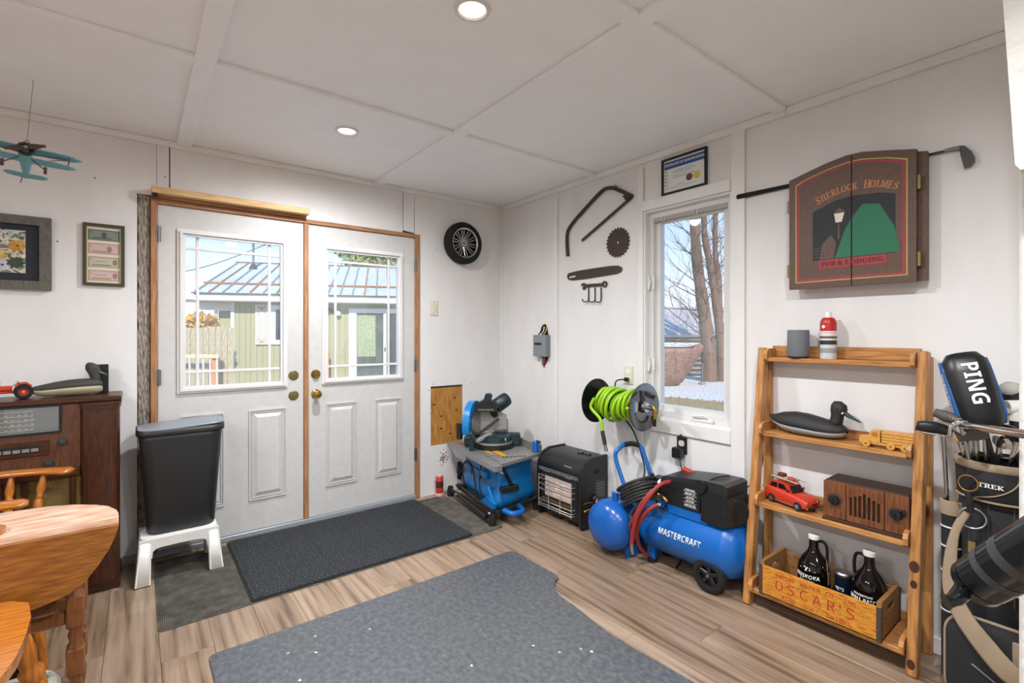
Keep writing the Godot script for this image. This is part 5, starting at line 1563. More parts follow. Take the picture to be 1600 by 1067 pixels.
# a decoy: body along local x, head at +x
func duck(at: Vector3, turn: float, k: float, called: String, label: String, worn: bool) -> void:
	var t := thing(called, label, "duck decoy", at, turn)
	var dark := textured(noise_tex(0.05, ["#141312", "#1e1d1c", "#37342f"], 4, 111), Vector3.ONE * 12, 0.55, M.fine, 0.08) if not worn else textured(noise_tex(0.03, ["#1c1e1e", "#33332e", "#5f4d3b"], 5, 112), Vector3.ONE * 10, 0.65, M.fine, 0.08)
	var pale := textured(noise_tex(0.06, ["#6d6c68", "#9a9994", "#b3b1ab"], 4, 113), Vector3.ONE * 14, 0.6) if not worn else textured(noise_tex(0.06, ["#7f775e", "#b5ac8e", "#d2c9ab"], 5, 114), Vector3.ONE * 14, 0.7)
	var rows := [[-0.165, 0.062, 0.074, 0.006], [-0.14, 0.035, 0.077, 0.026], [-0.1, 0.012, 0.092, 0.045], [-0.05, 0.002, 0.1, 0.056], [0.0, 0.0, 0.098, 0.06], [0.05, 0.0, 0.088, 0.058], [0.1, 0.004, 0.077, 0.05], [0.135, 0.014, 0.066, 0.034], [0.15, 0.028, 0.052, 0.014]]
	if worn:
		rows = [[-0.165, 0.045, 0.055, 0.01], [-0.14, 0.018, 0.06, 0.03], [-0.1, 0.004, 0.07, 0.045], [-0.05, 0.0, 0.082, 0.055], [0.0, 0.0, 0.09, 0.058], [0.05, 0.0, 0.094, 0.056], [0.1, 0.002, 0.094, 0.05], [0.135, 0.008, 0.088, 0.036], [0.15, 0.02, 0.07, 0.016]]
	var upper := []
	var lower := []
	for r in rows:
		var a := []
		var b := []
		var split: float = lerpf(r[1], r[2], 0.36 if not worn else 0.55)
		for q in 16:
			var f := TAU * q / 16
			var y: float = split + sin(f) * ((r[2] - split) if sin(f) > 0 else 0.006)
			var y2: float = split + sin(f) * (0.003 if sin(f) > 0 else (split - r[1]))
			a.append(Vector3(r[0], y, cos(f) * r[3]) * k)
			b.append(Vector3(r[0], y2, cos(f) * r[3] * 0.99) * k)
		upper.append(a)
		lower.append(b)
	part(geo().loft(upper), "back", dark, t)
	part(geo().loft(lower), "flank", pale, t)
	# neck and head
	var nk := []
	var path := [[0.105, 0.055, 0.026, 0.03], [0.112, 0.085, 0.024, 0.024], [0.115, 0.105, 0.024, 0.024], [0.12, 0.128, 0.032, 0.026], [0.12, 0.148, 0.029, 0.024], [0.116, 0.163, 0.014, 0.012]]
	if worn:
		path = [[0.12, 0.05, 0.026, 0.03], [0.118, 0.09, 0.022, 0.024], [0.114, 0.115, 0.025, 0.024], [0.108, 0.145, 0.034, 0.026], [0.102, 0.17, 0.028, 0.022], [0.094, 0.184, 0.01, 0.01]]
	for p in path:
		var ring := []
		for q in 14:
			var f := TAU * q / 14
			ring.append(Vector3(p[0] + cos(f) * p[2], p[1], sin(f) * p[3]) * k)
		nk.append(ring)
	var head := part(geo().loft(nk), "head", dark, t)
	var bill := []
	var rows2 := [[0.14, 0.122, 0.016, 0.013], [0.15, 0.11, 0.011, 0.013], [0.175, 0.097, 0.006, 0.014], [0.194, 0.087, 0.003, 0.011], [0.2, 0.084, 0.001, 0.004]] if not worn else [[0.125, 0.135, 0.014, 0.012], [0.145, 0.122, 0.01, 0.013], [0.165, 0.112, 0.006, 0.012], [0.172, 0.108, 0.002, 0.006]]
	for p in rows2:
		var ring := []
		for q in 12:
			var f := TAU * q / 12
			ring.append(Vector3(p[0], p[1] + sin(f) * p[2], cos(f) * p[3]) * k)
		bill.append(ring)
	part(geo().loft(bill), "bill", mat("#1f3b33" if not worn else "#3a4648", 0.4), head, "green bill" if not worn else "grey bill")
	for s in [-1, 1]:
		part(geo().ball(Vector3(0.122, 0.132 if not worn else 0.15, s * 0.0235) * k, Vector3.ONE * 0.0035 * k, 10), "eye", M.amber if not worn else M.brass, head)
	if not worn:
		part(geo().prism(ellipse(0.012, 0.006, 12, Vector2(0.138, 0.124), 0, TAU), 0.002, Transform3D(Basis(), Vector3(0, 0, 0.0175))), "cheek_patch", M.white_print, head)


func toy_car() -> void:
	# bonnet to +x
	var t := thing("toy_car", "small red tin toy car with luggage rack on the ladder shelf", "toy car", shelf_at(-0.165, 2, 0.095), EAST - 0.28)
	var side := [Vector2(-0.11, 0.03), Vector2(-0.112, 0.05), Vector2(-0.105, 0.066), Vector2(-0.09, 0.074), Vector2(-0.03, 0.072), Vector2(0.02, 0.07), Vector2(0.045, 0.066), Vector2(0.085, 0.06), Vector2(0.105, 0.05), Vector2(0.11, 0.036), Vector2(0.108, 0.02), Vector2(0.095, 0.014), Vector2(-0.1, 0.014)]
	var shell := func(poly: Array, half: Array) -> Geo:
		# three slices across the width with rounded shoulders
		var rings := []
		for i in half.size():
			var ring := []
			var z: float = half[i][0]
			var sc: float = half[i][1]
			for p in poly:
				ring.append(Vector3(p.x * lerpf(1.0, sc, 0.5), 0.04 + (p.y - 0.04) * sc, z))
			rings.append(ring)
		return geo().loft(rings)
	part(shell.call(side, [[-0.05, 0.8], [-0.046, 0.95], [-0.036, 1.0], [0.036, 1.0], [0.046, 0.95], [0.05, 0.8]]), "body", M.red_car, t)
	var cabin := [Vector2(-0.095, 0.07), Vector2(-0.085, 0.092), Vector2(-0.068, 0.103), Vector2(-0.03, 0.106), Vector2(0.0, 0.103), Vector2(0.014, 0.096), Vector2(0.034, 0.07)]
	part(geo().prism(cabin, 0.084, Transform3D(Basis(), Vector3(0, 0, -0.042)), 40), "cabin", M.red_car, t)
	for s in [-1, 1]:
		var z: float = 0.042 if s > 0 else -0.0435
		part(geo().prism([Vector2(-0.08, 0.076), Vector2(-0.072, 0.096), Vector2(-0.042, 0.099), Vector2(-0.042, 0.076)], 0.0015, Transform3D(Basis(), Vector3(0, 0, z))), "side_window", M.black_gloss, t)
		part(geo().prism([Vector2(-0.035, 0.076), Vector2(-0.035, 0.099), Vector2(-0.006, 0.098), Vector2(0.012, 0.076)], 0.0015, Transform3D(Basis(), Vector3(0, 0, z))), "side_window", M.black_gloss, t)
		part(geo().ball(Vector3(0.105, 0.045, s * 0.036), Vector3(0.007, 0.008, 0.008), 12), "headlight", M.chrome, t)
		part(geo().box(Vector3(0.022, 0.078, s * 0.052), Vector3(0.004, 0.01, 0.012), 0.001), "mirror", M.black_plastic, t)
		part(geo().tube([Vector3(-0.085, 0.017, s * 0.05), Vector3(0.06, 0.017, s * 0.05)], 0.002, 6), "sill_strip", M.chrome, t)
	part(geo().quad_sheet([Vector3(0.0165, 0.096, -0.034), Vector3(0.0165, 0.096, 0.034), Vector3(0.036, 0.071, 0.038), Vector3(0.036, 0.071, -0.038)], 0.001), "windscreen", M.black_gloss, t)
	part(geo().box(Vector3(0.112, 0.022, 0), Vector3(0.008, 0.009, 0.096), 0.003), "bumper", M.chrome, t)
	part(geo().box(Vector3(-0.113, 0.022, 0), Vector3(0.008, 0.009, 0.096), 0.003), "bumper", M.chrome, t)
	part(geo().box(Vector3(0.112, 0.037, 0), Vector3(0.002, 0.006, 0.034), 0.001), "badge_strip", M.chrome, t)
	for x in [-0.066, 0.07]:
		for s in [-1, 1]:
			var wh := part(geo().lathe([Vector2(0.0001, -0.007), Vector2(0.018, -0.007), Vector2(0.0205, -0.004), Vector2(0.0205, 0.004), Vector2(0.018, 0.007), Vector2(0.0001, 0.007)], 20, Geo.aim(Vector3(x, 0.0206, s * 0.047), Vector3.BACK)), "wheel", M.rubber, t)
			part(geo().disc(Vector3(x, 0.0206, s * 0.054 - (0.0 if s > 0 else 0.002)), Vector3.BACK, 0.01, 0.002, 16), "hub_cap", M.chrome, wh)
	# roof rack with skis, suitcase and bundle
	var rack := part(geo().band(rounded(0.1, 0.07, 0.006, 3), rounded(0.095, 0.065, 0.005, 3), 0.003, Transform3D(Basis(Vector3.RIGHT, Vector3.FORWARD, Vector3.UP), Vector3(-0.03, 0.116, 0))), "roof_rack", M.dull_steel, t)
	for x in [-0.07, 0.01]:
		for s in [-1, 1]:
			part(geo().tube([Vector3(x, 0.1, s * 0.032), Vector3(x, 0.118, s * 0.032)], 0.0014, 6), "rack_leg", M.dull_steel, rack)
	part(geo().box(Vector3(-0.055, 0.127, -0.008), Vector3(0.034, 0.018, 0.026), 0.003), "suitcase", mat("#6a2a20", 0.6), rack)
	part(geo().ball(Vector3(0.008, 0.124, 0.01), Vector3(0.02, 0.011, 0.013), 12), "bundle", mat("#a83a22", 0.6), rack)
	for z in [0.024, 0.03, -0.026]:
		part(geo().beam(Vector3(-0.085, 0.122, z), Vector3(0.055, 0.117, z), 0.005, 0.002, 0.0, UP), "ski", mat(["#c9b48a", "#c59a3a", "#8f8f86"][int(absf(z * 1000)) % 3], 0.6), rack)


func mantel_radio() -> void:
	var t := thing("table_radio", "old brown wooden radio with slatted grille and two knobs on the shelf", "radio", shelf_at(0.143, 2, 0.079), EAST)
	part(geo().bb(Vector3(-0.152, 0.012, -0.075), Vector3(0.15, 0.172, 0.07), 0.008), "case", M.radio_dark, t)
	part(geo().bb(Vector3(-0.154, 0.0, -0.07), Vector3(0.152, 0.012, 0.086), 0.002), "plinth", M.radio_dark, t)
	# front board in three fields, the middle one cut by slots
	for r in [[-0.15, -0.066], [0.07, 0.148]]:
		part(geo().bb(Vector3(r[0], 0.014, 0.07), Vector3(r[1], 0.168, 0.08), 0.0015), "front_field", M.radio_wood, t)
	var tops := [0.118, 0.124, 0.132, 0.142, 0.134, 0.124, 0.116]
	part(geo().bb(Vector3(-0.064, 0.014, 0.07), Vector3(0.068, 0.04, 0.08), 0.001), "front_field", M.radio_wood, t)
	part(geo().bb(Vector3(-0.064, 0.15, 0.07), Vector3(0.068, 0.168, 0.08), 0.001), "front_field", M.radio_wood, t)
	part(geo().bb(Vector3(-0.064, 0.04, 0.0705), Vector3(0.068, 0.15, 0.072)), "grille_cloth", mat("#2b1d13", 0.95), t)
	for k in 8:
		var x := -0.056 + k * 0.0162
		part(geo().bb(Vector3(x - (0.008 if k == 0 else 0.0035), 0.04, 0.072), Vector3(x + (0.01 if k == 7 else 0.0035), 0.15, 0.08), 0.001), "grille_bar", M.radio_wood, t)
		if k < 7:
			part(geo().bb(Vector3(x + 0.0035, tops[k], 0.072), Vector3(x + 0.0127, 0.15, 0.0795)), "slot_top", M.radio_wood, t)
	for kx in [-0.108, 0.108]:
		part(geo().prism(ellipse(0.03, 0.024, 20, Vector2(kx, 0.095)), 0.0012, Transform3D(Basis(), Vector3(0, 0, 0.08))), "escutcheon", M.rust, t)
		var kn := part(geo().lathe([Vector2(0.0001, 0), Vector2(0.02, 0), Vector2(0.021, 0.008), Vector2(0.017, 0.016), Vector2(0.0001, 0.018)], 20, Geo.aim(Vector3(kx, 0.092, 0.0812), Vector3.BACK)), "knob", M.black_plastic, t)
		part(geo().box(Vector3(kx, 0.092, 0.1), Vector3(0.006, 0.026, 0.008), 0.002), "knob_grip", M.black_plastic, kn)
	part(geo().lathe([Vector2(0.0001, 0), Vector2(0.008, 0), Vector2(0.009, 0.012), Vector2(0.0001, 0.014)], 14, Geo.aim(Vector3(0.132, 0.108, 0.0802), Vector3.BACK)), "small_knob", M.black_gloss, t)


func crate_and_jugs() -> void:
	var t := thing("bottle_crate", "weathered yellow wooden soda crate with red stencilled lettering on the lowest board", "crate", shelf_at(-0.005, 3, 0.134), EAST - 0.0)
	var hw := 0.231
	var hd := 0.126
	part(geo().bb(Vector3(-hw, 0.0, -hd), Vector3(hw, 0.01, hd)), "bottom", M.crate_bare, t)
	part(geo().bb(Vector3(-hw, 0.004, hd - 0.012), Vector3(hw, 0.137, hd), 0.0015), "long_side", M.crate, t)
	part(geo().bb(Vector3(-hw, 0.004, -hd), Vector3(hw, 0.137, -hd + 0.012), 0.0015), "long_side", M.crate_bare, t)
	for s in [-1, 1]:
		# end boards with a hand hole
		var e := geo()
		var x: float = s * (hw - 0.008) - 0.008
		var xf := Transform3D(Basis(Vector3(0, 0, -1), UP, Vector3(1, 0, 0)), Vector3(x, 0, 0))
		var outer := rounded((hd - 0.0125) * 2, 0.15, 0.002, 5, Vector2(0, 0.079))
		var hole := rounded(0.075, 0.028, 0.0139, 5, Vector2(0, 0.105))
		e.band(outer, hole, 0.016, xf)
		part(e, "end_board", M.crate_bare, t)
		for z in [hd, -hd]:
			var m := geo()
			m.bb(Vector3(s * hw - (0.014 if s > 0 else 0.001), 0.002, z - 0.0012), Vector3(s * hw + (0.001 if s > 0 else 0.014), 0.139, z + 0.0012))
			m.bb(Vector3(s * (hw + 0.0012) - 0.0012, 0.002, minf(z, z - signf(z) * 0.016)), Vector3(s * (hw + 0.0012) + 0.0012, 0.139, maxf(z, z - signf(z) * 0.016)))
			part(m, "corner_strap", M.rust, t)
	text("EMPIRE", 0.017, M.red_print, t, Vector3(-0.12, 0.115, hd + 0.0004), Basis(), "mono", 0.95, 700)
	text("WATER CO. INC.", 0.017, M.red_print, t, Vector3(0.055, 0.115, hd + 0.0004), Basis(), "mono", 1.15, 700)
	for q in [["O", -0.145], ["S", -0.095], ["C", -0.044], ["A", 0.008], ["R", 0.06], ["'", 0.094], ["S", 0.13]]:
		text(q[0], 0.042, M.red_print, t, Vector3(q[1], 0.07, hd + 0.0004), Basis(), "mono", 1.05, 900)
	text("FINE  SOFT  DRINKS", 0.015, M.red_print, t, Vector3(0.0, 0.024, hd + 0.0004), Basis(), "mono", 1.2, 600)
	# growlers
	var jug := func(called: String, label: String, at: Vector3, handle: float) -> Node3D:
		var j := thing(called, label, "jug", at, EAST, "")
		part(geo().lathe([Vector2(0.0001, 0), Vector2(0.056, 0), Vector2(0.063, 0.006), Vector2(0.064, 0.02), Vector2(0.064, 0.13), Vector2(0.06, 0.155), Vector2(0.045, 0.185), Vector2(0.026, 0.21), Vector2(0.019, 0.23), Vector2(0.018, 0.27), Vector2(0.0001, 0.272)], 36, Transform3D(), 60), "bottle", M.amber, j)
		part(geo().lathe([Vector2(0.0001, 0.268), Vector2(0.021, 0.266), Vector2(0.022, 0.27), Vector2(0.022, 0.284), Vector2(0.0001, 0.286)], 24), "cap", M.white_plastic, j)
		part(geo().tube(sub([Vector3(handle * 0.015, 0.26, 0), Vector3(handle * 0.038, 0.263, 0), Vector3(handle * 0.05, 0.25, 0), Vector3(handle * 0.054, 0.215, 0), Vector3(handle * 0.052, 0.175, 0)], 5), 0.0065, 8), "handle", M.amber, j)
		return j
	var j: Node3D = jug.call("growler_jug", "dark glass growler with white lettering and string tag in the crate", shelf_at(-0.06, 3, 0.12) + Vector3(0, 0.011, 0), 1.0)
	bent_text("MUSKOKA", 0.017, M.white_print, j, 0.0645, Vector3.ZERO, -0.12, "y", 0, 800, 0.95, 0.0, 0.112)
	bent_text("Brewery", 0.012, mat("#b9b48a", 0.6), j, 0.0645, Vector3.ZERO, -0.12, "y", 0, 500, 1.0, 0.2, 0.094)
	var em := geo()
	for p in [[0.0, 0.0, 0.006, 0.009], [-0.006, 0.008, 0.007, 0.005], [0.005, 0.006, 0.005, 0.006], [0.014, -0.004, 0.008, 0.002], [0.014, 0.004, 0.002, 0.008], [-0.026, 0.0, 0.007, 0.0015], [0.034, -0.006, 0.007, 0.0015], [-0.002, -0.008, 0.009, 0.003]]:
		var a: float = -0.12 + p[0] / 0.0645
		em.box(Vector3.ZERO, Vector3(p[2], p[3], 0.001), 0.0, Transform3D(Basis(UP, a), Vector3(sin(a) * 0.0645, 0.146 + p[1], cos(a) * 0.0645)))
	part(em, "emblem", M.white_print, j)
	part(geo().tube(sub([Vector3(0.05, 0.2, 0.0), Vector3(0.06, 0.17, 0.02), Vector3(0.067, 0.13, 0.03), Vector3(0.068, 0.09, 0.03)], 4), 0.0012, 5), "string", mat("#8d7a62", 0.8), j)
	part(geo().box(Vector3(0.069, 0.12, 0.028), Vector3(0.002, 0.05, 0.016)), "tag", mat("#6d5a48", 0.8), j)
	j = jug.call("growler_jug", "dark glass growler reading small batch in the right end of the crate", shelf_at(0.15, 3, 0.12) + Vector3(0, 0.011, 0), -1.0)
	bent_text("MOOSEHEAD", 0.0085, M.white_print, j, 0.0645, Vector3.ZERO, -0.1, "y", 0, 700, 1.0, 0.0, 0.116)
	bent_text("SMALL BATCH", 0.018, M.white_print, j, 0.0645, Vector3.ZERO, -0.1, "y", 0, 800, 0.72, 0.0, 0.096)
	t = thing("drink_can", "small navy drink can between the two dark growlers", "can", shelf_at(0.052, 3, 0.11) + Vector3(0, 0.011, 0), EAST)
	part(geo().lathe([Vector2(0.0001, 0), Vector2(0.026, 0), Vector2(0.031, 0.008), Vector2(0.031, 0.14), Vector2(0.0311, 0.14)], 28), "can_body", M.navy, t)
	part(geo().lathe([Vector2(0.031, 0.14), Vector2(0.033, 0.142), Vector2(0.033, 0.152), Vector2(0.028, 0.158), Vector2(0.0001, 0.158)], 28), "lid", M.dull_steel, t)
	bent_text("YETI", 0.013, M.white_print, t, 0.0314, Vector3.ZERO, -0.2, "y", 0, 800, 1.0, 0.0, 0.09)
	part(geo().lathe([Vector2(0.0313, 0.045), Vector2(0.0316, 0.045), Vector2(0.0316, 0.058), Vector2(0.0313, 0.058)], 28), "label_band", mat("#7d94a8", 0.5), t)


func compressor_corner() -> void:
	# air compressor lying along the wall; local x runs along the wall
	var base := Vector3(-0.18, 0.0005, 2.022)
	var t := thing("air_compressor", "blue horizontal tank air compressor with black motor cover and spoked wheels", "air compressor", base, EAST)
	var along := Transform3D(Basis(Vector3(0, -1, 0), Vector3(1, 0, 0), Vector3(0, 0, 1)), Vector3(-0.015, 0.215, 0))
	part(geo().lathe([Vector2(0.0001, -0.315), Vector2(0.05, -0.31), Vector2(0.1, -0.295), Vector2(0.135, -0.272), Vector2(0.15, -0.24), Vector2(0.15, 0.21), Vector2(0.1515, 0.214), Vector2(0.1515, 0.222), Vector2(0.149, 0.226), Vector2(0.135, 0.26), Vector2(0.1, 0.285), Vector2(0.05, 0.3), Vector2(0.0001, 0.305)], 48, along, 40), "tank", M.blue, t)
	part(geo().bb(Vector3(-0.115, 0.325, 0.03), Vector3(0.12, 0.378, 0.112), 0.004), "mounting_plate", M.blue, t)
	bent_text("MASTERCRAFT", 0.033, M.white_print, t, 0.1503, Vector3(-0.015, 0.215, 0), 0.1, "x", -0.005, 900, 0.8, 0.14)
	# motor cover
	var cover := part(geo().prism([Vector2(-0.15, 0.378), Vector2(-0.156, 0.49), Vector2(-0.148, 0.512), Vector2(-0.13, 0.52), Vector2(0.1, 0.548), Vector2(0.2, 0.55), Vector2(0.222, 0.54), Vector2(0.225, 0.37)], 0.2, Transform3D(Basis(), Vector3(0, 0, -0.09)), 20), "motor_cover", mat("#232425", 0.4), t)
	part(geo().prism([Vector2(-0.14, 0.385), Vector2(-0.145, 0.475), Vector2(-0.13, 0.5), Vector2(0.02, 0.512), Vector2(0.075, 0.512), Vector2(0.085, 0.5), Vector2(0.085, 0.385)], 0.014, Transform3D(Basis(), Vector3(0, 0, 0.108)), 30), "side_panel", M.black_plastic, cover)
	for k in 4:
		part(geo().beam(Vector3(-0.135, 0.41 + k * 0.022, 0.123), Vector3(-0.045, 0.412 + k * 0.021, 0.123), 0.003, 0.004), "panel_rib", M.black_plastic, cover)
	part(geo().prism([Vector2(0.09, 0.345), Vector2(0.09, 0.47), Vector2(0.13, 0.5), Vector2(0.235, 0.49), Vector2(0.252, 0.46), Vector2(0.25, 0.36), Vector2(0.2, 0.34)], 0.17, Transform3D(Basis(), Vector3(0, 0, -0.05)), 20), "motor_end", M.black_plastic, t)
	var fan := part(geo().lathe([Vector2(0.0001, 0), Vector2(0.066, 0), Vector2(0.068, 0.015), Vector2(0.06, 0.022), Vector2(0.0001, 0.022)], 28, Geo.aim(Vector3(0.235, 0.415, 0.06), Vector3(1, 0, 0.75))), "fan_grille", M.black_plastic, t)
	for k in 7:
		part(geo().beam(Vector3(0.272, 0.37 + k * 0.015, 0.035), Vector3(0.235, 0.37 + k * 0.015, 0.095), 0.004, 0.006), "grille_bar", M.rubber, fan)
	var knob := part(geo().lathe([Vector2(0.0001, 0), Vector2(0.034, 0), Vector2(0.036, 0.008), Vector2(0.033, 0.016), Vector2(0.0001, 0.016)], 28, Geo.aim(Vector3(0.085, 0.515, 0.11), Vector3.BACK)), "vent_knob", M.black_plastic, t)
	for k in 8:
		var f := TAU * k / 8
		part(geo().disc(Vector3(0.085 + cos(f) * 0.022, 0.515 + sin(f) * 0.022, 0.1255), Vector3.BACK, 0.005, 0.0012, 10), "vent_hole", M.rubber, knob)
	for q in [["8 GALLONS", 0.492, 0.0], ["MAX HP 1.5", 0.473, 0.0], ["4.8 SCFM", 0.453, 0.0], ["3.8 SCFM", 0.434, 0.0], ["MAX PSI 135", 0.413, 0.003]]:
		text(q[0], 0.0085, M.white_print, cover, Vector3(0.03, q[1] - 0.008, 0.1224), Basis(), "sans", 0.9, 700, "lettering", 0.0006)
		part(geo().box(Vector3(0.03, q[1] - 0.0165, 0.1224), Vector3(0.075, 0.0012, 0.0006)), "print_line", M.white_print, cover)
	part(geo().tube(sub([Vector3(0.1, 0.35, 0.1), Vector3(0.09, 0.45, 0.115), Vector3(0.1, 0.52, 0.118), Vector3(0.12, 0.553, 0.05), Vector3(0.15, 0.556, -0.05)], 5), 0.004, 6), "strap_cord", M.rubber, t)
	# wheels, foot, drain
	for z in [0.115, -0.13]:
		var c := Vector3(0.135, 0.0862, z)
		var wh := part(geo().lathe([Vector2(0.058, -0.022), Vector2(0.075, -0.024), Vector2(0.084, -0.016), Vector2(0.0855, 0), Vector2(0.084, 0.016), Vector2(0.075, 0.024), Vector2(0.058, 0.022), Vector2(0.056, 0), Vector2(0.058, -0.022)], 40, Geo.aim(c, Vector3.BACK), 50), "wheel", M.rubber, t)
		part(geo().lathe([Vector2(0.05, -0.01), Vector2(0.059, -0.012), Vector2(0.059, 0.014), Vector2(0.05, 0.012), Vector2(0.05, -0.01)], 36, Geo.aim(c, Vector3.BACK)), "hub_ring", M.black_plastic, wh)
		part(geo().disc(c + Vector3(0, 0, -0.01), Vector3.BACK, 0.05, 0.006, 28), "hub_disc", M.black_plastic, wh)
		for k in 5:
			var f := TAU * k / 5 + 0.3
			part(geo().beam(c + Vector3(0, 0, 0.006), c + Vector3(cos(f) * 0.052, sin(f) * 0.052, 0.008), 0.02, 0.012, 0.003, Vector3.BACK), "spoke", M.black_plastic, wh)
		part(geo().disc(c + Vector3(0, 0, 0.006), Vector3.BACK, 0.008, 0.014, 14), "axle_nut", M.steel, wh)
	part(geo().tube([Vector3(0.135, 0.086, -0.15), Vector3(0.135, 0.086, 0.12)], 0.007, 8), "axle", M.steel, t)
	for z in [0.06, -0.08]:
		var ft := part(geo().bb(Vector3(-0.27, 0.02, z - 0.012), Vector3(-0.22, 0.12, z + 0.018), 0.003), "foot", M.blue, t)
		part(geo().lathe([Vector2(0.0001, 0), Vector2(0.028, 0), Vector2(0.03, 0.02), Vector2(0.022, 0.03), Vector2(0.0001, 0.03)], 18, Transform3D(Basis(), Vector3(-0.245, 0, z))), "rubber_foot", M.rubber, ft)
	part(geo().tube([Vector3(-0.08, 0.066, 0.02), Vector3(-0.08, 0.04, 0.05), Vector3(-0.07, 0.03, 0.1)], 0.007, 8), "drain_valve", M.brass, t)
	part(geo().tube([Vector3(-0.24, 0.3, 0.1), Vector3(-0.2, 0.3, 0.13)], 0.02, 14), "outlet_boss", M.blue, t)
	part(geo().prism([Vector2(0.24, 0.24), Vector2(0.285, 0.26), Vector2(0.285, 0.36), Vector2(0.262, 0.36)], 0.03, Transform3D(Basis(), Vector3(0, 0, -0.05))), "end_bracket", M.blue, t)
	# handle
	var hp := []
	for p in [[1030, 790, 0.13], [1018, 748, 0.12], [1006, 709, 0.12], [1000, 697, 0.125], [988, 693, 0.16], [975, 695, 0.22], [964, 704, 0.27], [962, 716, 0.28], [972, 748, 0.28], [982, 775, 0.28], [1005, 805, 0.26]]:
		hp.append(rl(base, p[0], p[1], p[2]))
	part(geo().tube(sub(hp, 5), 0.0125, 12), "handle", M.blue, t)
	part(geo().tube(sub([rl(base, 998, 695.5, 0.13), rl(base, 987, 693, 0.17), rl(base, 975, 695, 0.22)], 4), 0.0155, 12), "handle_grip", M.dark_steel, t)
	# pressure gauge and regulator
	part(geo().box(Vector3(-0.215, 0.43, 0.03), Vector3(0.08, 0.1, 0.08), 0.01), "pressure_switch", M.black_plastic, t)
	var gauge := part(geo().lathe([Vector2(0.0001, 0), Vector2(0.026, 0), Vector2(0.026, 0.02), Vector2(0.0001, 0.02)], 24, Geo.aim(rl(base, 1035, 757, 0.25), Vector3(-0.1, 0.75, 0.6))), "gauge", M.black_plastic, t)
	part(geo().lathe([Vector2(0.0001, 0.02), Vector2(0.022, 0.02), Vector2(0.022, 0.0215), Vector2(0.0001, 0.0215)], 24, Geo.aim(rl(base, 1035, 757, 0.25), Vector3(-0.1, 0.75, 0.6))), "gauge_face", M.white_print, gauge)
	part(geo().tube(sub([Vector3(-0.17, 0.47, 0.07), Vector3(-0.19, 0.42, 0.11), Vector3(-0.16, 0.36, 0.13), Vector3(-0.12, 0.34, 0.12)], 4), 0.006, 7), "outlet_tube", M.rubber, t)
	for q in [[1018, 780, 1034, 776], [1018, 792, 1033, 788], [1028, 772, 1043, 783]]:
		part(geo().tube([rl(base, q[0], q[1], 0.33), rl(base, (q[0] + q[2]) / 2.0, (q[1] + q[3]) / 2.0 - 1, 0.33), rl(base, q[2], q[3], 0.32)], [0.009, 0.013, 0.01], 10), "brass_coupler", M.brass if q[1] != 792 else M.steel, t)
	part(geo().tube([rl(base, 1068, 733, 0.12), rl(base, 1086, 741, 0.12)], 0.016, 12), "red_cap", M.red, t)
	# second tank, dome towards the room
	base = Vector3(-0.255, 0.0005, 1.568)
	t = thing("air_tank", "round blue spare air tank lying beside the compressor", "air tank", base)
	part(geo().lathe([Vector2(0.0001, -0.2), Vector2(0.05, -0.196), Vector2(0.1, -0.18), Vector2(0.132, -0.152), Vector2(0.145, -0.115), Vector2(0.1465, -0.11), Vector2(0.1465, -0.1), Vector2(0.145, -0.096), Vector2(0.145, 0.12), Vector2(0.13, 0.16), Vector2(0.09, 0.19), Vector2(0.0001, 0.205)], 48, Transform3D(Basis(Vector3(0, -1, 0), Vector3(1, 0, 0), Vector3(0, 0, 1)), Vector3(0, 0.172, 0)), 40), "tank", M.blue_tank, t)
	part(geo().bb(Vector3(-0.08, 0.305, -0.012), Vector3(-0.06, 0.355, 0.03), 0.003), "lug", M.blue_tank, t)
	for z in [-0.09, 0.09]:
		part(geo().bb(Vector3(-0.07, 0.0, z - 0.015), Vector3(0.08, 0.07, z + 0.015), 0.004), "foot", M.blue_tank, t)
	# black air hose coil over the tanks
	base = Vector3(-0.3, 0.345, 1.73)
	t = thing("air_hose", "coil of black air hose heaped between the blue tanks", "hose", base, EAST)
	var pts := []
	var rng := RandomNumberGenerator.new()
	rng.seed = 21
	for i in 7 * 24 + 1:
		var f := TAU * i / 24.0
		var k := i / 24.0
		var a := 0.125 + 0.012 * sin(k * 2.1)
		var p := Vector3(0.8, 0.52, 0) * cos(f) * a + Vector3(0.0, 0.15, 1.0) * sin(f) * 0.085 + Vector3(-0.5, 0.8, 0) * (k - 3.2) * 0.017
		pts.append(p + Vector3(0.0, 0.045, 0.0))
	part(geo().tube(pts, 0.0088, 8), "coil", M.hose_black, t)
	part(geo().tube([rl(base, 976, 785, 0.37), rl(base, 985, 775, 0.37), rl(base, 990, 768, 0.37)], [0.008, 0.012, 0.01], 10), "coupler", M.steel, t)
	part(geo().tube(sub([rl(base, 1034, 775, 0.36), rl(base, 1010, 780, 0.37), rl(base, 996, 790, 0.38), rl(base, 986, 803, 0.4), rl(base, 988, 812, 0.41), rl(base, 998, 810, 0.4)], 5), 0.0095, 8), "tail", M.hose_black, t)
	# red hose
	base = Vector3(-0.4, 0.05, 1.74)
	t = thing("red_hose", "red rubber air hose looped down beside the compressor tank", "hose", base, EAST)
	part(geo().tube(sub([rl(base, 1062, 757, 0.24), rl(base, 1045, 753, 0.3), rl(base, 1028, 760, 0.36), rl(base, 1010, 782, 0.41), rl(base, 996, 806, 0.43), rl(base, 989, 832, 0.43), rl(base, 987, 852, 0.43)], 6), 0.0115, 9), "strand", M.hose_red, t)
	part(geo().tube(sub([rl(base, 1027, 788, 0.36), rl(base, 1012, 798, 0.4), rl(base, 1000, 815, 0.41), rl(base, 995, 835, 0.38), rl(base, 1000, 855, 0.33), rl(base, 1012, 868, 0.27)], 6), 0.011, 9), "strand", M.hose_red, t)
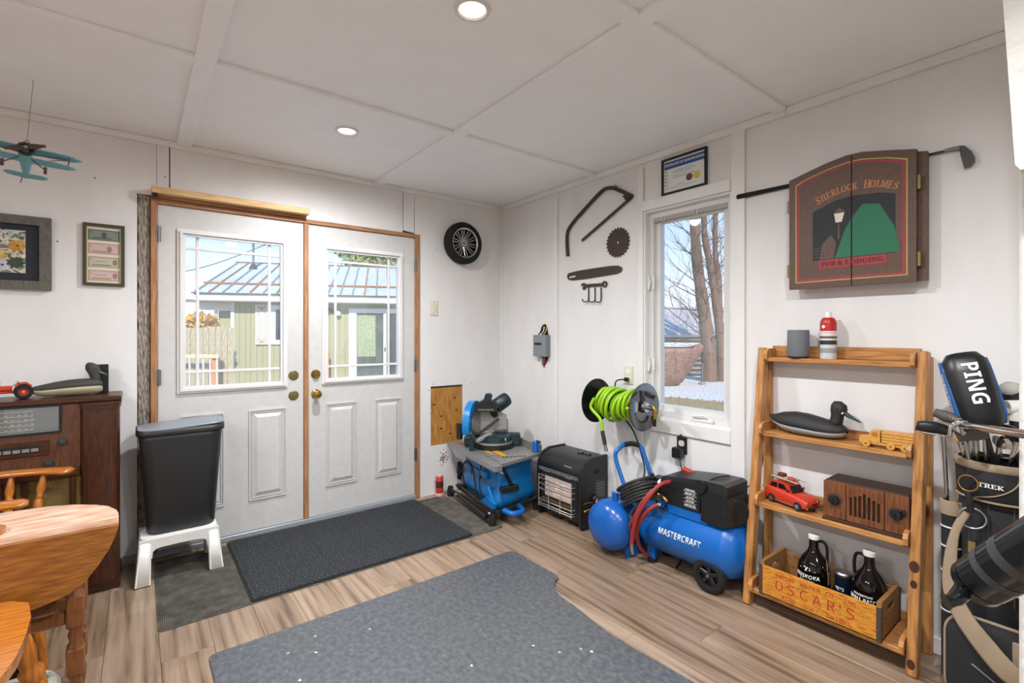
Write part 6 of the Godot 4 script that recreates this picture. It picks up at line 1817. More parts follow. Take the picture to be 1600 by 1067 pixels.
	part(geo().tube(sub([rl(base, 1020, 765, 0.38), rl(base, 1004, 785, 0.42), rl(base, 991, 810, 0.42), rl(base, 985, 822, 0.4), rl(base, 992, 840, 0.36)], 6), 0.011, 9), "strand", M.hose_red, t)
	part(geo().tube([rl(base, 987, 850, 0.43), rl(base, 988, 860, 0.43), rl(base, 989, 866, 0.43)], [0.012, 0.012, 0.008], 10), "end_coupler", M.steel, t)


func saws() -> void:
	var base := Vector3(-0.385, 0.0005, 0.515)
	var t := thing("table_saw", "blue jobsite table saw with a grey top on a folded wheeled stand", "table saw", base, -1.73)
	var hor := func(y: float) -> Transform3D: return Transform3D(Basis(Vector3.RIGHT, Vector3.FORWARD, Vector3.UP), Vector3(0, y, 0))
	# top: local x along the front, local z into the room
	part(geo().prism([Vector2(-0.40, -0.2), Vector2(0.385, -0.2), Vector2(0.235, 0.24), Vector2(-0.36, 0.24)], 0.022, hor.call(0.398)), "table_top", M.alu, t)
	part(geo().prism([Vector2(-0.43, -0.265), Vector2(0.43, -0.265), Vector2(0.42, -0.203), Vector2(-0.42, -0.203)], 0.035, hor.call(0.386)), "front_rail", M.alu, t)
	part(geo().bb(Vector3(0.16, 0.4201, 0.02), Vector3(0.164, 0.4208, 0.26)), "table_joint", M.gap, t)
	part(geo().bb(Vector3(-0.16, 0.4201, 0.18), Vector3(0.34, 0.4208, 0.186)), "miter_slot", M.gap, t)
	part(geo().bb(Vector3(-0.02, 0.4201, 0.05), Vector3(0.2, 0.424, 0.09), 0.001), "push_stick", M.yellow, t)
	part(geo().bb(Vector3(-0.05, 0.4201, 0.11), Vector3(0.1, 0.423, 0.135), 0.001), "insert_edge", M.yellow, t)
	text("Makita", 0.03, M.black_print, t, Vector3(0.25, 0.4203, 0.02), Basis(Vector3(0.25, 0, -0.97), Vector3(-0.97, 0, -0.25), UP), "sans", 1.3, 800)
	for x in [-0.44, 0.435]:
		part(geo().tube([Vector3(x - 0.06, 0.4 - 0.01, 0.235), Vector3(x + 0.06, 0.39, 0.235)], 0.008, 8), "rail_tube", M.steel, t)
	part(geo().bb(Vector3(-0.1, 0.42, -0.235), Vector3(0.215, 0.475, -0.2), 0.004), "rip_fence", M.alu, t)
	part(geo().bb(Vector3(0.185, 0.4205, -0.2), Vector3(0.235, 0.5, -0.165), 0.006), "fence_clamp", M.blue, t)
	part(geo().box(Vector3(0.235, 0.5, -0.19), Vector3(0.05, 0.018, 0.02), 0.005), "clamp_lever", M.black_plastic, t)
	# body
	var rings := []
	for r in [[0.1, -0.31, 0.33, -0.2, 0.19], [0.16, -0.32, 0.34, -0.2, 0.2], [0.22, -0.28, 0.31, -0.19, 0.18], [0.33, -0.28, 0.31, -0.19, 0.18], [0.386, -0.3, 0.32, -0.19, 0.19]]:
		var ring := []
		for q in rounded(r[2] - r[1], r[4] - r[3], 0.045, 4, Vector2((r[1] + r[2]) / 2, (r[3] + r[4]) / 2)):
			ring.append(Vector3(q.x - (0.0 if q.x < 0.0 else (0.19 - q.y) * 0.36), r[0], q.y))
		rings.append(ring)
	part(geo().loft(rings), "housing", M.makita, t)
	for x in [-0.18, -0.02]:
		part(geo().box(Vector3(x, 0.26, 0.186), Vector3(0.12, 0.06, 0.012), 0.005), "moulding", M.makita, t)
	part(geo().box(Vector3(0.13, 0.29, 0.19), Vector3(0.1, 0.05, 0.04), 0.008), "switch_box", M.makita, t)
	part(geo().beam(Vector3(0.3, 0.1, 0.205), Vector3(0.2, 0.22, 0.205), 0.05, 0.02, 0.006, Vector3.BACK), "corner_guard", M.makita, t)
	part(geo().tube(sub([Vector3(-0.2, 0.12, 0.21), Vector3(-0.22, 0.25, 0.22), Vector3(-0.13, 0.33, 0.22), Vector3(-0.03, 0.3, 0.22), Vector3(0.02, 0.2, 0.22), Vector3(0.03, 0.1, 0.215)], 6), 0.006, 7), "power_cord", M.rubber, t)
	part(geo().tube(sub([Vector3(0.08, 0.34, 0.2), Vector3(0.085, 0.2, 0.215), Vector3(0.12, 0.11, 0.21)], 5), 0.005, 7), "power_cord", M.rubber, t)
	part(geo().prism([Vector2(0.11, 0.1), Vector2(0.32, 0.1), Vector2(0.33, 0.14), Vector2(0.22, 0.16)], 0.03, Transform3D(Basis(), Vector3(0, 0, 0.195))), "lower_skirt", M.makita, t)
	part(geo().tube(sub([Vector3(0.345, 0.09, 0.15), Vector3(0.41, 0.085, 0.12), Vector3(0.4, 0.085, 0.04), Vector3(0.32, 0.09, 0.02)], 4), 0.02, 10), "carry_handle", M.blue, t)
	part(geo().bb(Vector3(0.29, 0.2, 0.02), Vector3(0.325, 0.24, 0.16), 0.005), "side_rail", M.black_plastic, t)
	part(geo().beam(Vector3(0.285, 0.2, 0.04), Vector3(0.31, 0.37, 0.14), 0.03, 0.012), "side_brace", M.black_plastic, t)
	# folded stand
	for z in [-0.19, 0.2]:
		part(geo().tube([Vector3(-0.36, 0.075, z), Vector3(0.36 if z > 0 else 0.22, 0.075, z)], 0.019, 10), "stand_tube", M.black_plastic, t)
	for x in [-0.3, 0.34]:
		part(geo().tube([Vector3(minf(x, 0.21), 0.08, -0.2), Vector3(x, 0.08, 0.22)], 0.019, 10), "stand_tube", M.black_plastic, t)
	part(geo().tube([Vector3(-0.38, 0.05, 0.26), Vector3(0.3, 0.05, 0.26)], 0.016, 10), "stand_tube", M.black_plastic, t)
	for p in [Vector3(0.335, 0, 0.235), Vector3(0.21, 0, -0.19), Vector3(-0.37, 0, 0.26)]:
		part(geo().lathe([Vector2(0.0001, 0), Vector2(0.026, 0), Vector2(0.028, 0.04), Vector2(0.02, 0.075), Vector2(0.0001, 0.075)], 14, Transform3D(Basis(), p)), "stand_foot", M.rubber, t)
	for p in [Vector3(0.33, 0.085, 0.255), Vector3(-0.2, 0.06, 0.28)]:
		part(geo().ball(p, Vector3.ONE * 0.011, 10), "bolt", M.chrome, t)
	for z in [0.16, -0.2]:
		var wh := part(geo().lathe([Vector2(0.0001, -0.02), Vector2(0.062, -0.02), Vector2(0.07, -0.012), Vector2(0.072, 0), Vector2(0.07, 0.012), Vector2(0.062, 0.02), Vector2(0.0001, 0.02)], 28, Geo.aim(Vector3(-0.42, 0.175, z), Vector3(-0.4, 0, 1))), "wheel", M.rubber, t)
		part(geo().lathe([Vector2(0.0001, 0.0201), Vector2(0.02, 0.0201), Vector2(0.02, 0.026), Vector2(0.0001, 0.026)], 16, Geo.aim(Vector3(-0.42, 0.175, z), Vector3(-0.4, 0, 1))), "hub_cap", M.black_plastic, wh)
	part(geo().bb(Vector3(-0.42, 0.12, 0.1), Vector3(-0.3, 0.16, 0.16), 0.008), "wheel_bracket", M.makita, t)
	# mitre saw standing on the table
	base = Vector3(-0.40, 0.4212, 0.415)
	t = thing("miter_saw", "teal and black mitre saw with round blue guard standing on the table saw", "mitre saw", base, -deg_to_rad(37.733))
	part(geo().lathe([Vector2(0.0001, 0.0), Vector2(0.15, 0.0), Vector2(0.15, 0.03), Vector2(0.13, 0.036), Vector2(0.0001, 0.036)], 36, Transform3D(Basis(), Vector3(0.02, 0, 0))), "base", M.black_plastic, t)
	part(geo().lathe([Vector2(0.0001, 0.036), Vector2(0.14, 0.036), Vector2(0.142, 0.042), Vector2(0.14, 0.05), Vector2(0.0001, 0.052)], 36, Transform3D(Basis(), Vector3(0.02, 0, 0))), "scale_ring", M.alu, t)
	part(geo().lathe([Vector2(0.0001, 0.052), Vector2(0.125, 0.052), Vector2(0.12, 0.09), Vector2(0.09, 0.1), Vector2(0.0001, 0.1)], 36, Transform3D(Basis(), Vector3(0.03, 0, 0))), "turntable", M.teal, t)
	part(geo().box(Vector3(0.075, 0.07, 0.116), Vector3(0.065, 0.028, 0.003), 0.0, Transform3D(Basis(UP, 0.25), Vector3(-0.02, 0, 0.005))), "label_plate", M.white_print, t)
	part(geo().bb(Vector3(0.1, 0.008, -0.08), Vector3(0.225, 0.1, 0.0), 0.01), "right_bed", M.teal, t)
	part(geo().bb(Vector3(-0.21, 0.008, -0.06), Vector3(-0.09, 0.08, 0.03), 0.01), "left_bed", M.teal, t)
	part(geo().bb(Vector3(-0.24, 0.08, -0.07), Vector3(-0.1, 0.16, -0.045), 0.004), "fence", M.alu, t)
	part(geo().bb(Vector3(0.02, 0.1, -0.09), Vector3(0.13, 0.2, -0.065), 0.004), "fence", M.alu, t)
	part(geo().tube([Vector3(-0.25, 0.05, -0.05), Vector3(-0.25, 0.17, -0.05)], 0.025, 10), "side_clamp", M.dark_steel, t)
	part(geo().bb(Vector3(-0.16, 0.0, 0.1), Vector3(-0.12, 0.1, 0.15), 0.006), "front_foot", M.teal, t)
	part(geo().beam(Vector3(-0.12, 0.06, 0.1), Vector3(0.0, 0.11, 0.04), 0.05, 0.03, 0.006), "kerf_arm", M.alu, t)
	# blade guard: edge-on disc
	var arc := []
	for k in 25:
		var f := -0.55 + (PI + 0.9) * k / 24.0
		arc.append(Vector2(cos(f) * 0.17, sin(f) * 0.17))
	arc.append(Vector2(-0.09, -0.04))
	arc.append(Vector2(0.08, -0.04))
	var guard := part(geo().prism(arc, 0.05, Transform3D(Basis(Vector3(0.25, 0, -0.97), UP, Vector3(0.97, 0, 0.25)), Vector3(-0.165, 0.19, 0.03)), 20), "blade_guard", M.saw_blue, t)
	part(geo().disc(Vector3(-0.108, 0.17, 0.04), Vector3(0.97, 0, 0.25), 0.13, 0.003, 36), "saw_blade", M.steel, guard)
	# head, motor, handle
	part(geo().prism([Vector2(-0.12, 0.28), Vector2(0.04, 0.28), Vector2(0.06, 0.33), Vector2(0.02, 0.36), Vector2(-0.06, 0.365), Vector2(-0.12, 0.335)], 0.1, Transform3D(Basis(), Vector3(0, 0, -0.03)), 30), "gear_head", M.black_plastic, t)
	part(geo().bb(Vector3(-0.1, 0.29, 0.07), Vector3(0.02, 0.302, 0.074)), "head_stripe", M.dull_steel, t)
	part(geo().prism([Vector2(-0.06, 0.36), Vector2(0.0, 0.36), Vector2(0.01, 0.4), Vector2(-0.01, 0.415), Vector2(-0.045, 0.41)], 0.05, Transform3D(Basis(), Vector3(0, 0, -0.01)), 40), "handle", M.teal, t)
	part(geo().lathe([Vector2(0.0001, 0), Vector2(0.05, 0), Vector2(0.056, 0.01), Vector2(0.056, 0.09), Vector2(0.05, 0.115), Vector2(0.035, 0.125), Vector2(0.0001, 0.125)], 28, Geo.aim(Vector3(0.035, 0.31, 0.0), Vector3(0.75, 0.5, -0.3))), "motor", M.teal, t)
	part(geo().beam(Vector3(0.0, 0.3, -0.03), Vector3(0.1, 0.08, -0.12), 0.06, 0.05, 0.012, Vector3.BACK), "pivot_arm", M.dark_steel, t)
	part(geo().beam(Vector3(-0.08, 0.12, 0.06), Vector3(0.06, 0.22, 0.02), 0.025, 0.012, 0.003, Vector3.BACK), "link_arm", M.dark_steel, t)
	var lg := mat(Color(0.75, 0.74, 0.7, 0.5), 0.3)
	lg.transparency = BaseMaterial3D.TRANSPARENCY_ALPHA
	part(geo().prism([Vector2(-0.08, 0.11), Vector2(0.12, 0.13), Vector2(0.12, 0.24), Vector2(0.02, 0.29), Vector2(-0.09, 0.28)], 0.004, Transform3D(Basis(), Vector3(0, 0, -0.04))), "lower_guard", mat("#a8a59c", 0.35), t)


func heater() -> void:
	var base := Vector3(-0.145, 0.0005, 1.03)
	var t := thing("gas_heater", "black portable radiant gas heater with white ceramic plate behind a wire cage", "heater", base, EAST)
	var hw := 0.21
	var prof := [Vector2(-0.125, 0.03), Vector2(0.1, 0.03), Vector2(0.115, 0.05), Vector2(0.115, 0.32), Vector2(0.13, 0.34), Vector2(0.13, 0.365), Vector2(0.118, 0.4), Vector2(0.085, 0.435), Vector2(0.03, 0.458), Vector2(-0.125, 0.458)]
	var across := Transform3D(Basis(Vector3(0, 0, 1), UP, Vector3(-1, 0, 0)), Vector3(hw - 0.016, 0, 0))
	part(geo().prism(prof, hw * 2 - 0.032, across, 40), "body", M.black_plastic, t)
	# side frames a little prouder
	for s in [-1, 1]:
		var pr := [Vector2(-0.13, 0.0), Vector2(0.11, 0.0), Vector2(0.13, 0.02), Vector2(0.135, 0.36), Vector2(0.122, 0.405), Vector2(0.086, 0.442), Vector2(0.03, 0.466), Vector2(-0.13, 0.466)]
		var side := part(geo().prism(pr, 0.022, Transform3D(across.basis, Vector3(s * (hw - 0.005) + 0.011, 0, 0)), 40), "side_panel", M.black_plastic, t)
		part(geo().prism(rounded(0.06, 0.026, 0.012, 4, Vector2(-0.02, 0.37)), 0.002, Transform3D(across.basis, Vector3(s * (hw + 0.0065) + 0.001, 0, 0))), "hand_grip", M.rubber, side)
		if s > 0:
			part(geo().box(Vector3(hw + 0.0065, 0.24, -0.06), Vector3(0.001, 0.13, 0.1)), "label_plate", mat("#3b3d3e", 0.6), side)
			for k in 6:
				part(geo().box(Vector3(hw + 0.0073, 0.2 + k * 0.017, -0.06), Vector3(0.0006, 0.003, 0.08)), "print_line", mat("#8c8e8f", 0.6), side)
	# louvres
	for k in 21:
		part(geo().beam(Vector3(-0.188 + k * 0.0187, 0.322, 0.128), Vector3(-0.186 + k * 0.0187, 0.35, 0.138), 0.008, 0.003, 0.001, Vector3.BACK), "louvre", mat("#c9c6bf", 0.35, 0.6), t)
	# recess, ceramic plates, reflector
	part(geo().bb(Vector3(-0.185, 0.07, 0.114), Vector3(0.17, 0.315, 0.117)), "recess", M.black_matte, t)
	for i in 3:
		for j in 3:
			part(geo().bb(Vector3(-0.142 + i * 0.087, 0.148 + j * 0.047, 0.117), Vector3(-0.058 + i * 0.087, 0.193 + j * 0.047, 0.122), 0.001), "ceramic_plate", M.ceramic, t)
	part(geo().beam(Vector3(-0.16, 0.13, 0.125), Vector3(0.13, 0.13, 0.125), 0.03, 0.008), "reflector", M.old_brass, t)
	# wire cage
	var cage := part(geo().tube([Vector3(-0.178, 0.295, 0.15), Vector3(0.15, 0.295, 0.15)], 0.003, 6), "cage_wire", mat("#d0cec9", 0.3, 0.7), t)
	for y in [0.268, 0.232, 0.195, 0.12, 0.095, 0.08]:
		part(geo().tube([Vector3(-0.178, y, 0.12), Vector3(-0.178, y, 0.15), Vector3(0.15, y, 0.15), Vector3(0.15, y, 0.12)], 0.003, 6), "cage_wire", mat("#d0cec9", 0.3, 0.7), t)
	for x in [-0.178, -0.075, 0.04, 0.15]:
		part(geo().tube([Vector3(x, 0.295, 0.15), Vector3(x, 0.07, 0.15)], 0.003, 6), "cage_wire", mat("#d0cec9", 0.3, 0.7), t)
	for x in [-0.13, 0.09]:
		part(geo().tube([Vector3(x - 0.03, 0.318, 0.12), Vector3(x + 0.03, 0.318, 0.12)], 0.003, 6), "cage_clip", mat("#d0cec9", 0.3, 0.7), t)
	part(geo().box(Vector3(0.09, 0.397, 0.1225), Vector3(0.075, 0.006, 0.001), 0.0, Transform3D()), "gold_print", M.gold_print, t)
	for q in [[0.06, -0.03], [0.12, -0.04]]:
		part(geo().lathe([Vector2(0.0001, 0), Vector2(0.024, 0), Vector2(0.022, 0.012), Vector2(0.0001, 0.014)], 20, Transform3D(Basis(), Vector3(q[0], 0.458, q[1]))), "dial", M.dark_steel, t)
	part(geo().bb(Vector3(-0.1, 0.0, -0.1), Vector3(-0.02, 0.032, 0.09)), "foot", M.rubber, t)
	part(geo().bb(Vector3(0.06, 0.0, -0.1), Vector3(0.14, 0.032, 0.09)), "foot", M.rubber, t)
	# gas regulator on the side
	var reg := part(geo().lathe([Vector2(0.0001, 0), Vector2(0.03, 0), Vector2(0.032, 0.012), Vector2(0.02, 0.024), Vector2(0.0001, 0.026)], 20, Geo.aim(Vector3(0.2175, 0.19, 0.0), Vector3.RIGHT)), "regulator", M.black_plastic, t)
	part(geo().tube([Vector3(0.235, 0.19, 0.0), Vector3(0.25, 0.14, 0.02), Vector3(0.26, 0.1, 0.03)], [0.012, 0.014, 0.01], 10), "brass_fitting", M.brass, reg)
	part(geo().tube([Vector3(0.25, 0.145, 0.02), Vector3(0.225, 0.13, 0.09), Vector3(0.22, 0.125, 0.11)], [0.01, 0.012, 0.006], 10), "brass_fitting", M.brass, reg)
	part(geo().tube(sub([Vector3(0.225, 0.17, 0.02), Vector3(0.222, 0.178, 0.06), Vector3(0.22, 0.175, 0.1)], 4), 0.003, 6), "gas_line", mat("#9c5a45", 0.4), reg)


func hose_reel() -> void:
	var base := Vector3(-0.0005, 0.855, 1.48)
	var t := thing("hose_reel", "wall mounted reel of bright lime green hose between two metal discs", "hose reel", base, EAST)
	var c := Vector3(0, 0, 0.168)
	part(geo().bb(Vector3(-0.06, -0.09, 0.0), Vector3(0.06, 0.07, 0.008), 0.002), "wall_plate", M.dark_steel, t)
	part(geo().bb(Vector3(-0.015, -0.02, 0.008), Vector3(0.015, 0.02, 0.15), 0.003), "wall_arm", M.dark_steel, t)
	part(geo().tube([c + Vector3(-0.17, 0, 0), c + Vector3(0.18, 0, 0)], 0.035, 16), "drum", M.black_plastic, t)
	var prof := [Vector2(0.0001, 0), Vector2(0.05, 0), Vector2(0.135, 0.014), Vector2(0.142, 0.012), Vector2(0.144, 0.016), Vector2(0.138, 0.02), Vector2(0.05, 0.006), Vector2(0.0001, 0.006)]
	var left := part(geo().lathe(prof, 48, Geo.aim(c + Vector3(-0.175, 0, 0), Vector3.LEFT), 50), "left_disc", M.black_gloss, t)
	left.set_surface_override_material(0, mat("#3a3a3b", 0.22, 0.85))
	var disc := part(geo().lathe(prof, 48, Geo.aim(c + Vector3(0.172, 0, 0), Vector3.RIGHT), 50), "right_disc", mat("#77777a", 0.25, 0.95), t)
	# wound hose: uneven layers
	var pts := []
	for i in 15 * 22 + 1:
		var f := TAU * i / 22.0
		var k := i / 22.0
		var r := 0.075 + 0.014 * sin(k * 1.3) + 0.012 * sin(f * 1.0 + k * 0.8)
		var x := -0.15 + 0.3 * absf(fposmod(k / 7.5, 2.0) - 1.0) * 0.98 + 0.02 * sin(f)
		r += 0.014 * floorf(k / 7.5)
		pts.append(c + Vector3(x, sin(f) * r, cos(f) * r))
	part(geo().tube(pts, 0.0105, 8), "hose", M.hose_green, t)
	var tail := sub([c + Vector3(-0.12, 0.03, 0.1), c + Vector3(-0.14, -0.03, 0.11), rl(base, 938, 655, 0.27), rl(base, 941, 674, 0.27)], 6)
	part(geo().tube(tail, 0.0105, 8), "hose_tail", M.hose_green, t)
	part(geo().tube([rl(base, 941, 673, 0.27), rl(base, 945.5, 695, 0.27)], 0.0125, 10), "hose_sleeve", M.dark_steel, t)
	part(geo().tube([rl(base, 945.5, 695, 0.27), rl(base, 947.5, 705, 0.27)], [0.009, 0.011], 10), "hose_end", M.dull_steel, t)
	# crank, swivel and sticker on the right disc
	var e := c + Vector3(0.186, 0, 0)
	part(geo().beam(e + Vector3(0.0, 0.0, -0.01), e + Vector3(0.012, 0.105, 0.03), 0.022, 0.006, 0.002), "crank_arm", M.steel, disc)
	part(geo().tube([e + Vector3(0.012, 0.1, 0.03), e + Vector3(0.05, 0.092, 0.045)], 0.007, 10), "crank_pin", M.steel, disc)
	part(geo().tube([e + Vector3(0.045, 0.094, 0.043), e + Vector3(0.06, 0.09, 0.05), e + Vector3(0.115, 0.078, 0.07)], [0.012, 0.015, 0.014], 12), "crank_grip", M.black_plastic, disc)
	part(geo().lathe([Vector2(0.0001, 0), Vector2(0.032, 0), Vector2(0.028, 0.02), Vector2(0.0001, 0.024)], 20, Geo.aim(e, Vector3.RIGHT)), "hub", M.steel, disc)
	part(geo().tube([e + Vector3(0.02, 0, 0), e + Vector3(0.07, 0.0, 0.0)], 0.013, 10), "swivel", M.steel, disc)
	part(geo().tube([e + Vector3(0.06, 0.01, 0.0), e + Vector3(0.075, -0.01, 0.0), e + Vector3(0.075, -0.06, 0.0)], 0.013, 10), "elbow", M.brass, disc)
	part(geo().tube(sub([e + Vector3(0.075, -0.055, 0.0), e + Vector3(0.06, -0.1, -0.02), e + Vector3(0.03, -0.1, -0.05), e + Vector3(0.01, -0.06, -0.06)], 5), 0.008, 8), "lead_hose", M.hose_black, disc)
	var st := part(geo().disc(c + Vector3(0.183, 0.008, 0.09), Vector3(1, 0, 0), 0.034, 0.003, 24), "sticker", mat("#3d8fc4", 0.4), disc)
	part(geo().bb(c + Vector3(0.1856, -0.02, 0.062), c + Vector3(0.1868, 0.035, 0.082)), "sticker_patch", mat("#c9a894", 0.5), st)


func bin_and_stool() -> void:
	# step stool
	var t := thing("step_stool", "white plastic step stool standing under the black bin", "stool", Vector3(-2.378, 0.0058, 0.222))
	part(geo().prism(rounded(0.34, 0.215, 0.03, 5), 0.02, Transform3D(Basis(Vector3.RIGHT, Vector3.FORWARD, Vector3.UP), Vector3(0, 0.205, 0))), "top", M.white_plastic, t)
	for s in [-1, 1]:
		# apron with an arch
		var ap := [Vector2(-0.176, 0.21)]
		ap.append(Vector2(-0.178, 0.12))
		for k in 9:
			var f := PI - PI * k / 8.0
			ap.append(Vector2(signf(cos(f)) * pow(absf(cos(f)), 0.4) * 0.122, 0.105 + pow(absf(sin(f)), 0.4) * 0.055))
		ap.append(Vector2(0.178, 0.12))
		ap.append(Vector2(0.176, 0.21))
		part(geo().prism(ap, 0.005, Transform3D(Basis(Vector3.RIGHT, s * 0.12), Vector3(0, 0.012 if s > 0 else 0.012, s * 0.085 + (0.0 if s > 0 else -0.005)))), "apron", M.white_plastic, t)
		part(geo().bb(Vector3(s * 0.172 - 0.003, 0.1, -0.09), Vector3(s * 0.172 + 0.003, 0.21, 0.09), 0.002), "end_apron", M.white_plastic, t)
	for sx in [-1, 1]:
		for sz in [-1, 1]:
			# hollow splayed leg: three sided channel
			var a := Vector3(sx * 0.15, 0.215, sz * 0.092)
			var b := Vector3(sx * 0.162, 0.0, sz * 0.128)
			var rings := []
			for q in 2:
				var o: Vector3 = [b, a][q]
				var w: float = [0.068, 0.05][q]
				var ring := []
				for v in rounded(w, w * 0.75, 0.012, 3):
					ring.append(o + Vector3(v.x, 0, v.y))
				rings.append(ring)
			var leg := part(geo().loft(rings), "leg", M.white_plastic, t)
			part(geo().beam(b + Vector3(-0.029, 0.0, sz * 0.026), a + Vector3(-0.02, -0.02, sz * 0.02), 0.008, 0.008, 0.003), "leg_rim", M.white_plastic, leg)
			part(geo().beam(b + Vector3(0.029, 0.0, sz * 0.026), a + Vector3(0.02, -0.02, sz * 0.02), 0.008, 0.008, 0.003), "leg_rim", M.white_plastic, leg)
	# bin
	t = thing("waste_bin", "tall black plastic waste bin with a grey rounded lid on the white stool", "bin", Vector3(-2.368, 0.232, 0.2))
	var rings := []
	for q in [[0.0, 0.3, 0.2], [0.012, 0.312, 0.212], [0.5, 0.375, 0.25], [0.53, 0.378, 0.252]]:
		var ring := []
		for v in rounded(q[1], q[2], 0.06, 6):
			ring.append(Vector3(v.x, q[0], v.y))
		rings.append(ring)
	part(geo().loft(rings), "body", M.bin, t)
	var lid := []
	for q in [[0.525, 0.398, 0.268], [0.53, 0.402, 0.272], [0.556, 0.402, 0.272]]:
		var ring := []
		for v in rounded(q[1], q[2], 0.065, 6):
			ring.append(Vector3(v.x, q[0], v.y))
		lid.append(ring)
	part(geo().loft(lid), "rim", M.bin, t)
	lid = []
	for q in [[0.5562, 0.398, 0.268], [0.563, 0.396, 0.266], [0.567, 0.38, 0.25], [0.569, 0.2, 0.12]]:
		var ring := []
		for v in rounded(q[1], q[2], minf(q[2] * 0.45, 0.065), 6):
			ring.append(Vector3(v.x, q[0] + 0.01 * (v.x / 0.2), v.y))
		lid.append(ring)
	part(geo().loft(lid), "lid", M.bin_lid, t)


func console_radio() -> void:
	var base := Vector3(-3.08, 0.0005, 0.018)
	var t := thing("console_radio", "dark walnut floor console radio with tuning dial and cloth grille", "radio", base)
	part(geo().bb(Vector3(-0.44, 0.03, 0.0), Vector3(0.44, 0.95, 0.25), 0.004), "case", M.walnut_y, t)
	part(geo().bb(Vector3(-0.45, 0.0, 0.004), Vector3(0.45, 0.05, 0.27), 0.006), "plinth", M.walnut_x, t)
	part(geo().bb(Vector3(-0.455, 0.952, 0.0), Vector3(0.455, 0.978, 0.268), 0.006), "top", M.walnut_x, t)
	# rounded end columns
	for s in [-1, 1]:
		var col := []
		for q in rounded(0.15, 0.12, 0.035, 6, Vector2(s * 0.373, 0.228)):
			col.append(q)
		part(geo().prism(col, 0.87, Transform3D(Basis(Vector3.RIGHT, Vector3.BACK, Vector3.UP), Vector3(0, 0.05, 0)), 40), "column", M.walnut_y, t)
		part(geo().prism(rounded(0.158, 0.13, 0.04, 6, Vector2(s * 0.373, 0.229)), 0.018, Transform3D(Basis(Vector3.RIGHT, Vector3.BACK, Vector3.UP), Vector3(0, 0.92, 0)), 40), "capital", M.walnut_x, t)
		part(geo().prism(rounded(0.164, 0.136, 0.042, 6, Vector2(s * 0.373, 0.23)), 0.014, Transform3D(Basis(Vector3.RIGHT, Vector3.BACK, Vector3.UP), Vector3(0, 0.938, 0)), 40), "capital", M.walnut_x, t)
	# control panel
	part(geo().bb(Vector3(-0.298, 0.64, 0.25), Vector3(0.298, 0.95, 0.262), 0.002), "control_panel", M.console, t)
	part(geo().bb(Vector3(-0.298, 0.6, 0.25), Vector3(0.298, 0.64, 0.272), 0.004), "cross_rail", M.walnut_x, t)
	var z := 0.262
	var dial := part(geo().band(rounded(0.46, 0.136, 0.002, 1, Vector2(0, 0.885)), rounded(0.44, 0.118, 0.002, 1, Vector2(0, 0.885)), 0.006, Transform3D(Basis(), Vector3(0, 0, z))), "dial_bezel", M.black_matte, t)
	part(geo().box(Vector3(0, 0.885, z + 0.001), Vector3(0.44, 0.118, 0.002)), "dial_plate", mat("#40443f", 0.4), dial)
	for k in 5:
		part(geo().box(Vector3(-0.03, 0.84 + k * 0.022, z + 0.0022), Vector3(0.32, 0.0022, 0.0006)), "scale_line", mat("#a99e8c", 0.6), dial)
	for k in 60:
		var row := k % 4
		part(geo().box(Vector3(-0.18 + (k / 4) * 0.022, 0.846 + row * 0.022, z + 0.0022), Vector3([0.009, 0.013, 0.006][k % 3], 0.004, 0.0006)), "scale_mark", mat(["#b3aa96", "#8a9a7c", "#a67a6a"][(k * 7) % 3], 0.6), dial)
	part(geo().box(Vector3(0.0, 0.885, z + 0.0045), Vector3(0.44, 0.118, 0.0015)), "dial_glass", M.glass, dial)
	var strip := part(geo().box(Vector3(-0.05, 0.75, z + 0.003), Vector3(0.47, 0.07, 0.006), 0.002), "button_strip", M.walnut_x, t)
	part(geo().box(Vector3(-0.06, 0.75, z + 0.0062), Vector3(0.43, 0.034, 0.001)), "button_slot", M.black_matte, strip)
	for k in 14:
		part(geo().box(Vector3(-0.26 + k * 0.0305, 0.745, z + 0.009), Vector3(0.026, 0.016, 0.008), 0.002), "push_button", mat("#7d7c74", 0.35), strip)
	for k in [Vector2(0.232, 0.77), Vector2(0.185, 0.675), Vector2(-0.2, 0.675)]:
		part(geo().lathe([Vector2(0.0001, 0), Vector2(0.016, 0), Vector2(0.017, 0.01), Vector2(0.014, 0.02), Vector2(0.0001, 0.022)], 20, Geo.aim(Vector3(k.x, k.y, z), Vector3.BACK)), "knob", mat("#2e3236", 0.4), t)
	# grille
	part(geo().bb(Vector3(-0.298, 0.1, 0.25), Vector3(0.298, 0.6, 0.253)), "grille_cloth", textured(noise_tex(0.06, ["#4a3a1c", "#6b5729", "#7d6a38"], 4, 121), Vector3.ONE * 5, 0.9), t)
	part(geo().bb(Vector3(-0.298, 0.05, 0.25), Vector3(0.298, 0.1, 0.272), 0.004), "cross_rail", M.walnut_x, t)
	for x in [-0.25, -0.15, -0.05, 0.02, 0.06, 0.1, 0.27]:
		part(geo().bb(Vector3(x - 0.01, 0.1, 0.253), Vector3(x + 0.01, 0.6, 0.268), 0.004), "grille_bar", M.walnut_y, t)
	# things on top
	duck(Vector3(-2.84, 0.9792, 0.15), 0.0, 0.9, "worn_decoy", "worn dark duck decoy with flaking paint on the console radio", true)
	t = thing("small_black_box", "small black upright box behind the worn decoy on the console radio", "box", Vector3(-2.712, 0.9792, 0.07))
	part(geo().bb(Vector3(-0.028, 0.0, -0.018), Vector3(0.028, 0.15, 0.018), 0.002), "shell", M.black_matte, t)
	part(geo().bb(Vector3(-0.02, 0.01, 0.018), Vector3(0.02, 0.14, 0.0195), 0.0005), "front_panel", M.black_plastic, t)
	tractor()


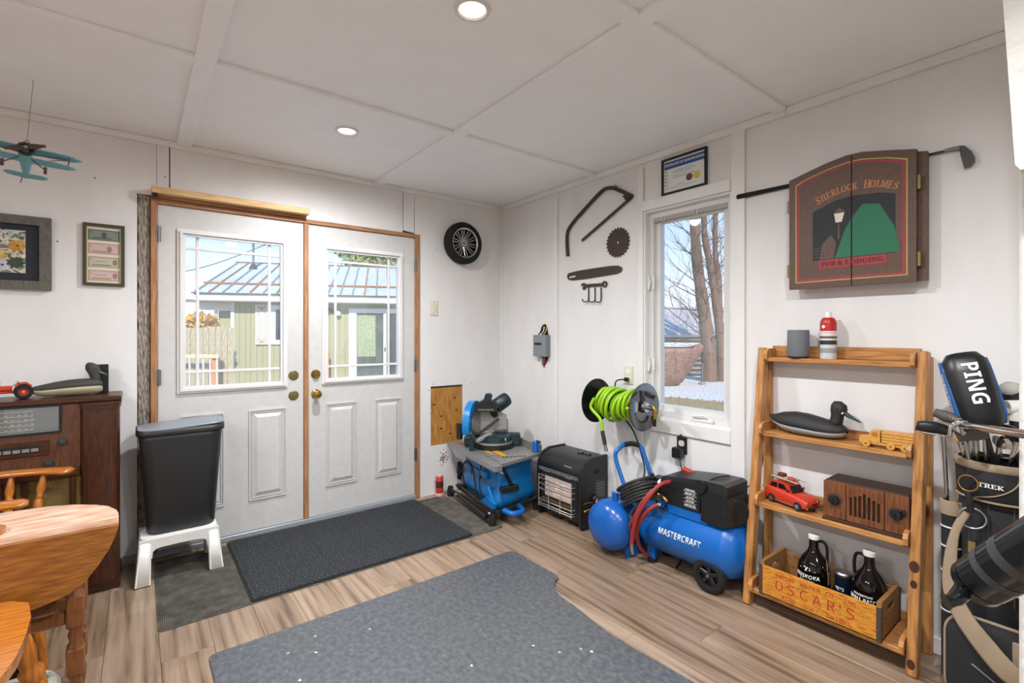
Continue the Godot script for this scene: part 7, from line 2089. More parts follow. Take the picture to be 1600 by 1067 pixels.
func tractor() -> void:
	# nose towards -x
	var t := thing("toy_tractor", "small red metal toy tractor with red spoked wheels on the console radio", "toy tractor", Vector3(-3.045, 0.9792, 0.15), 0.15)
	var red: Material = M.red_car
	part(geo().box(Vector3(-0.03, 0.052, 0), Vector3(0.075, 0.024, 0.026), 0.005), "hood", red, t)
	part(geo().box(Vector3(-0.066, 0.048, 0), Vector3(0.008, 0.03, 0.024), 0.002), "radiator", M.black_plastic, t)
	part(geo().box(Vector3(-0.01, 0.034, 0), Vector3(0.11, 0.014, 0.016), 0.003), "chassis", red, t)
	part(geo().tube([Vector3(-0.035, 0.06, 0.004), Vector3(-0.035, 0.088, 0.004)], 0.0025, 6), "exhaust", M.dark_steel, t)
	part(geo().box(Vector3(0.045, 0.052, 0), Vector3(0.03, 0.008, 0.026), 0.003), "seat", red, t)
	part(geo().tube([Vector3(0.005, 0.06, 0), Vector3(0.028, 0.078, 0)], 0.0018, 6), "steering_column", M.dark_steel, t)
	part(geo().lathe([Vector2(0.009, -0.001), Vector2(0.011, 0), Vector2(0.009, 0.001), Vector2(0.008, 0), Vector2(0.009, -0.001)], 18, Geo.aim(Vector3(0.028, 0.079, 0), Vector3(0.8, 0.6, 0))), "steering_wheel", M.black_plastic, t)
	for s in [-1, 1]:
		for q in [[0.045, 0.034, 0.034, 0.012], [-0.058, 0.02, 0.02, 0.008]]:
			var c := Vector3(q[0], q[1] + 0.0006, s * 0.036)
			var wh := part(geo().lathe([Vector2(q[2] * 0.55, -q[3]), Vector2(q[2] * 0.9, -q[3]), Vector2(q[2], -q[3] * 0.5), Vector2(q[2], q[3] * 0.5), Vector2(q[2] * 0.9, q[3]), Vector2(q[2] * 0.55, q[3]), Vector2(q[2] * 0.55, -q[3])], 28, Geo.aim(c, Vector3.BACK), 50), "tyre", M.rubber, t)
			part(geo().disc(c + Vector3(0, 0, -q[3] * 0.6), Vector3.BACK, q[2] * 0.55, q[3] * 0.8, 20), "wheel_disc", red, wh)
			part(geo().disc(c + Vector3(0, 0, q[3] * 0.2), Vector3.BACK, q[2] * 0.16, q[3] * 0.6, 12), "hub", mat("#d68a7a", 0.4), wh)
		part(geo().prism([Vector2(0.015, 0.06), Vector2(0.03, 0.076), Vector2(0.055, 0.078), Vector2(0.075, 0.062), Vector2(0.072, 0.058), Vector2(0.054, 0.073), Vector2(0.032, 0.071), Vector2(0.018, 0.058)], 0.018, Transform3D(Basis(), Vector3(0, 0, 0.018 if s > 0 else -0.036))), "mudguard", red, t)


# a turned leg or spindle between two points from radii along its length
func turned(a: Vector3, b: Vector3, radii: Array, n := 14) -> Geo:
	var prof := [Vector2(0.0001, 0)]
	var l := (b - a).length()
	for r in radii:
		prof.append(Vector2(r[1], r[0] * l))
	prof.append(Vector2(0.0001, l))
	return geo().lathe(prof, n, Geo.aim(a, b - a), 50)


func chair(called: String, label: String, at: Vector3, turn: float, arms: bool, size := 1.0) -> void:
	# faces +x
	var t := thing(called, label, "chair", at, turn)
	t.scale = Vector3.ONE * size
	var seat := []
	for p in [Vector2(-0.21, -0.17), Vector2(-0.19, -0.2), Vector2(0.1, -0.25), Vector2(0.16, -0.243), Vector2(0.205, -0.2), Vector2(0.222, -0.1), Vector2(0.225, 0.0), Vector2(0.222, 0.1), Vector2(0.205, 0.2), Vector2(0.16, 0.243), Vector2(0.1, 0.25), Vector2(-0.19, 0.2), Vector2(-0.21, 0.17)]:
		seat.append(Vector2(p.x, -p.y))
	var flat := Basis(Vector3.RIGHT, Vector3.FORWARD, Vector3.UP)
	part(geo().prism(seat, 0.03, Transform3D(flat, Vector3(0, 0.42, 0)), 40), "seat", M.maple_x, t)
	var leg := [[0.0, 0.013], [0.25, 0.021], [0.5, 0.024], [0.53, 0.019], [0.55, 0.026], [0.62, 0.028], [0.64, 0.02], [0.67, 0.02], [0.75, 0.026], [0.85, 0.024], [0.97, 0.014]]
	var spread := [Vector2(0.26, -0.245), Vector2(0.26, 0.245), Vector2(-0.25, -0.2), Vector2(-0.25, 0.2)]
	for p in spread:
		part(turned(Vector3(p.x, 0, p.y), Vector3(p.x * 0.68, 0.42, p.y * 0.7), leg), "leg", M.maple_y, t)
	for s in [-1, 1]:
		part(turned(Vector3(0.232, 0.15, s * 0.219), Vector3(-0.222, 0.15, s * 0.18), [[0.0, 0.008], [0.5, 0.014], [1.0, 0.008]], 10), "stretcher", M.maple_x, t)
	part(turned(Vector3(0.005, 0.15, -0.2), Vector3(0.005, 0.15, 0.2), [[0.0, 0.008], [0.5, 0.014], [1.0, 0.008]], 10), "stretcher", M.maple_x, t)
	var spindle := [[0.0, 0.009], [0.2, 0.014], [0.42, 0.018], [0.48, 0.011], [0.52, 0.015], [0.56, 0.011], [0.68, 0.017], [0.85, 0.013], [1.0, 0.009]]
	if arms:
		# bow rail: arm ends in front, round the back
		var path := sub([Vector3(0.215, 0.655, -0.24), Vector3(0.1, 0.66, -0.265), Vector3(-0.08, 0.662, -0.26), Vector3(-0.21, 0.665, -0.18), Vector3(-0.255, 0.668, 0.0), Vector3(-0.21, 0.665, 0.18), Vector3(-0.08, 0.662, 0.26), Vector3(0.1, 0.66, 0.265), Vector3(0.215, 0.655, 0.24)], 5)
		var rings := []
		for i in path.size():
			var f := float(i) / (path.size() - 1)
			var e := minf(f, 1.0 - f)
			var w: float = (0.034 + 0.01 * clampf(1.0 - e * 9.0, 0, 1)) * (0.55 if i in [0, path.size() - 1] else 1.0)
			var a: Vector3 = path[maxi(i - 1, 0)]
			var b: Vector3 = path[mini(i + 1, path.size() - 1)]
			var d := (b - a).normalized()
			var side := d.cross(UP).normalized()
			var ring := []
			for k in 12:
				var g := TAU * k / 12
				ring.append(path[i] + side * cos(g) * w + UP * sin(g) * (0.016 if i > 0 and i < path.size() - 1 else 0.009))
			rings.append(ring)
		part(geo().loft(rings), "arm_bow", M.maple_x, t)
		for p in [Vector3(0.11, 0, 0.262), Vector3(-0.0, 0, 0.262), Vector3(-0.12, 0, 0.235), Vector3(-0.21, 0, 0.16), Vector3(-0.247, 0, 0.06)]:
			for s in [-1, 1]:
				part(turned(Vector3(p.x * 0.85, 0.448, p.z * 0.82 * s), Vector3(p.x, 0.65, p.z * s), spindle, 12), "spindle", M.maple_y, t)
	else:
		for k in 5:
			var zz := -0.15 + k * 0.075
			part(turned(Vector3(-0.19, 0.448, zz * 0.9), Vector3(-0.26, 0.86, zz * 1.1), spindle, 10), "spindle", M.maple_y, t)
		part(geo().beam(Vector3(-0.262, 0.88, -0.2), Vector3(-0.262, 0.88, 0.2), 0.07, 0.025, 0.01, Vector3(1, 0, 0)), "crest_rail", M.maple_x, t)


func table_and_chairs() -> void:
	var base := Vector3(-3.1, 0.0005, 1.2)
	var t := thing("drop_leaf_table", "oak drop-leaf table with bleached top and hanging curved leaf", "table", base)
	var flat := Basis(Vector3.RIGHT, Vector3.FORWARD, Vector3.UP)
	var top := []
	for p in [Vector2(0.489, 0.133), Vector2(0.487, 0.08), Vector2(0.48, 0.035), Vector2(0.456, -0.03), Vector2(0.42, -0.075), Vector2(0.36, -0.125), Vector2(0.28, -0.16), Vector2(0.18, -0.17), Vector2(-0.18, -0.17), Vector2(-0.36, -0.125), Vector2(-0.456, -0.03), Vector2(-0.489, 0.133)]:
		top.append(Vector2(p.x, -p.y))
	part(geo().prism(top, 0.02, Transform3D(flat, Vector3(0, 0.645, 0)), 30), "table_top", M.table_top, t)
	part(geo().bb(Vector3(-0.485, 0.6375, 0.117), Vector3(0.485, 0.645, 0.131), 0.002), "joint_strip", M.table_wood, t)
	var leaf := [Vector2(-0.489, 0.645), Vector2(0.489, 0.645), Vector2(0.488, 0.635), Vector2(0.479, 0.605), Vector2(0.465, 0.572), Vector2(0.438, 0.525), Vector2(0.404, 0.48), Vector2(0.36, 0.45), Vector2(0.3, 0.433), Vector2(0.2, 0.42), Vector2(-0.2, 0.42), Vector2(-0.36, 0.45), Vector2(-0.438, 0.525), Vector2(-0.48, 0.605)]
	part(geo().prism(leaf, 0.018, Transform3D(Basis(), Vector3(0, 0, 0.1355)), 30), "hanging_leaf", M.table_wood, t)
	part(geo().bb(Vector3(0.24, 0.638, 0.131), Vector3(0.31, 0.644, 0.138)), "hinge", M.old_brass, t)
	part(geo().bb(Vector3(-0.42, 0.56, -0.11), Vector3(0.4, 0.645, 0.06), 0.003), "apron", M.table_wood, t)
	for sx in [-1, 1]:
		for z in [0.02, -0.1]:
			var c := Vector3(sx * 0.37, 0, z)
			var leg := part(geo().bb(c + Vector3(-0.024, 0.475, -0.024), c + Vector3(0.024, 0.645, 0.024), 0.004), "leg", M.table_leg, t)
			part(geo().bb(c + Vector3(-0.024, 0.285, -0.024), c + Vector3(0.024, 0.395, 0.024), 0.006), "leg_block", M.table_leg, leg)
			part(geo().bb(c + Vector3(-0.024, 0.12, -0.024), c + Vector3(0.024, 0.215, 0.024), 0.006), "leg_block", M.table_leg, leg)
			part(turned(c + Vector3(0, 0.39, 0), c + Vector3(0, 0.48, 0), [[0.0, 0.022], [0.1, 0.023], [0.2, 0.016], [0.45, 0.019], [0.6, 0.023], [0.85, 0.021], [1.0, 0.02]], 16), "leg_turning", M.table_leg, leg)
			part(turned(c + Vector3(0, 0.21, 0), c + Vector3(0, 0.29, 0), [[0.0, 0.022], [0.15, 0.023], [0.3, 0.016], [0.6, 0.021], [0.8, 0.016], [1.0, 0.022]], 16), "leg_turning", M.table_leg, leg)
			part(turned(c, c + Vector3(0, 0.125, 0), [[0.0, 0.014], [0.3, 0.02], [0.6, 0.023], [0.8, 0.017], [1.0, 0.022]], 16), "leg_turning", M.table_leg, leg)
	part(geo().bb(Vector3(-0.35, 0.3, 0.0), Vector3(0.35, 0.345, 0.036), 0.008), "stretcher", M.table_leg, t)
	part(geo().bb(Vector3(-0.35, 0.3, -0.118), Vector3(0.35, 0.345, -0.082), 0.008), "stretcher", M.table_leg, t)
	var tray := thing("wooden_board", "small rounded oak board lying on the drop-leaf table", "board", Vector3(-3.07, 0.6656, 1.27))
	part(geo().prism(rounded(0.36, 0.1, 0.049, 8), 0.016, Transform3D(flat, Vector3.ZERO), 30), "slab", M.maple_x, tray)
	part(geo().lathe([Vector2(0.012, -0.0002), Vector2(0.014, -0.0002), Vector2(0.014, 0.0166), Vector2(0.012, 0.0166), Vector2(0.012, -0.0002)], 16, Transform3D(Basis(), Vector3(-0.14, 0, 0))), "hole_ring", M.table_wood, tray)
	chair("captains_chair", "glossy maple captain's chair with low curved arm bow by the console radio", Vector3(-3.055, 0.0005, 0.625), -0.176, true)
	chair("side_chair", "glossy maple chair pushed in at the hanging leaf of the table", Vector3(-3.04, 0.0005, 1.64), 0.0, false, 1.078)
	# things stowed below the table
	t = thing("storage_tote", "black tote standing on the floor below the table", "box", Vector3(-2.98, 0.0005, 0.98), 0.3)
	part(geo().bb(Vector3(-0.1, 0.0, -0.06), Vector3(0.1, 0.36, 0.02), 0.02), "shell", M.black_plastic, t)
	part(geo().bb(Vector3(-0.11, 0.36, -0.07), Vector3(0.11, 0.385, 0.03), 0.008), "lid", mat("#8d7361", 0.6), t)
	t = thing("cream_cushion", "flat cream cushion lying on the floor between the chair and table legs", "cushion", Vector3(-2.965, 0.0005, 1.2), 0.0)
	var rings := []
	for q in [[0.0, 0.17], [0.02, 0.185], [0.06, 0.19], [0.09, 0.175], [0.1, 0.13]]:
		var ring := []
		for v in rounded(q[1] * 2, q[1] * 1.5, 0.06, 5):
			ring.append(Vector3(v.x, q[0], v.y))
		rings.append(ring)
	part(geo().loft(rings), "pad", textured(noise_tex(0.03, ["#b9b49f", "#cfcab6", "#ddd9ca"], 4, 131), Vector3.ONE * 4, 0.9), t)
	part(geo().tube([Vector3(0.185, 0.045, 0.14), Vector3(0.185, 0.045, -0.14)], 0.006, 6), "piping", M.tan, t)


func golf() -> void:
	# bag: oval body leaning a little against the wall
	var base := Vector3(-0.21, 0.0005, 3.183)
	var t := thing("golf_bag", "black golf bag with tan trim standing between shelf and wall end", "golf bag", base, EAST)
	var ring_at := func(y: float, rx: float, rz: float, sh := 0.0) -> Array:
		var ring := []
		for k in 28:
			var f := TAU * k / 28
			ring.append(Vector3(cos(f) * rx + sh, y, sin(f) * rz))
		return ring
	part(geo().loft([ring_at.call(0.02, 0.105, 0.1), ring_at.call(0.04, 0.115, 0.11), ring_at.call(0.4, 0.11, 0.1), ring_at.call(0.74, 0.11, 0.105)]), "body", M.bag_fabric, t)
	part(geo().loft([ring_at.call(0.735, 0.112, 0.118), ring_at.call(0.74, 0.116, 0.122), ring_at.call(0.84, 0.12, 0.126), ring_at.call(0.845, 0.11, 0.115)], false), "collar", M.bag_fabric, t)
	part(geo().loft([ring_at.call(0.836, 0.121, 0.127), ring_at.call(0.842, 0.125, 0.131), ring_at.call(0.858, 0.124, 0.13), ring_at.call(0.862, 0.112, 0.118)], false), "rim", M.tan, t)
	part(geo().tube(ring_at.call(0.735, 0.118, 0.124), 0.004, 6, true), "piping", M.tan, t)
	text("TREK", 0.014, M.white_print, t, Vector3(-0.012, 0.79, 0.1262), Basis(UP, -0.1), "serif", 1.2, 800)
	part(geo().tube(sub([Vector3(0.06, 0.83, 0.117), Vector3(0.04, 0.79, 0.122), Vector3(0.0, 0.76, 0.125), Vector3(-0.05, 0.745, 0.12)], 5), 0.0025, 5), "seam", M.tan, t)
	part(geo().loft([ring_at.call(0.0, 0.1, 0.095), ring_at.call(0.022, 0.112, 0.107)]), "base", M.rubber, t)
	for x in [-0.07, -0.02, 0.04, 0.07]:
		part(geo().tube([Vector3(x, 0.4, sqrt(maxf(0.0, 1.0 - x * x / 0.0123)) * 0.103), Vector3(x, 0.73, sqrt(maxf(0.0, 1.0 - x * x / 0.0123)) * 0.106)], 0.0015, 4), "seam", mat("#4b4a47", 0.8), t)
	# lower pocket
	var pk := []
	for q in [[0.09, 0.62], [0.115, 0.9], [0.15, 1.0], [0.175, 0.95], [0.185, 0.8]]:
		var ring := []
		for v in rounded(0.24 * q[1], 0.3 * q[1], 0.07 * q[1], 6, Vector2(0.0, 0.2)):
			ring.append(Vector3(v.x, v.y, q[0]))
		pk.append(ring)
	var pocket := part(geo().loft(pk), "pocket", M.bag_fabric, t)
	part(geo().tube(pk[2], 0.006, 6, true), "piping", M.tan, pocket)
	part(geo().tube(sub([Vector3(-0.11, 0.24, 0.165), Vector3(-0.03, 0.2, 0.186), Vector3(0.08, 0.14, 0.186)], 6), 0.003, 6), "zip", M.dull_steel, pocket)
	part(geo().bb(Vector3(0.045, 0.06, 0.18), Vector3(0.085, 0.33, 0.19), 0.003), "webbing", M.tan, pocket)
	part(geo().bb(Vector3(-0.09, 0.04, 0.15), Vector3(-0.075, 0.075, 0.165), 0.003), "zip_pull", M.black_matte, pocket)
	# side tube for the putter
	var tube := part(geo().lathe([Vector2(0.0001, 0.06), Vector2(0.03, 0.06), Vector2(0.032, 0.07), Vector2(0.032, 0.66), Vector2(0.0001, 0.66)], 20, Transform3D(Basis(), Vector3(-0.122, 0, 0.03))), "putter_tube", M.bag_fabric, t)
	part(geo().lathe([Vector2(0.028, 0.645), Vector2(0.036, 0.647), Vector2(0.038, 0.67), Vector2(0.036, 0.695), Vector2(0.03, 0.697), Vector2(0.028, 0.645)], 20, Transform3D(Basis(), Vector3(-0.122, 0, 0.03))), "tube_collar", M.tan, tube)
	for y in [0.3, 0.44, 0.53, 0.6]:
		part(geo().lathe([Vector2(0.0321, y), Vector2(0.0335, y), Vector2(0.0335, y + 0.005), Vector2(0.0321, y + 0.005)], 20, Transform3D(Basis(), Vector3(-0.122, 0, 0.03))), "stripe", M.white_plastic, tube)
	# shoulder strap: ribbon
	var strap_path := [[-0.07, 0.69, 0.13, 0.012], [-0.095, 0.62, 0.15, 0.012], [-0.105, 0.52, 0.165, 0.018], [-0.1, 0.43, 0.175, 0.024], [-0.07, 0.36, 0.19, 0.028], [-0.02, 0.3, 0.205, 0.032], [0.04, 0.24, 0.212, 0.034], [0.1, 0.21, 0.2, 0.03]]
	var ctr := []
	for q in strap_path:
		ctr.append(Vector3(q[0], q[1], q[2]))
	var fine := sub(ctr, 4)
	var rings := []
	for i in fine.size():
		var f := float(i) / (fine.size() - 1) * (strap_path.size() - 1)
		var w: float = lerpf(strap_path[int(f)][3], strap_path[mini(int(f) + 1, strap_path.size() - 1)][3], f - int(f))
		var a: Vector3 = fine[maxi(i - 1, 0)]
		var b: Vector3 = fine[mini(i + 1, fine.size() - 1)]
		var d := (b - a).normalized()
		var side := d.cross(Vector3.BACK).normalized()
		var nn := side.cross(d)
		var ring := []
		for k in 10:
			var g := TAU * k / 10
			ring.append(fine[i] + side * cos(g) * w + nn * sin(g) * 0.004)
		rings.append(ring)
	part(geo().loft(rings), "shoulder_strap", M.tan, t)
	# rings and clips
	var ringm := func(c: Vector3, r: float, n: Vector3) -> Geo:
		var l := []
		var xf := Geo.aim(c, n)
		for k in 24:
			l.append(xf * Vector3(cos(TAU * k / 24) * r, 0, sin(TAU * k / 24) * r))
		return geo().tube(l, 0.003, 6, true)
	part(ringm.call(Vector3(-0.065, 0.79, 0.135), 0.026, Vector3(-0.2, 0.1, 1)), "metal_ring", M.brass, t)
	part(ringm.call(Vector3(-0.055, 0.675, 0.135), 0.034, Vector3(0.1, 0.0, 1)), "metal_ring", M.steel, t)
	part(geo().tube(sub([Vector3(-0.065, 0.765, 0.14), Vector3(-0.06, 0.73, 0.145), Vector3(-0.058, 0.7, 0.14)], 3), 0.01, 8), "snap_hook", M.black_plastic, t)
	part(geo().bb(Vector3(0.075, 0.68, 0.09), Vector3(0.1, 0.73, 0.1), 0.002), "loop", M.tan, t)
	part(ringm.call(Vector3(0.087, 0.67, 0.1), 0.014, Vector3(0, 0.2, 1)), "metal_ring", M.steel, t)
	part(geo().tube([Vector3(0.09, 0.665, 0.105), Vector3(0.09, 0.63, 0.11)], 0.006, 8), "brass_clip", M.brass, t)
	part(geo().bb(Vector3(-0.055, 0.53, 0.104), Vector3(-0.008, 0.57, 0.11), 0.002), "pouch", M.black_matte, t)
	part(geo().bb(Vector3(-0.03, 0.5, 0.105), Vector3(0.005, 0.522, 0.109)), "woven_tag", mat("#a89272", 0.8), t)
	part(geo().bb(Vector3(-0.07, 0.545, 0.1), Vector3(-0.052, 0.585, 0.107)), "woven_tag", mat("#8a7440", 0.8), t)
	# glove hanging from the clip
	var glove := thing("golf_glove", "crumpled white golf glove clipped to the golf bag", "glove", base + Vector3(-0.118, 0.495, 0.085), EAST)
	var gl := geo()
	gl.ball(Vector3(0.01, 0.06, 0.0), Vector3(0.032, 0.055, 0.012), 14)
	for k in 4:
		var a := Vector3(-0.012 + k * 0.015, 0.02, 0.0)
		gl.tube(sub([a, a + Vector3(-0.014 + k * 0.004, -0.035, 0.004), a + Vector3(-0.026 + k * 0.007, -0.065, 0.002)], 3), [0.009, 0.0095, 0.0095, 0.009, 0.009, 0.0085, 0.007], 8)
	gl.tube(sub([Vector3(-0.015, 0.07, 0.004), Vector3(-0.04, 0.035, 0.008), Vector3(-0.055, 0.0, 0.006)], 3), [0.01, 0.01, 0.01, 0.0095, 0.009, 0.008, 0.007], 8)
	part(gl, "leather", mat("#d0ccc1", 0.8), glove)
	part(geo().tube([Vector3(0.01, 0.1, 0.0), Vector3(0.012, 0.135, 0.0)], 0.006, 8), "cuff", mat("#c3bfb4", 0.8), glove)
	# driver with a big headcover
	var dr := thing("driver_cover", "big black driver headcover with blue sides and white lettering in the golf bag", "headcover", base, EAST)
	var c0 := rl(base, 1538, 668, 0.3)
	var c1 := rl(base, 1500, 552, 0.26)
	var up := (c1 - c0).normalized()
	var across := (Vector3(1, 0, -0.3) - up * up.dot(Vector3(1, 0, -0.3))).normalized()
	var outw := across.cross(up).normalized()
	var ln := (c1 - c0).length()
	var xf := Transform3D(Basis(across, up, outw), c0)
	var hc := []
	for q in [[0.0, 0.046, 0.038], [0.03, 0.056, 0.048], [0.12, 0.06, 0.053], [0.22, 0.062, 0.053], [0.27, 0.058, 0.048], [0.3, 0.042, 0.034], [0.305, 0.022, 0.018]]:
		var ring := []
		for v in rounded(q[1] * 2, q[2] * 2, q[2] * 0.7, 4):
			ring.append(Vector3(v.x, q[0] / 0.305 * ln, v.y))
		hc.append(ring)
	part(geo().loft(hc, true, xf), "sock", M.black_plastic, dr)
	for s in [-1, 1]:
		var side := []
		for q in [[0.012, 0.018], [0.05, 0.03], [0.15, 0.034], [0.24, 0.026], [0.275, 0.006]]:
			var ring := []
			for v in rounded(0.02, q[1] * 2, minf(q[1] * 0.6, 0.009), 3, Vector2(s * (0.049 if q[0] < 0.02 else 0.0555), -0.004)):
				ring.append(Vector3(v.x, q[0] / 0.305 * ln, v.y))
			side.append(ring)
		part(geo().loft(side, true, xf), "side_panel", mat("#1a5a94", 0.45), dr, "blue side panel")
	text("PING", 0.043, M.white_print, dr, xf * Vector3(0.004, ln * 0.56, 0.0542), xf.basis * Basis(Vector3.BACK, -PI / 2), "sans", 1.0, 700)
	text("Forged Titanium", 0.017, M.white_print, dr, xf * Vector3(-0.066, ln * 0.42, 0.0), xf.basis * Basis(UP, -PI / 2) * Basis(Vector3.BACK, -PI / 2), "sans", 0.9, 600)
	part(geo().tube([c0 - up * 0.005, Vector3(0.03, 0.6, -0.02)], 0.007, 10), "shaft", M.dark_steel, dr)
	# irons
	var irons := [[1518, 722, 1515, 672], [1527, 722, 1524, 668], [1541, 722, 1540, 660], [1560, 722, 1562, 690], [1578, 728, 1590, 690], [1508, 712, 1500, 690]]
	var k := 0
	for q in irons:
		var ir := thing("golf_iron", ["steel golf iron with dark head standing in the bag beside the driver headcover", "steel golf iron standing in the crowded left of the bag", "steel golf iron with plain shaft standing mid bag", "chrome golf iron with short thick hosel near the bag rim", "chrome golf iron with blade turned to the wall end", "steel golf iron leaning at the left rim of the bag"][k], "golf club", base, EAST, "irons in the golf bag")
		var foot := Vector3(-0.06 + k * 0.03, 0.5, 0.0)
		var rimp := rl(base, q[0], q[1], 0.26)
		var topp := rl(base, q[2], q[3], 0.27)
		part(geo().tube([foot, rimp, rimp + (topp - rimp) * 0.3], 0.0062, 8), "shaft", M.steel, ir)
		part(geo().tube([rimp + (topp - rimp) * 0.28, topp], [0.0085, 0.0082], 10), "hosel", M.chrome, ir)
		var hd := []
		for v in [Vector2(-0.012, -0.008), Vector2(-0.02, 0.012), Vector2(0.0, 0.03), Vector2(0.03, 0.04), Vector2(0.055, 0.034), Vector2(0.062, 0.015), Vector2(0.045, 0.0), Vector2(0.012, -0.012)]:
			hd.append(v * (0.85 if k % 2 else 1.0))
		part(geo().prism(hd, 0.014, Transform3D(Basis(UP, [0.4, -0.5, 1.9, -0.9, 2.6, 2.2][k]) * Basis(Vector3.BACK, [0.1, 0.4, -0.2, -0.5, 0.3, 0.2][k]), topp), 30), "iron_head", M.chrome if k % 2 else M.dark_steel, ir)
		k += 1
	# putter in the side tube with a black cover
	var pt := thing("putter", "steel putter with black blade cover standing in the bag's side tube", "golf club", base, EAST)
	var p0 := rl(base, 1480, 785, 0.24)
	var p1 := rl(base, 1474, 681, 0.3)
	part(geo().tube([p0 - (p1 - p0) * 0.5, p0, p1], [0.0055, 0.006, 0.007], 10), "shaft", M.steel, pt)
	var cv := []
	for q in [[1431, 669, 0.4, 0.4], [1434, 665, 0.8, 0.4], [1446, 666, 1.0, 0.4], [1462, 668, 1.0, 0.38], [1478, 672, 0.9, 0.36], [1486, 673, 0.4, 0.34]]:
		var cc := rl(base, q[0], q[1], q[3])
		var ring := []
		for j in 12:
			var f := TAU * j / 12
			ring.append(cc + Vector3(0, sin(f) * 0.02 * q[2], cos(f) * 0.016 * q[2]))
		cv.append(ring)
	part(geo().loft(cv), "blade_cover", M.black_plastic, pt)
	part(geo().tube([rl(base, 1442, 676, 0.41), rl(base, 1462, 679, 0.4)], 0.004, 8), "cover_edge", M.dull_steel, pt)
	var ic := thing("iron_cover", "grey padded iron cover with lettering above the black putter cover", "headcover", base, EAST)
	cv = []
	for q in [[1458, 648, 0.4], [1462, 645, 0.9], [1475, 650, 1.2], [1490, 654, 1.1], [1503, 659, 0.8], [1509, 663, 0.3]]:
		var cc := rl(base, q[0], q[1], 0.34)
		var ring := []
		for j in 12:
			var f := TAU * j / 12
			ring.append(cc + Vector3(0, sin(f) * 0.017 * q[2], cos(f) * 0.014 * q[2]))
		cv.append(ring)
	part(geo().loft(cv), "sleeve", mat("#4b4744", 0.6), ic)
	text("PING", 0.011, mat("#8f8a84", 0.6), ic, rl(base, 1490, 654, 0.3575), Basis(UP, -0.3) * Basis(Vector3.BACK, -0.1), "sans", 1.3, 800)
	part(geo().tube([rl(base, 1500, 662, 0.33), Vector3(-0.03, 0.6, 0.02)], 0.006, 8), "shaft", M.steel, ic)
	# club laid across towards the wall end
	var lc := thing("crossed_club", "chrome golf club lying level across the bag top and past the wall end", "golf club", base, EAST)
	var s0 := rl(base, 1506, 664, 0.42)
	var c := Vector3(-2.56, 1.295, 3.467)
	var far := c + sight(1640, 684) * 1.06 - base
	var s1 := Vector3(far.z, far.y, -far.x)
	part(geo().tube([s0, s0.lerp(s1, 0.5), s1], [0.011, 0.011, 0.0115], 14), "shaft", M.chrome, lc)
	var lh := []
	for q in [[1512, 662, 0.4], [1500, 660, 0.8], [1488, 666, 1.0], [1485, 680, 0.8]]:
		lh.append(rl(base, q[0], q[1], 0.42))
	part(geo().tube(sub(lh, 3), 0.009, 10), "hosel", M.chrome, lc)
	var hd2 := []
	for v in [Vector2(1490, 672), Vector2(1500, 690), Vector2(1515, 688), Vector2(1530, 688), Vector2(1545, 684), Vector2(1541, 674), Vector2(1528, 668), Vector2(1515, 672), Vector2(1505, 682)]:
		var w := rl(base, v.x, v.y, 0.43)
		hd2.append(Vector2(w.x, w.y))
	part(geo().prism(hd2, 0.014, Transform3D(Basis(), Vector3(0, 0, 0.215))), "iron_head", M.dark_steel, lc)
	# white pipe elbow and dark wood cover at the back
	var pv := thing("plastic_pipe", "white plastic pipe elbow standing in the golf bag", "pipe", base, EAST)
	var e := rl(base, 1572, 636, 0.2)
	part(geo().lathe([Vector2(0.019, 0.0), Vector2(0.0235, 0.0), Vector2(0.0235, 0.05), Vector2(0.019, 0.05), Vector2(0.019, 0.0)], 28, Geo.aim(e, Vector3(0.75, 0.05, -0.6))), "open_end", M.white_plastic, pv)
	part(geo().tube([e + Vector3(0.02, -0.005, -0.012), e + Vector3(0.018, -0.045, -0.012)], 0.0165, 16), "neck", M.white_plastic, pv)
	part(geo().tube([e + Vector3(0.018, -0.04, -0.012), Vector3(0.06, 0.7, 0.0)], 0.014, 14), "dark_pipe", M.black_plastic, pv)
	var wc := thing("wood_cover", "dark fairway wood headcover with pale crown at the back of the golf bag", "headcover", base, EAST)
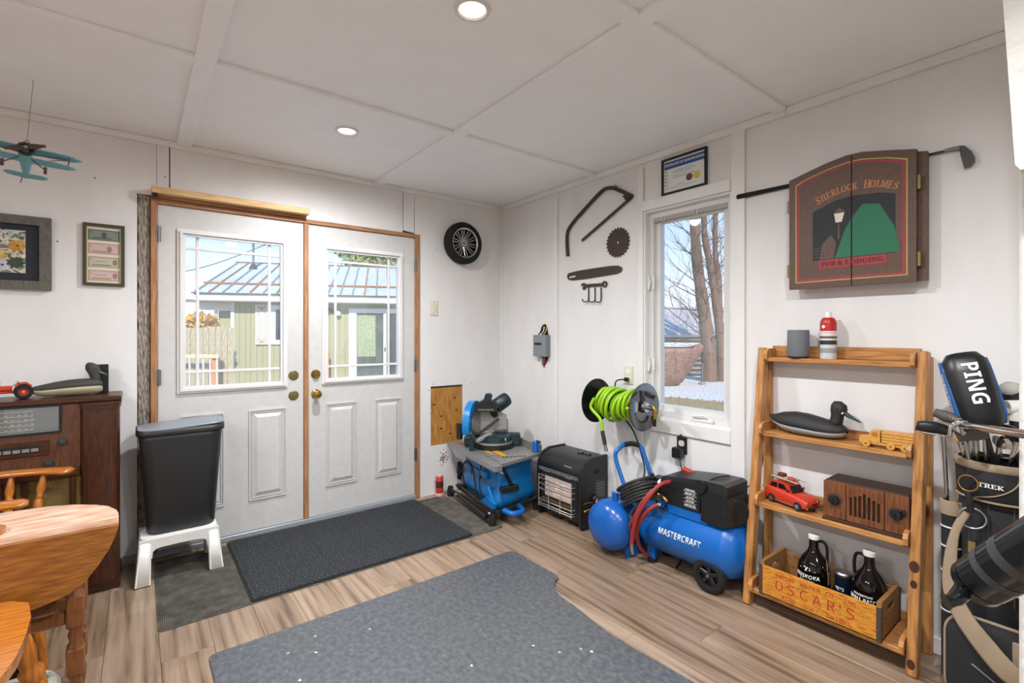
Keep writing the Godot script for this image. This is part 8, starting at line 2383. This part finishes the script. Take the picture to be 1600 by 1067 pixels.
	part(geo().ball(rl(base, 1583, 618, 0.14), Vector3(0.042, 0.045, 0.03), 18), "sock", M.black_plastic, wc)
	part(geo().ball(rl(base, 1578, 608, 0.15), Vector3(0.03, 0.026, 0.028), 18), "crown", mat("#b8b3a8", 0.6), wc)
	part(geo().tube([rl(base, 1585, 625, 0.14), Vector3(0.07, 0.65, -0.05)], 0.012, 8), "shaft", M.dark_steel, wc)
	# glossy black tube on a stand that reaches in past the wall end
	var a := c + sight(1521, 914) * 1.2
	var b := c + sight(1730, 790) * 0.95
	var dir := (b - a).normalized()
	var tb := thing("black_tube", "glossy black tube with grey bands and a small spout pointing at the shelf", "tube", Vector3(b.x, 0.0005, b.z))
	var off := -Vector3(b.x, 0.0005, b.z)
	var ax := Geo.aim(a + off, dir)
	var tl := (b - a).length()
	part(geo().lathe([Vector2(0.0001, 0.0), Vector2(0.04, 0.0), Vector2(0.052, 0.005), Vector2(0.054, 0.01), Vector2(0.054, 0.026)], 40, ax), "end_cap", M.black_gloss, tb)
	part(geo().lathe([Vector2(0.052, 0.026), Vector2(0.052, 0.029), Vector2(0.055, 0.03), Vector2(0.056, tl), Vector2(0.0001, tl)], 40, ax), "barrel", M.black_gloss, tb)
	for q in [[0.08, 0.1], [0.14, 0.165]]:
		part(geo().lathe([Vector2(0.0552, q[0]), Vector2(0.0562, q[0]), Vector2(0.0562, q[1]), Vector2(0.0556, q[1])], 40, ax), "grey_band", mat("#353638", 0.5), tb)
	var n0 := c + sight(1506, 922) * 1.19 + off
	part(geo().tube(sub([n0, n0 + (c + sight(1492, 936) * 1.17 - c - sight(1506, 922) * 1.19), c + sight(1478, 940) * 1.17 + off], 3), [0.02, 0.019, 0.018, 0.016, 0.014, 0.016, 0.018], 12), "spout", M.black_gloss, tb)
	for k2 in 3:
		var f := TAU * k2 / 3.0 + 0.4
		part(geo().tube([Vector3(0, b.y - 0.06, 0), Vector3(cos(f) * 0.1, 0.0, sin(f) * 0.1)], 0.009, 8), "stand_leg", M.black_plastic, tb)
